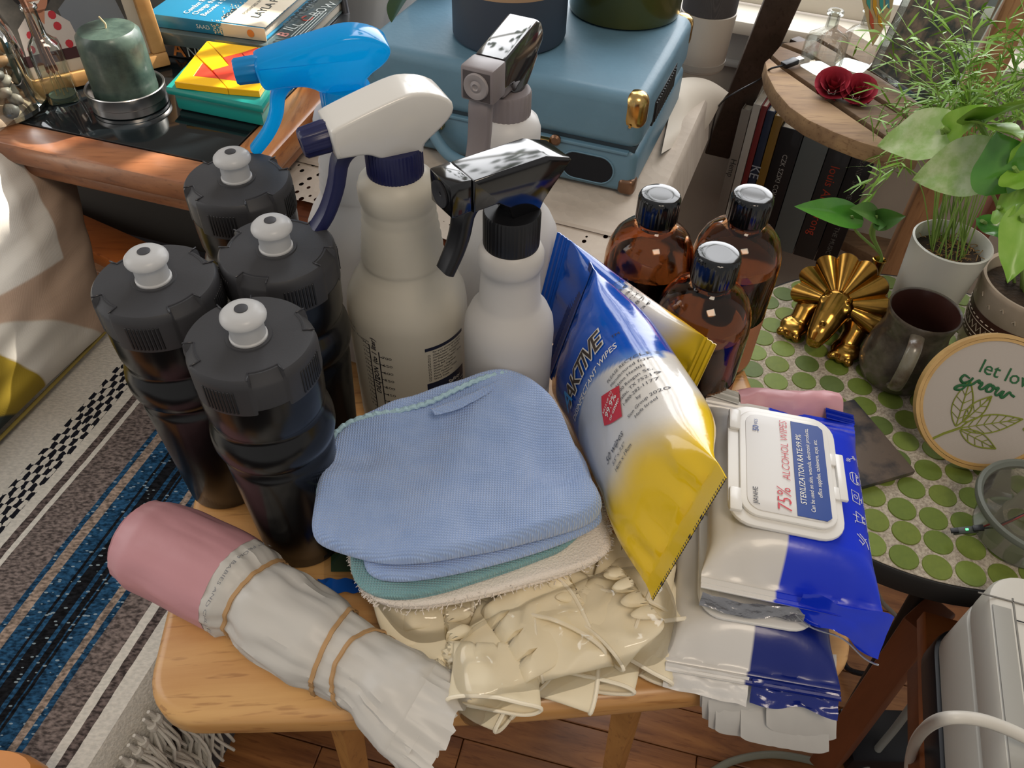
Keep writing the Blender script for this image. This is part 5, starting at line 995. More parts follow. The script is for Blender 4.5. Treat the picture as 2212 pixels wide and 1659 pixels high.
text('lettering', 'B', .020, bt(MB_, wB-.026, .028, hB_+.0004, radians(78)), P('title_pink', '#c98a82', .5), tB, align='LEFT', world=True, bold=.02); text('lettering', 'ILL', .020, bt(MB_, wB-.026, .046, hB_+.0004, radians(78)), inkw, tB, align='LEFT', world=True, bold=.01); text('lettering', 'C', .022, bt(MB_, wB-.019, .078, hB_+.0004, radians(78)), P('title_red', '#b8473c', .5), tB, align='LEFT', world=True, bold=.02); text('lettering', 'ROW', .020, bt(MB_, wB-.015, .096, hB_+.0004, radians(78)), inkw, tB, align='LEFT', world=True)
for k in range(4): bb = B(); bb.tube(bez([MB_ @ V3((wB-.014+.004*k, .03+q*.02, hB_+.0006)) for q in range(5)], 8), .0004, 5); bb.obj('cover_line', inkw, tB, world=True)
text('lettering', 'A', .024, bt(MA, .026, 0, hA_/2, 0, True), inko, tA, world=True, bold=.02); text('lettering', 'NECDOTE', .019, bt(MA, .037, 0, hA_/2-.001, 0, True), inkw, tA, align='LEFT', world=True)
# tripod foot at the top
tf = thing('tripod_foot', 'grey metal tripod foot standing on the cabinet beside the books', 'stand', tuple(at(750, 48, ZS+.002)), 0)
pb_ = at(750, 44, ZS+.012); B().tube([pb_, pb_+V3((-.012, .03, .08)), pb_+V3((-.02, .05, .14))], .0048, 10).obj('leg', P('stand_grey', '#4c4c50', .4, .6), tf, world=True)
B().lathe([(0, -.011), (.007, -.009), (.0088, -.003), (.008, .004), (.005, .009), (0, .010)], 20, T(pb_)).obj('rubber_foot', P('rubber_dark', '#26262a', .6), tf, world=True)
# ================================================================== suitcase record player
SM = frameM(V3((SO.x, SO.y, ZL+.0035)), V3((cos(SA), sin(SA), 0)), V3((-sin(SA), cos(SA), 0)), V3((0, 0, 1)))
sb = P('blue_leatherette', '#5f8296', .5, bump=('noise', 160, .25, .0012), var=(18, .35, '#567689'), coat=.1); gold = P('brass', '#c9a76a', .22, 1); brz = P('bronze', '#7a5d4a', .35, .8); spk = P('speaker_cloth', '#12151c', .9, bump=('weave', 700, .6, .0008))
SW, SD, SH, SEAM = .336, .246, .117, .054
sc_ = thing('suitcase_record_player', 'light blue suitcase record player with brass corners on the lace cloth', 'record player', (SO.x, SO.y, ZL+.0035), SA)
def sbox(x0, x1, y0, y1, z0, z1, bev, nm, m, par=sc_, seg=4): return B().box(((x0+x1)/2, (y0+y1)/2, (z0+z1)/2), (x1-x0, y1-y0, z1-z0), bev, None, seg).obj(nm, m, par)
sbox(-SW, 0, 0, SD, 0, SEAM-.0006, .009, 'case_base', sb); sbox(-SW-.001, .001, -.001, SD+.001, SEAM+.0006, SH, .013, 'case_lid', sb, seg=6)
sbox(-SW+.004, -.004, .004, SD-.004, SEAM-.004, SEAM+.004, .001, 'seam_strip', P('seam_dark', '#26343d', .6))
sbox(-SW+.01, -.01, -.0022, .01, SEAM-.005, SEAM-.0012, .001, 'piping', sb)
def oval(cx, nm):
    pts = []; w2, h2 = .031, .0165
    for s, a0 in ((1, -90), (-1, 90)):
        for k in range(13): a = radians(a0+k*15); pts.append((cx+s*(w2-h2)+h2*cos(a), .0245+h2*sin(a)))
    o = B().prism(pts, -.0012, .004, axis='y').obj(nm, spk, sc_); rim = B(); rim.tube([V3((x, -.0006, z)) for x, z in pts]+[V3((pts[0][0], -.0006, pts[0][1]))], .0011, 6, cap=False); rim.obj('speaker_rim', sb, sc_)
oval(-.0545, 'speaker'); oval(-.281, 'speaker')
for x in (-.243, -.112):
    sbox(x-.013, x+.013, -.008, .0, SEAM-.0075, SEAM-.002, .001, 'handle_bracket', gold, seg=2)
    for s in (-1, 1): sbox(x+s*.011-.0022, x+s*.011+.0022, -.009, 0, SEAM-.018, SEAM-.003, .001, 'bracket_post', gold, seg=2)
bb = B(); hp = bez([(-.243, -.004, SEAM-.010), (-.240, -.012, SEAM-.022), (-.215, -.022, SEAM-.040), (-.178, -.026, SEAM-.044), (-.140, -.022, SEAM-.040), (-.115, -.012, SEAM-.022), (-.112, -.004, SEAM-.010)], 40)
bb.tube(hp, [.006+.0012*sin(pi*k/40) for k in range(41)], 14, flat=.9); bb.obj('handle', sb, sc_)
bb = B(); bb.lathe([(0, 0), (.006, 0), (.0065, .003), (.004, .005), (0, .0048)], 24, T(-.0935, -.001, SEAM-.003) @ Matrix.Rotation(pi/2, 4, 'X')); bb.obj('latch_knob', brz, sc_)
for x, y, m, z0, z1 in ((0, 0, gold, SH-.042, SH), (-SW, 0, gold, SH-.042, SH), (0, SD, gold, SH-.042, SH), (0, 0, brz, 0, .020), (-SW, 0, brz, 0, .02)):
    sx = 1 if x < 0 else -1; sy = 1 if y == 0 else -1; w_ = .027 if z1 > .1 else .020; bb = B(); bb.box((x+sx*w_/2-sx*.0022, y+sy*w_/2-sy*.0024, (z0+z1)/2+(.0012 if z1 > .1 else -.0004)), (w_, w_, z1-z0), .0125 if z1 > .1 else .006, None, 5); bb.obj('corner_cap', m, sc_)
    if z1 > .1 and y == 0: bb = B(); [bb.lathe([(0, .0012), (.0016, .0008), (.0018, 0)], 12, T(x+sx*.012, y-.0028, z) @ Matrix.Rotation(pi/2, 4, 'X')) for z in (SH-.033,)]; bb.obj('rivet', gold, sc_)
sbox(-.001, .0015, .055, .165, SEAM+.005, SEAM+.034, .0005, 'side_vent', P('vent_black', '#15171a', .5), seg=1)
for k in range(14): sbox(.001, .003, .06+k*.0072, .0638+k*.0072, SEAM+.008, SEAM+.031, .0004, 'vent_fin', MATS['vent_black'], seg=1)
sbox(-SW+.002, -SW+.018, .012, .024, SH-.0003, SH+.0008, .0003, 'white_tag', P('white_tag', '#cfd2d0', .6), seg=1)
# pots on the suitcase
ztop = ZL+.0035+SH+.0008; soil = P('soil', '#2a211a', .95, bump=('noise', 200, 1, .003), var=(80, .6, '#463627'))
navyc = P('pot_navy', '#333d4b', .55); tanc = P('pot_tan', '#a08468', .6)
q = at(1100, 72, ztop); p1 = thing('planter', 'large round planter with a navy base and tan upper band on the suitcase', 'planter', (q.x, q.y, ztop), 0)
R1 = .0655
B().lathe([(0, 0), (R1-.004, 0), (R1-.001, .0015), (R1, .005), (R1, .058), (R1-.0015, .058), (R1-.0015, .0575), (0, .0575)], 96).obj('navy_base', navyc, p1); B().lathe([(0, .0581), (R1-.0002, .0581), (R1-.0002, .135), (R1-.005, .136), (R1-.006, .12), (0, .118)], 96).obj('tan_band', tanc, p1); B().lathe([(0, .1182), (R1-.006, .1182), (0, .122)], 40).obj('soil', soil, p1)
q = at(1348, 20, ztop); p2 = thing('planter', 'glossy dark olive green planter at the suitcase right rear', 'planter', (q.x, q.y, ztop), 0); R2_ = .068
B().lathe([(0, 0), (R2_-.005, 0), (R2_-.001, .002), (R2_, .006), (R2_+.003, .12), (R2_, .122), (R2_-.003, .118), (R2_-.004, .10), (0, .10)], 96).obj('pot', P('olive_glaze', '#4d5020', .3, .35, coat=.3, var=(4, .5, '#2c3a35')), p2); B().lathe([(0, .1005), (R2_-.004, .1005), (0, .104)], 40).obj('soil', soil, p2)
q = at(960, -22, ztop); p3 = thing('planter', 'small blue planter barely in view behind the navy and tan planter', 'planter', (q.x-.018, q.y+.012, ztop), 0)
B().lathe([(0, 0), (.033, 0), (.035, .003), (.037, .07), (.035, .071), (.033, .06), (0, .06)], 60).obj('pot', P('blue_glaze', '#2c5a86', .3), p3); B().lathe([(0, .0602), (.033, .0602), (0, .064)], 30).obj('soil', soil, p3)
leafg = P('leaf_green', '#4f7a34', .4, var=(40, .5, '#3d6528'), coat=.15)
def leaf(bb, base, tip, up, w_, droop=.15, nl=14, nw=7, heart=0, fold=.25, wav=0):
    base, tip, up = V3(base), V3(tip), V3(up).normalized(); d = tip-base; Ln = d.length; d.normalize(); s = d.cross(up).normalized(); n = s.cross(d).normalized()
    def f(u, v):
        x = v*2-1; pr = (sin(pi*min(1, u**.75))**.8)*(1-.25*u); 
        if heart: pr = (max(0, 1-(1-u/.28)**2)**.5 if u < .28 else (1-((u-.28)/.72)**1.6))
        a = abs(x)*pr*w_/2; back = heart*Ln*.22*abs(x)**1.5*(max(0, 1-u/.35))
        return base+d*(u*Ln-back)+s*(x*pr*w_/2)+n*(abs(x)*pr*w_/2*fold-droop*Ln*u*u+wav*sin(u*14+x*2)*abs(x))
    return bb.grid(f, nl, nw)
lf = B(); q = V3(p3.location)+V3((0, 0, .064)); 
for a, L_ in ((2.6, .10), (3.6, .08), (1.6, .09)): leaf(lf, q, q+V3((cos(a)*L_*.7, sin(a)*L_*.7, L_*.6)), (0, 0, 1), .03)
lf.obj('foliage', leafg, p3, world=True)
lf = B(); leaf(lf, at(885, -28, .86), at(840, 36, .80), (0, -.5, 1), .026, .05); lf.obj('leaf', leafg, p3, world=True)
bb = B(); bb.tube(bez([q, q+V3((-.02, -.02, .05)), at(885, -28, .86)], 12), .0012, 6); bb.obj('stem', leafg, p3, world=True)
# white tapered speaker behind the suitcase corner
q = at(1505, 150, ZL+.004); wp = thing('smart_speaker', 'white tapered cylinder with dark grey fabric upper part, behind the suitcase corner', 'speaker', (q.x+.004, q.y+.014, ZL+.004), 0)
B().lathe([(0, 0), (.034, 0), (.0355, .002), (.0385, .078), (.0372, .0785), (0, .0785)], 64).obj('white_shell', P('white_shell', '#b9b0a6', .5), wp); B().lathe([(0, .0787), (.0370, .0787), (.0385, .135), (.034, .143), (0, .145)], 64).obj('grey_fabric', P('grey_fabric', '#4b4748', .9, bump=('weave', 800, .6, .0008)), wp)
B().lathe([(0, .004), (.0362, .004), (.0366, .0125), (0, .0125)], 64).obj('base_band', P('base_band', '#9b948c', .6), wp)
# ================================================================== round tiled table
RC = V3((.4142, .5539, 0)); grout = P('grout', '#b9ae9d', .9, bump=('noise', 700, .5, .0008), var=(420, .75, '#8a7f70')); rimm = P('table_rim', '#1d1b1a', .6)
rt = thing('tile_table', 'round table topped with green round tiles in pale grout and a black rim', 'table', (RC.x, RC.y, 0))
B().lathe([(0, ZR-.030), (.2055, ZR-.030), (.2135, ZR-.026), (.2145, ZR-.004), (.2125, ZR-.0012), (.2110, ZR-.0018), (0, ZR-.0022)], 120).obj('rim', rimm, rt)
B().lathe([(0, ZR-.0021), (.2105, ZR-.0021), (.2105, ZR-.0012), (0, ZR-.0010)], 120).obj('grout_bed', grout, rt)
for a in (.6, 2.7, 4.8): B().tube([(.12*cos(a), .12*sin(a), ZR-.03), (.17*cos(a), .17*sin(a), .002)], .009, 10).obj('leg', rimm, rt)
tls = [P('green_tile%d' % k, c, .55, spec=.4, bump=('noise', 300, .15, .0006), var=(150, .25, c2)) for k, (c, c2) in enumerate((('#68792f', '#5b6c2a'), ('#728034', '#606f2c'), ('#5c6d35', '#50602d'), ('#76873c', '#697a34')))]
tme = {}; rt_ = random.Random(9)
for m in range(4):
    bb = B().lathe([(0, -.001), (.0122, -.001), (.0124, .0002), (.0119, .0009), (0, .0010)], 30); o = bb.obj('tile', tls[m], rt); tme[m] = o.data
    o.location = (.0315*cos(m*1.6), .0315*sin(m*1.6), ZR-.0012)
def tile(x, y):
    m = rt_.choice((0, 0, 1, 1, 2, 3)); o = bpy.data.objects.new('tile', tme[m]); COL.objects.link(o); o.parent = rt; o.location = (x, y, ZR-.0012+rt_.uniform(-.0002, .0003))
tile(0, 0)
for m in range(4, 7): tile(.0315*cos(2*pi*m/7+.35), .0315*sin(2*pi*m/7+.35))
for m in range(4): [o for o in COL.objects if o.name.split('.')[0] == 'tile'][m].location = (.0315*cos(2*pi*m/7+.35), .0315*sin(2*pi*m/7+.35), ZR-.0012)
for R__, n, ph in ((.061, 14, .1), (.0885, 20, .05), (.1165, 27, .12), (.1450, 34, .02), (.1700, 40, .07), (.1965, 46, .08)):
    for k in range(n): a = 2*pi*k/n+ph; tile(R__*cos(a), R__*sin(a))
# ------------------------------------------------------------------ pots with plants on the tiled table
whc = P('white_ceramic', '#c9c7bd', .35, coat=.2); q = at(2058, 522, .642)
wpt = thing('potted_fern', 'tall white tapered pot holding a feathery asparagus fern', 'potted plant', (q.x, q.y, ZR+.0004))
hp_ = .642-ZR
B().lathe([(0, 0), (.026, 0), (.0285, .002), (.0375, hp_-.004), (.0382, hp_), (.0362, hp_+.0008), (.0342, hp_-.004), (.0325, hp_-.022), (0, hp_-.022)], 72).obj('pot', whc, wpt)
sl_ = B().lathe([(0, hp_-.012), (.012, hp_-.0115), (.025, hp_-.013), (.0335, hp_-.016)], 40, mod=lambda a, j, r, z: (r, z+.002*noise.noise(V3((r*200*cos(a), r*200*sin(a), 3))))); sl_.obj('soil', soil, wpt)
bb = B(); rk = random.Random(21)
for k in range(130):
    a = rk.uniform(0, 6.28); r = .031*sqrt(rk.random()); p = V3((r*cos(a), r*sin(a), hp_-.0105)); d = V3((rk.uniform(-1, 1), rk.uniform(-1, 1), rk.uniform(-.1, .3))).normalized()*rk.uniform(.004, .009); bb.tube([p, p+d*.5+V3((0, 0, .001)), p+d], .0004, 4)
bb.obj('dry_mulch', P('mulch', '#8a6a3e', .9), wpt, kind='stuff')
fern1 = P('fern_green', '#7fa83c', .5, var=(30, .5, '#5f8a2c')); fstem = P('fern_stem', '#6f8a3a', .6)
tips = [(1900, 30, .80), (1960, 60, .78), (2010, 10, .82), (2070, 30, .80), (2120, 20, .75), (2180, 40, .72), (2212, 90, .70), (2190, 150, .70), (2130, 120, .76), (2060, 130, .80), (1990, 150, .82), (1930, 130, .84), (1890, 190, .86), (1880, 250, .84), (1940, 230, .84), (2000, 220, .82), (2080, 210, .76), (2150, 230, .72), (2212, 230, .70), (1960, 290, .80), (1850, 100, .88), (2030, 80, .86), (2140, 60, .84), (2200, -20, .8), (2080, -30, .82), (1960, -20, .86), (1870, 360, .74), (1885, 420, .70), (1860, 400, .72), (2110, 170, .8), (1900, 70, .82), (1940, 180, .9), (2030, 180, .88), (1860, 230, .88), (2090, 90, .9), (2170, 190, .86), (2205, 160, .8), (1985, 100, .78), (2040, 250, .84), (1915, 280, .8)]
ne = B(); base = V3(wpt.location)
for k, (x, y, yy) in enumerate(tips):
    tp = atY(x, y, yy); a = rk.uniform(0, 6.28); b0_ = base+V3((.016*cos(a), .016*sin(a), hp_-.012)); mid = b0_.lerp(tp, .5)+V3((rk.uniform(-.015, .015), rk.uniform(-.01, .03), .05+.03*rk.random()))
    pth = bez([b0_, b0_.lerp(mid, .5)+V3((0, .004, .018)), mid, tp], 30); st = B(); st.tube(pth, [.0007-.0004*i/30 for i in range(31)], 5); st.obj('stem', fstem, wpt, world=True)
    for i in range(15, 31):
        p = pth[i]; t = (pth[min(30, i+1)]-pth[i-1]).normalized()
        if rk.random() < .25: continue
        for q_ in range(rk.choice((1, 2, 2, 3))):
            d = (t*rk.uniform(.2, .9)+V3((rk.uniform(-1, 1), rk.uniform(-1, 1), rk.uniform(-.7, .8)))).normalized(); L_ = rk.uniform(.012, .030); s = d.cross(V3((rk.uniform(-1, 1), rk.uniform(-1, 1), 1))).normalized()*rk.uniform(.0008, .0013); bn = V3((rk.uniform(-.2, .2), rk.uniform(-.2, .2), -.22))*L_
            rows = [p, p+d*L_*.35+bn*.15, p+d*L_*.7+bn*.5, p+d*L_+bn]; n0 = len(ne.v)
            for r_, wv in zip(rows, (.5, 1, .9, .1)): ne.v += [r_-s*wv, r_+s*wv]
            for z_ in range(3): ne.f.append([n0+2*z_, n0+2*z_+1, n0+2*z_+3, n0+2*z_+2])
ne.obj('foliage', fern1, wpt, world=True, kind='stuff')
# patterned pot at the right edge with the arrowhead plant
q = at(2232, 640, .600); pp2 = thing('potted_arrowhead', 'brown and white patterned pot with broad-leaved arrowhead plant at the right edge', 'potted plant', (q.x, q.y, ZR+.0004)); hp2 = .093; R3 = .055
cream_c = P('cream_glaze', '#b8a897', .45, var=(70, .3, '#a89886')); brc = P('brown_glaze', '#4a2a23', .45)
B().lathe([(0, 0), (R3*.74, 0), (R3*.78, .003), (R3*.985, hp2-.006), (R3, hp2-.003), (R3*.985, hp2), (R3*.92, hp2-.001), (R3*.88, hp2-.018), (0, hp2-.018)], 80).obj('pot', cream_c, pp2)
def rz_(z): return R3*(.78+(.205)*(z-.003)/(hp2-.009))+.0003
bb = B().grid(lambda u, v: (lambda z, a: V3((rz_(z)*cos(a), rz_(z)*sin(a), z)))(.024+v*.036, u*2*pi), 100, 6, cu=True); bb.obj('brown_band', brc, pp2)
bb = B()
for k in range(46):
    a0, a1 = 2*pi*k/46, 2*pi*(k+1)/46
    def pz(a, z): r = rz_(z)+.0004; return V3((r*cos(a), r*sin(a), z))
    bb.tube([pz(a0, .038), pz((a0+a1)/2, .046), pz(a1, .038)], .0006, 4); bb.tube([pz(a0, .053), pz(a0+.07, .053)], .0006, 4); bb.tube([pz(a0, .0295), pz(a0+.07, .0295)], .0006, 4)
    if k % 2: bb.tube([pz(a0, .008), pz(a0+.05, .012), pz(a0+.1, .008)], .0005, 4); bb.tube([pz(a0, .072+.006*(k % 4 > 1)), pz(a0+.035, .075+.006*(k % 4 > 1)), pz(a0+.07, .071+.006*(k % 4 > 1))], .0005, 4)
bb.tube([pz(2*pi*k/80, .0345) for k in range(81)], .0006, 4); bb.tube([pz(2*pi*k/80, .0490) for k in range(81)], .0004, 4)
bb.obj('zigzag_pattern', P('pattern_cream', '#cdbfae', .5), pp2, kind='stuff')
B().lathe([(0, hp2-.010), (R3*.86, hp2-.014)], 40).obj('soil', soil, pp2)
var_g = P('leaf_variegated', '#86a55c', .45, var=(55, .85, '#a9b98a'), coat=.1); br_g = P('leaf_bright', '#6f9f2e', .4, var=(40, .5, '#8db34a'), coat=.15); dk_g = P('leaf_glossy', '#3c7a2a', .25, var=(30, .5, '#5b9238'), coat=.4)
pb0 = V3(pp2.location)+V3((-.005, 0, hp2-.014))
AL = [((2046, 287, .62), (1893, 312, .64), .040, var_g, (0, -.6, .8)), ((2046, 287, .62), (2128, 226, .60), .022, br_g, (0, -.5, .8)), ((2140, 350, .58), (1968, 388, .60), .042, var_g, (.1, -.7, .7)), ((2172, 395, .56), (2155, 286, .57), .042, dk_g, (-.3, -1, .3)), ((2110, 265, .60), (2235, 205, .55), .032, br_g, (0, -.6, .8)), ((2120, 270, .60), (2212, 290, .54), .030, br_g, (0, -.5, .9)), ((2160, 452, .56), (2225, 425, .54), .028, br_g, (0, -.6, .8)), ((2195, 370, .56), (2250, 400, .54), .036, br_g, (0, -.7, .7)), ((2212, 470, .54), (2180, 610, .50), .030, br_g, (-.3, -1, .4)), ((2125, 480, .58), (2205, 520, .56), .016, dk_g, (0, -.6, .8)), ((2205, 330, .57), (2235, 270, .56), .03, br_g, (0, -.7, .7))]
for (bx_, by2, yb), (tx_, ty_, yt), w_, m, up in AL:
    b_, t_ = atY(bx_, by2, yb), atY(tx_, ty_, yt); lf = B(); leaf(lf, b_, t_, up, w_*1.15, .06, 18, 11, heart=1, fold=.22, wav=.0012); lf.obj('leaf', m, pp2, world=True)
    s0 = pb0+V3((rk.uniform(-.02, .02), rk.uniform(-.02, .02), 0)); bb = B(); bb.tube(bez([s0, s0.lerp(b_, .5)+V3((0, 0, .02)), b_+(b_-t_).normalized()*.0, b_.lerp(t_, .06)], 16), .0016, 7); bb.obj('stem', P('stem_pale', '#7f9d4f', .5) if 'stem_pale' not in MATS else MATS['stem_pale'], pp2, world=True)
# ------------------------------------------------------------------ golden dinosaur planter with pothos cutting
gold2 = P('gold_glaze', '#b08640', .2, 1, var=(40, .5, '#7a5a28')); ta_ = -radians(37)
q = at(1790, 735, ZR); tri = thing('dinosaur_planter', 'gold glazed three-horned dinosaur planter with a scalloped neck frill', 'planter', (q.x+.006, q.y+.020, ZR+.0002), ta_)
def ellip(bb, c, r, M=None, n=20):
    c = V3(c); prof = [(max(0, sin(pi*k/n)), -cos(pi*k/n)) for k in range(n+1)]; b2 = B().lathe(prof, n); rot = M or Matrix.Identity(4)
    return bb.add([c+(rot @ V3((v.x*r[0], v.y*r[1], v.z*r[2]))) for v in b2.v], b2.f)
def remeshed(bb, vox, sm=4):
    me = bpy.data.meshes.new('r'); me.from_pydata([tuple(v) for v in bb.v], [], bb.f); o = bpy.data.objects.new('r', me); COL.objects.link(o); bm = bmesh.new(); bm.from_mesh(me); bmesh.ops.recalc_face_normals(bm, faces=bm.faces); bm.to_mesh(me); bm.free()
    m = o.modifiers.new('r', 'REMESH'); m.mode = 'VOXEL'; m.voxel_size = vox; s = o.modifiers.new('s', 'SMOOTH'); s.iterations = sm; s.factor = .5
    bpy.context.view_layer.update(); out = bpy.data.meshes.new_from_object(o.evaluated_get(bpy.context.evaluated_depsgraph_get())); bpy.data.objects.remove(o); return out
bb = B(); ellip(bb, (0, .030, .026), (.026, .042, .024))
for s in (-1, 1):
    bb.tube([(s*.020, .0, .026), (s*.028, -.014, .018), (s*.027, -.024, .009)], [.014, .013, .012], 14); ellip(bb, (s*.029, -.032, .0080), (.0160, .0165, .0085))
    for k in (-1, 0, 1): ellip(bb, (s*.029+k*.0092, -.0455, .005), (.0048, .0055, .005))
    bb.tube([(s*.022, .048, .024), (s*.032, .046, .012)], [.016, .012], 12); ellip(bb, (s*.036, .036, .007), (.0135, .017, .0075))
    ellip(bb, (s*.0125, -.0225, .0475), (.0052, .0052, .005)); ellip(bb, (s*.013, -.026, .0475), (.0026, .0026, .0026))
    bb.tube([(s*.011, -.016, .050), (s*.0125, -.020, .058), (s*.0125, -.022, .0625)], [.004, .0028, .0008], 10); ellip(bb, (s*.0045, -.0545, .0305), (.0016, .0016, .0016))
bb.tube([(0, .006, .040), (0, -.014, .042), (0, -.032, .034), (0, -.050, .0235), (0, -.058, .0185)], [.018, .0185, .0155, .0115, .0075], 22); ellip(bb, (0, -.0555, .0185), (.0085, .0070, .0062)); bb.tube([(0, -.046, .032), (0, -.049, .039), (0, -.0505, .043)], [.0048, .003, .0008], 10)
bb.tube([(0, .066, .02), (0, .085, .012), (.012, .098, .008)], [.012, .008, .003], 12)
me = remeshed(bb, .0013, 3); lk('body', me, gold2, tri)
fr2 = B(); FC = V3((0, -.012, .046)); fu = V3((0, .42, .91)).normalized(); fn_ = V3((0, -.91, .42)).normalized(); fxl = V3((1, 0, 0))
def frill(u, v, side):
    a = radians(-28+236*u); lob = abs(sin(u*8*pi+1e-6)); R = .0505-.0075*(1-lob**.6); r = R*v
    d = fxl*cos(a)+fu*sin(a); h = (.0055*lob**.7*v**1.1+.010*(1-v)**2-.006*v*v); return FC+d*r+fn_*(h if side else h-.0035-.001*(1-v))
n1, n2 = 150, 22
for side in (1, 0): fr2.grid(lambda u, v: frill(u, .08+.92*v, side), n1, n2)
for k in range(n1-1): a = k*n2+n2-1; b2 = n1*n2+a; fr2.f.append([a, a+n2, b2+n2, b2])
fr2.obj('neck_frill', gold2, tri)
bb = B(); bb.lathe([(.0062, 0), (.0075, .001), (.0068, .012), (.0062, .030), (.0075, .034), (.0066, .0345), (.005, .032), (.005, .01)], 28, T(.014, .034, .045) @ Matrix.Rotation(-.1, 4, 'X')); bb.obj('spout', gold2, tri)
sp_ = wm(tri) @ V3((.014, .038, .079))
poth = thing('pothos_cutting', 'pothos cutting with three green leaves growing from the gold dinosaur planter', 'plant', tuple(sp_), 0)
yp = sp_.y
for bpx, tpx, w_, up, sv in (((1842, 470), (1728, 440), .030, (-.15, -.6, .9), (1850, 500)), ((1893, 470), (1846, 446), .024, (0, -.5, .9), (1880, 505)), ((1895, 476), (1952, 468), .022, (0, -.8, .6), (1888, 510)), ((1893, 470), (1900, 495), .020, (0, -.9, .4), (1885, 505))):
    b_, t_ = atY(*bpx, yp-.01), atY(*tpx, yp-.03); lf = B(); leaf(lf, b_, t_, up, w_, .10, 18, 11, heart=1, fold=.28); lf.obj('leaf', dk_g if bpx[0] < 1850 else leafg, poth, world=True)
    bb = B(); bb.tube(bez([sp_+V3((rk.uniform(-.003, .003), 0, -.012)), sp_+V3((0, 0, .004)), atY(*sv, yp-.004), b_, b_.lerp(t_, .05)], 18), .0014, 7); bb.obj('stem', MATS['stem_pale'], poth, world=True)
# ------------------------------------------------------------------ mug
mg = P('mug_glaze', '#5b544b', .3, var=(22, .9, '#3a332d'), bump=('noise', 60, .3, .002), coat=.4); mgi = P('mug_inside', '#3a211c', .3, coat=.4)
q = at(1988, 792, ZR); q2 = at(2000, 670, ZR+.088); mc = V3(((q2.x+q.x)/2, (q2.y+q.y)/2, 0))
mug = thing('pottery_mug', 'dark brown handmade pottery mug on the tiled table', 'mug', (q2.x, q2.y, ZR+.0002), -2.02)
B().lathe([(0, 0), (.030, 0), (.036, .004), (.0405, .016), (.0408, .030), (.0375, .050), (.0335, .066), (.0325, .074), (.0350, .088), (.0362, .093), (.0352, .0955), (.0335, .094)], 72, Matrix.Diagonal((.95, .95, .935, 1))).obj('outside', mg, mug)
B().lathe([(.0338, .0945), (.0318, .088), (.0296, .074), (.0308, .064), (.0348, .048), (.0375, .03), (.037, .016), (.03, .008), (0, .008)], 60, Matrix.Diagonal((.95, .95, .935, 1))).obj('inside', mgi, mug)
bb = B(); hp = bez([(.0335, 0, .084), (.050, 0, .082), (.060, 0, .066), (.060, 0, .044), (.053, 0, .028), (.0400, 0, .020)], 30)
bb.tube([V3((p.x*.95, p.y, p.z*.935)) for p in hp], .0066, 12, flat=.5); bb.obj('handle', P('mug_handle', '#7d7a6c', .3, var=(40, .8, '#55463a'), coat=.4), mug)
# ------------------------------------------------------------------ embroidery hoop leaning on the pots
hb, ht_, hl = at(2108, 1019, ZR+.003), at(2168, 716, ZR+.112), at(1983, 862, ZR+.052)
hc = (hb+ht_)/2; hu = (ht_-hb)/2; hr = hu.length; hu.normalize(); hv = (hl-hc); hv = (hv-hu*hv.dot(hu)); hrv = hv.length; hv.normalize(); hx = -hv; hn = hx.cross(hu)
hoop = thing('embroidery_hoop', 'round embroidery hoop stitched with green lettering and leaves, leaning by the mug', 'embroidery', tuple(hb), 0)
HM = frameM(hc, hx, hu, hn); hw_ = wood('hoop_wood', '#c9a468', '#b08a50', 'X', .45, 14, .2, False)
HR = (hr+hrv)/2; HSx, HSy = hrv/HR, hr/HR; HM = HM @ Matrix.Diagonal((1, 1, 1, 1))
def hring(r0, r1, z0, z1, nm, m): B().lathe([(r0, z0), (r1, z0), (r1, z1), (r0, z1), (r0, z0)], 96, HM).obj(nm, m, hoop, world=True)
print('HOOP', hr, hrv)
hring(HR-.0032, HR, -.006, .003, 'outer_ring', hw_); hring(HR-.0062, HR-.0036, -.006, .0024, 'inner_ring', hw_)
B().lathe([(0, .0012), (HR-.0037, .0014), (HR-.0037, .0006), (0, .0004)], 96, HM).obj('fabric', P('hoop_fabric', '#b3aaa2', .95, bump=('weave', 900, .3, .0005)), hoop, world=True)
gd, go_ = P('thread_green', '#1f5a32', .7, bump=('noise', 900, .6, .0006)), P('thread_olive', '#79812a', .7, bump=('noise', 900, .6, .0006))
HA = -radians(15)
def hf(x, y, z=.0018): c, s = cos(HA), sin(HA); return HM @ V3((x*c-y*s, x*s+y*c, z))
text('lettering', 'let love', .0178, lambda x, y: hf(x+.004, y+.0285), gd, hoop, world=True, bold=.004)
gr = [[(.0, 8), (-6, 9.5), (-8, 4), (-4, 1), (1, 5), (3, 9.5), (1, 2), (-3, -7), (-9, -8), (-6, -3), (4, 2), (8, 8), (9.5, 9.2), (10.3, 7), (12.6, 7.6), (13.4, 5.5), (12.6, 2), (14.5, .6), (17.2, 3), (19.5, 7.5), (22, 8.8), (19.6, 5), (20.6, .8), (24, 1.4), (25.6, 6), (23, 8.8), (27, 7.0), (30, 8.2), (29.4, 2), (32, .4), (35.6, 6.8), (35.4, 1.5), (38, .3), (41.5, 7.8), (44, 6.2), (48, 5)]]
bb = B()
for st in gr: bb.tube([hf(-.026+x*.00088, .0085+y*.00082, .0020) for x, y in [(p.x, p.y) for p in bez([(a, b_, 0) for a, b_ in st], 150)]], [.0009+.0005*abs(sin(k*.13)) for k in range(151)], 7, flat=.5)
bb.obj('script_lettering', gd, hoop, world=True)
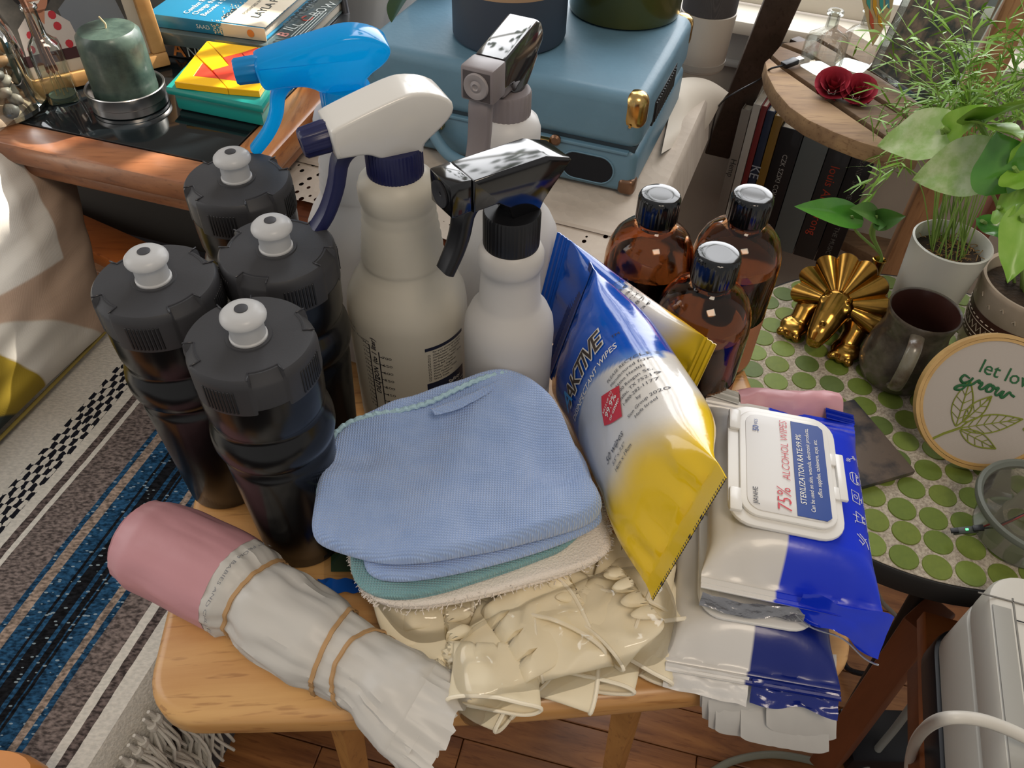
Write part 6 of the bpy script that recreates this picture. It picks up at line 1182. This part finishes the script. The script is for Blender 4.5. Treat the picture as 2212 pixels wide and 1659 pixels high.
def hleaf(cx, cy, L_, w_, a, veins=5):
    bb = B(); c, s = cos(a), sin(a); P2 = lambda u, v: hf(cx+u*c-v*s, cy+u*s+v*c, .0018)
    up = [(L_*t, w_/2*sin(pi*t**.85)) for t in [k/16 for k in range(17)]]
    for sg in (1, -1): bb.tube([P2(x, sg*y) for x, y in up], .0007, 6, flat=.6)
    bb.tube([P2(0, 0), P2(L_, 0)], .0005, 6, flat=.6)
    for k in range(1, veins+1):
        t = k/(veins+1)
        for sg in (1, -1): y = w_/2*sin(pi*min(1, t+.13)**.85); bb.tube([P2(L_*t, 0), P2(L_*min(1, t+.13), sg*y)], .0004, 5, flat=.6)
    bb.obj('stitched_leaf', go_, hoop, world=True)
hleaf(-.018, -.030, .044, .017, radians(99), 5); hleaf(-.014, -.024, .033, .013, radians(68), 4); hleaf(-.014, -.030, .053, .017, radians(30), 7); hleaf(-.013, -.032, .036, .013, radians(-8), 4); hleaf(.036, -.012, .03, .013, radians(20), 4)
bb = B(); bb.tube([hf(-.032, -.048), hf(-.025, -.040), hf(-.014, -.030)], .0013, 7, flat=.6); bb.obj('stitched_stem', go_, hoop, world=True)
# ------------------------------------------------------------------ stone coaster, clear tub, sensor
q = at(1880, 985, ZR+.004); cst = thing('stone_tile', 'square dark marbled stone tile lying under the alcohol wipes', 'coaster', (q.x-.025, q.y+.01, ZR+.0004), radians(20))
B().box((0, 0, .0035), (.095, .095, .006), .0012).obj('slab', P('marbled_stone', '#5d5148', .4, var=(28, .9, '#2f2f33'), bump=('noise', 50, .3, .002)), cst)
q = at(2222, 1125, ZR+.02); tub = thing('clear_tub', 'round clear plastic tub with a lid at the right edge of the tiled table', 'tub', (q.x, q.y, ZR+.0004))
fr_f = translucent('frosted_plastic', '#8d9289', .5, .3); tubf = film('tub_film', (.86, .88, .85), .4, .12)
B().lathe([(0, .0008), (.036, .0008), (.038, .002), (.0435, .036), (.0445, .037)], 72).obj('tub_wall', tubf, tub); B().lathe([(.0475, .0355), (.050, .036), (.0508, .0385), (.050, .0415), (.047, .042), (.0455, .0395), (.0440, .0385), (.0435, .0365), (.0475, .0355)], 80).obj('rim_ring', fr_f, tub)
B().lathe([(0, .0388), (.044, .0388)], 60).obj('lid_film', tubf, tub)
bb = B(); bb.grid(lambda u, v: V3(((.026+.006*sin(u*12))*cos(u*5.5), (.026+.006*sin(u*12))*sin(u*5.5), .004+.028*v+.003*sin(u*20+v*3))), 80, 8); bb.obj('curled_film', translucent('pale_film', '#a9a79c', .5, .3), tub)
sn = thing('sensor_board', 'tiny circuit board with a green light on twisted red and black wires', 'sensor', tuple(at(2070, 1145, ZR+.012)), 0)
s0, s1 = at(2058, 1148, ZR+.012), at(2112, 1143, ZR+.020); sx_ = (s1-s0).normalized(); sy_ = V3((-sx_.y, sx_.x, 0)); MS = frameM((s0+s1)/2, sx_, sy_)
B().box((0, 0, 0), ((s1-s0).length, .0075, .0012), .0002, MS).obj('board', P('pcb', '#2b2f26', .4), sn, world=True); B().box((-.008, 0, .0014), (.006, .005, .0018), .0003, MS).box((.010, 0, .0016), (.008, .006, .0024), .0003, MS).obj('chip', P('chip_black', '#15161a', .4), sn, world=True)
led, nt, b = newmat('led'); b.inputs['Base Color'].default_value = (.1, .8, .2, 1); b.inputs['Emission Color'].default_value = (.1, .9, .25, 1); b.inputs['Emission Strength'].default_value = 2.5; B().box((.0015, 0, .0013), (.0022, .0018, .0012), .0002, MS).obj('led', led, sn, world=True)
for k, c in enumerate(('#7d2522', '#15151a')):
    bb = B(); bb.tube(bez([s1+V3((0, .001*k, 0)), s1+V3((.012, .004-.004*k, .003)), at(2160, 1137, ZR+.030)+V3((0, .001*k, .001)), at(2240, 1098, ZR+.05)], 24), .0008, 6); bb.obj('wire', P('wire%d' % k, c, .5), sn, world=True)
# ================================================================== plant stand with the slatted shelf
ZSH = .66; g1 = thing('plant_stand', 'wooden plant stand with a slatted half round shelf beside the window', 'stand', tuple(at(1850, 260, .0)), 0)
def pxpoly(pts, z): return [at(x, y, z) for x, y in pts]
gw = [wood('shelf_slat%d' % k, c, c2, 'X', .75, 18, 0) for k, (c, c2) in enumerate((('#a2835e', '#7d6146'), ('#7d6247', '#5f4935'), ('#846a50', '#62503e')))]
def slat(pts, m):
    p = pxpoly(pts, ZSH); B().prism([(v.x, v.y) for v in p], ZSH-.021, ZSH, bev=.0025).obj('slat', m, g1, world=True)
slat([(1653, 132), (1657, 160), (1675, 195), (1705, 230), (1745, 258), (1800, 284), (1860, 307), (1920, 324), (1990, 332), (1995, 318), (1916, 304), (1800, 225), (1690, 148), (1662, 124)], gw[0])
slat([(1668, 118), (1700, 146), (1810, 221), (1925, 300), (2000, 312), (2010, 288), (1900, 220), (1745, 122), (1685, 98)], gw[1])
slat([(1690, 92), (1752, 116), (1905, 213), (2018, 282), (2040, 255), (1900, 165), (1760, 85)], gw[2])
slat([(1766, 80), (1905, 158), (2045, 248), (2080, 215), (1930, 120), (1810, 50)], gw[1])
def bar(p, q, w1, w2, m, nm='stile'):
    p, q = V3(p), V3(q); z = (q-p).normalized(); x = z.cross(V3((.3, 1, 0))).normalized(); y = z.cross(x); M = frameM((p+q)/2, x, y, z); return B().box((0, 0, 0), (w1, w2, (q-p).length), .003, M).obj(nm, m, g1, world=True)
bar(atY(1706, -40, 1.12), at(1470, 520, .02), .046, .03, postdark); bar(V3((.545, .935, .01)), V3((.548, .935, 1.0)), .034, .03, postlight); bar(V3((.640, .935, .01)), V3((.643, .935, 1.0)), .020, .03, wood('red_post', '#7d4a36', '#5f3527', 'Z', .6, 14, 0))
bar(at(1700, 100, ZSH-.034)+V3((.01, .01, 0)), V3((.55, .955, ZSH-.034)), .02, .02, postdark, 'shelf_rail')
# lower shelf and the books standing on it
ZB = .27; lsx = pxpoly([(1575, 395), (1900, 560), (2080, 420), (1720, 240)], ZB); B().prism([(v.x, v.y) for v in lsx], ZB-.02, ZB, bev=.003).obj('lower_shelf', gw[1], g1, world=True)
BK = [(1592, 1614, 275, '#8d867c', 'slim grey book with a vertical title, leftmost on the lower shelf'), (1614, 1632, 258, '#c2bdb2', 'slim white book next to the leftmost on the lower shelf'), (1632, 1646, 256, '#7d2a2a', 'slim red book on the lower shelf'), (1646, 1664, 262, '#26334a', 'slim navy book with gold lettering on the lower shelf'), (1664, 1684, 268, '#8a6a2a', 'slim yellow topped book on the lower shelf'), (1684, 1735, 300, '#1a1b1f', 'thick black book with white spine lettering on the lower shelf'), (1735, 1792, 282, '#6a7373', 'thick pale grey book on the lower shelf'), (1792, 1842, 330, '#2e2f30', 'thick dark grey book with red spine lettering on the lower shelf'), (1842, 1890, 352, '#1b1c1f', 'thick black book at the right end of the lower shelf')]
r0 = at(1592, 275, .47); r1 = at(1890, 352, .47); bxd = V3(((r1-r0).x, (r1-r0).y, 0)); RL = bxd.length; bxd.normalize(); byd = V3((-bxd.y, bxd.x, 0)); r0.z = 0
for i, (xa, xb, yt, c, lab) in enumerate(BK):
    u0, u1 = RL*(xa-1592)/298, RL*(xb-1592)/298; th_ = (u1-u0)-.0012; hgt = (.232, .245, .245, .24, .235, .22, .235, .205, .20)[i]; M = frameM(r0+bxd*(u0+.0005)+V3((0, 0, ZB+.0005)), (bxd+V3((0, 0, 0))).normalized(), byd, V3((0, 0, 1)))
    t = thing('book', lab, 'book', tuple(r0+bxd*u0+V3((0, 0, ZB))), 0, 'books standing on the lower shelf'); cm_ = P('shelf_book%d' % i, c, .45, coat=.15)
    B().box((th_/2, .075+.002, hgt/2), (th_-.003, .146, hgt-.005), .0005, M).obj('pages', page, t, world=True)
    for s in (0, 1): B().box((.0008+s*(th_-.0016), .075, hgt/2), (.0016, .15, hgt), .0005, M).obj('cover', cm_, t, world=True)
    B().box((th_/2, 0, hgt/2), (th_, .002, hgt), .0008, M).obj('spine', cm_, t, world=True)
    txt = {0: ('Hemp', .014, '#2c2a28'), 3: ('KE', .022, '#b9c0c8'), 5: ('CZK SZSKI COLUMBIA', .011, '#b9b9b4'), 7: ('louis Armstrong', .020, '#b8442e'), 8: ('BAND  SHAME YOU FOR THE MUSIC', .011, '#6a6a66')}.get(i)
    if txt: text('lettering', txt[0], txt[1], (lambda M, th_, hgt: (lambda x, y: M @ V3((th_/2+y, -.0014, hgt*.55-x))))(M, th_, hgt), P('spine_ink%d' % i, txt[2], .5), t, world=True)
# things on the slatted shelf
def apoth(label, px, py, rz, s=1):
    q = at(px, py, ZSH); t = thing('glass_bottle', label, 'bottle', (q.x, q.y, ZSH+.0004), rz, 'empty glass bottles on the slatted shelf'); bb = B(); rows = [sq(.018*s, .0), sq(.0205*s, .003), sq(.0205*s, .036*s), sq(.0185*s, .043*s, .4), sq(.012*s, .0475*s, .7), sq(.0075*s, .051*s, 1), sq(.0070*s, .066*s, 1), sq(.0098*s, .067*s, 1), sq(.0100*s, .071*s, 1), sq(.0085*s, .0725*s, 1), sq(.0055*s, .072*s, 1), sq(.0052*s, .052*s, 1)]
    bb.v = [v for r in rows for v in r]
    for i in range(len(rows)-1):
        for k in range(40): bb.f.append([i*40+k, i*40+(k+1) % 40, (i+1)*40+(k+1) % 40, (i+1)*40+k])
    bb.f.append(list(range(40))); bb.obj('glass', film('flask_glass' + label[:3], (.92, .94, .92), .1, .03, .5), t)
apoth('small empty square glass bottle at the left on the slatted shelf', 1768, 148, .5); apoth('second small empty glass bottle, half hidden behind the red rose', 1842, 142, .9)
rose_m = P('rose_paper', '#a8263a', .7, var=(60, .4, '#85182b'))
def rose(label, px, py, s):
    q = at(px, py, ZSH); t = thing('paper_rose', label, 'flower', (q.x, q.y, ZSH+.001), 0, 'red roses on the slatted shelf'); r = random.Random(px)
    tilt = Matrix.Rotation(.5, 4, 'X') @ Matrix.Rotation(-.2, 4, 'Y')
    for ring in range(4):
        n = (3, 4, 5, 6)[ring]
        for k in range(n):
            a = 2*pi*k/n+ring*.6; bb = B(); R = (.005, .0095, .014, .018)[ring]*s; hh = (.026, .025, .022, .017)[ring]*s
            bb.grid(lambda u, v: tilt @ V3(((R*(.35+.65*v)+.005*ring*.4*v*v*s)*cos(a+(u-.5)*(2.4-.25*ring)), (R*(.35+.65*v)+.005*ring*.4*v*v*s)*sin(a+(u-.5)*(2.4-.25*ring)), .003+hh*v*(1-.35*(2*u-1)**2)+.0012*sin(u*9))), 9, 6)
            bb.obj('petal', rose_m, t)
    bb = B(); bb.tube([(0, 0, .004), (.012*s, .012*s, .003)], .0012, 6); bb.obj('stem', MATS['stem_pale'], t)
rose('red paper rose at the left, beside the small glass bottle', 1796, 200, .95); rose('red paper rose at the right, lying lower on the slatted shelf', 1848, 212, .9)
ub = thing('usb_cable', 'black USB plug on its cable resting on the slatted shelf edge', 'cable', tuple(at(1710, 140, ZSH)), 0)
u0, u1 = at(1690, 142, ZSH+.006), at(1738, 124, ZSH+.010); ux = (u1-u0).normalized(); uy = V3((0, 0, 1)).cross(ux).normalized(); MU_ = frameM(u0, ux, uy)
B().box((.012, 0, 0), (.022, .011, .007), .0015, MU_).obj('plug_body', P('usb_black', '#15161c', .4), ub, world=True); B().box((.0275, 0, 0), (.009, .0085, .004), .0004, MU_).obj('plug_metal', tinm, ub, world=True)
bb = B(); bb.tube(bez([u0, at(1662, 150, ZSH+.002), at(1640, 172, ZSH-.03), at(1560, 220, .60), at(1540, 270, .5), at(1530, 330, .42)], 40), .0013, 7); bb.obj('cord', MATS['usb_black'], ub, world=True)
cdm = P('card_cream', '#b9a57c', .6); pc = [atY(1858, -20, .985), atY(1935, -20, .985), atY(1922, 40, .985), atY(1885, 100, .985)]
oc = thing('hanging_ornament', 'small colourful painted ornament hanging behind the fern', 'ornament', tuple(sum(pc, V3())/4), 0)
bb = B(); [bb.v.append(p) for p in pc]; [bb.v.append(p+V3((0, .0015, 0))) for p in pc]; bb.f = [[0, 1, 2, 3], [7, 6, 5, 4], [0, 1, 5, 4], [1, 2, 6, 5], [2, 3, 7, 6], [3, 0, 4, 7]]; bb.obj('panel', cdm, oc, False, True)
for k, (c, x0, y0, x1, y1) in enumerate((('#3f9b96', 1872, -20, 1880, 22), ('#3f9b96', 1900, -20, 1908, 30), ('#c9962e', 1886, -20, 1894, 40), ('#b8553a', 1878, 20, 1888, 70), ('#c9962e', 1896, 30, 1906, 60), ('#4f8fa0', 1912, -10, 1922, 20))):
    bb = B(); bb.v = [atY(x0, y0, .984), atY((x0+x1)/2+4, (y0+y1)/2-6, .984), atY(x1, y1, .984), atY((x0+x1)/2-4, (y0+y1)/2+6, .984)]; bb.f = [[0, 1, 2, 3]]; bb.obj('painted_petal', P('ornament%d' % k, c, .5), oc, False, True)
bb = B(); bb.tube([atY(1897, -20, .985), atY(1897, -60, .985)], .0006, 6); bb.obj('cord', cdm, oc, world=True)
acr = [at(1880, 150, ZSH+.002), at(2030, 252, ZSH+.002)]; au = (acr[1]-acr[0]); av = V3((.03, .03, .13))
ap = thing('acrylic_pane', 'clear acrylic picture stand behind the fern on the slatted shelf', 'frame', tuple(acr[0]), 0)
bb = B(); nrm = au.cross(av).normalized()*.002; bb.v = [acr[0], acr[1], acr[1]+av, acr[0]+av]; bb.v += [v+nrm for v in bb.v[:4]]; bb.f = [[0, 1, 2, 3], [7, 6, 5, 4], [0, 1, 5, 4], [1, 2, 6, 5], [2, 3, 7, 6], [3, 0, 4, 7]]; bb.obj('pane', film('acrylic', (.55, .58, .56), .3, .03), ap, False, True)
bb = B(); bb.tube([acr[1], acr[1]+av, acr[0]+av], .0012, 6); bb.obj('bright_edge', P('acrylic_edge', '#c2c8c4', .2), ap, world=True)
bb = B(); bb.v = [acr[0].lerp(acr[1], a)+av*b_+nrm*1.5 for a, b_ in ((.1, .05), (.9, .05), (.9, .95), (.1, .95))]; bb.f = [[0, 1, 2, 3]]; bb.obj('picture_print', P('dark_print', '#2b302c', .4, var=(60, .8, '#6a5a4a')), ap, False, True)
# ================================================================== small desk, printer and cables at the lower right
dk = thing('printer_desk', 'orange-brown wooden desk with crossed legs under the white printer', 'desk', (.45, .30, 0), 0)
ZD = .452
e0, e1 = at(1998, 1318, ZD), at(2008, 1680, ZD); ed = (e0-e1).normalized(); er = V3((ed.y, -ed.x, 0))
pts = [e0, e1-ed*.15, e1-ed*.15+er*.40, e0+er*.40]; B().prism([(p.x, p.y) for p in pts], ZD-.022, ZD, bev=.003).obj('desk_top', orange, dk, world=True)
def beam(p, q, w1, w2, m, nm): z = (V3(q)-V3(p)).normalized(); x = z.cross(V3((0, 0, 1))).normalized(); y = z.cross(x); M = frameM((V3(p)+V3(q))/2, x, y, z); B().box((0, 0, 0), (w1, w2, (V3(q)-V3(p)).length), .003, M).obj(nm, m, dk, world=True)
legm = wood('desk_leg', '#7d4526', '#653519', 'Z', .5, 10, .15, False)
beam(at(2010, 1330, ZD-.06), at(1790, 1640, .03), .046, .03, legm, 'leg'); beam(at(2040, 1330, ZD-.05)+er*.28, at(1950, 1640, .03)+er*.28, .046, .03, legm, 'leg'); beam(e0-ed*.03+er*.02-V3((0, 0, .04)), e1+er*.02-V3((0, 0, .04)), .03, .04, legm, 'apron')
prw = P('printer_white', '#c4c0b6', .45); prg = P('printer_grey', '#9a9891', .5); prb = P('printer_black', '#15161b', .4)
t0 = at(2118, 1306, .575); l0_ = at(2068, 1400, .545); pm = V3((l0_.x+.004, l0_.y, ZD)); pr_ = thing('printer', 'white inkjet printer with black base trim at the lower right corner', 'printer', tuple(pm), 0)
pd = (at(2060, 1400, .50)-at(2080, 1680, .50)); pd.z = 0; pd.normalize(); pe = V3((pd.y, -pd.x, 0)); PMx = frameM(V3((at(2064, 1400, .52).x, at(2064, 1400, .52).y, ZD+.0004)), pe, pd, V3((0, 0, 1)))
def rc(x0, x1, y0, y1, r):
    o = []
    for cx, cy, a0 in ((x1-r, y1-r, 0), (x0+r, y1-r, 90), (x0+r, y0+r, 180), (x1-r, y0+r, 270)):
        for k in range(9): a = radians(a0+k*11.25); o.append((cx+r*cos(a), cy+r*sin(a)))
    return o
B().prism(rc(-.001, .36, -.30, .047, .032), 0, .030, bev=.003, M=PMx).obj('black_base', prb, pr_, world=True); B().prism(rc(.002, .36, -.297, .044, .030), .0305, .085, bev=.002, M=PMx).obj('lower_shell', prw, pr_, world=True)
B().prism(rc(.002, .36, -.297, .044, .030), .0856, .122, bev=.006, M=PMx).obj('upper_shell', prw, pr_, world=True)
B().box((.0195, -.13, .1224), (.0012, .30, .001), .0002, PMx).box((.06, .017, .1224), (.13, .0012, .001), .0002, PMx).obj('seam', P('seam_grey', '#77746d', .6), pr_, world=True)
B().box((.011, -.13, .1222), (.013, .28, .0012), .0004, PMx).obj('side_panel', prg, pr_, world=True)
for yy, s in ((-.015, 'Letter'), (-.12, 'A4')): text('lettering', s, .007, (lambda yy: (lambda x, y: PMx @ V3((.029+y, yy-x, .1230))))(yy), prb, pr_, world=True); B().box((.025, yy+.016, .1230), (.010, .0008, .0004), 0, PMx).obj('paper_mark', prb, pr_, False, True)
def cable(nm, lab, pts, r, m, cat='cable'):
    t = thing(nm, lab, cat, tuple(pts[0]), 0); B().tube(bez(pts, 50), r, 10).obj('cord', m, t, world=True); return t
cable('power_cable', 'white power cable arching over the printer and desk edge', [at(1962, 1700, .30), at(1966, 1640, .40), at(1985, 1590, .50), at(2030, 1555, .585), at(2100, 1552, .595), at(2170, 1572, .592), at(2250, 1610, .588)], .0042, P('cable_white', '#c9c4ba', .4))
gcm = P('cable_grey', '#8b8a82', .5)
cable('grey_cable', 'grey cable hanging between the desk legs', [at(2002, 1455, .20), at(1985, 1500, .14), at(1940, 1565, .08), at(1895, 1620, .04), at(1860, 1670, .008)], .005, gcm)
cable('grey_cable', 'grey cable looped on the oak floor at the bottom edge', [at(1520, 1680, .006), at(1580, 1645, .006), at(1660, 1630, .006), at(1740, 1640, .006), at(1800, 1662, .006)], .005, P('cable_greygreen', '#7d7c6c', .5))
cable('thin_cable', 'thin white cable seen behind the loose blue flap', [at(1890, 1270, .25), at(1905, 1300, .2), at(1930, 1325, .15), at(1945, 1345, .1)], .003, gcm)
ad = thing('power_strip', 'black power adapter lying among the cables on the floor', 'adapter', tuple(at(1900, 1620, .0)), 0); q = at(1905, 1600, .02); B().box((q.x, q.y, .022), (.11, .07, .04), .006, None).obj('adapter_body', prb, ad, world=True)
bb = B(); bb.tube(bez([V3((q.x, q.y+.03, .03)), V3((q.x+.01, q.y+.07, .05)), V3((q.x-.02, q.y+.1, .02)), V3((q.x-.01, q.y+.16, .006))], 20), .004, 8); bb.obj('adapter_cord', prb, ad, world=True)

# assumed trailing plant hanging in the window above the frame: breaks up the low sun
wq = V3((.16, 1.33, 1.62)); wp_ = thing('assumed_hanging_plant', 'assumed leafy green plant hanging out of view in the window above the suitcase', 'potted plant', tuple(wq), 0)
B().lathe([(0, -.06), (.05, -.06), (.07, .06), (.066, .06), (.06, .04), (0, .04)], 32).obj('pot', whc, wp_); rw = random.Random(31)
for k in range(34):
    a = rw.uniform(0, 6.28); r = rw.uniform(.04, .26); b_ = wq+V3((r*cos(a)*1.2-.05, r*sin(a)*.25, rw.uniform(-.42, .02))); t_ = b_+V3((rw.uniform(-.05, .05), rw.uniform(-.03, .03), -rw.uniform(.04, .07))); lf = B(); leaf(lf, b_, t_, (rw.uniform(-.6, .6), -1, .4), .045, .05, 10, 6, heart=1); lf.obj('leaf', leafg, wp_, world=True)
    if k % 3 == 0: bb = B(); bb.tube(bez([wq+V3((0, 0, .04)), wq.lerp(b_, .5)+V3((0, 0, .06)), b_], 10), .0015, 5); bb.obj('stem', MATS['stem_pale'], wp_, world=True)
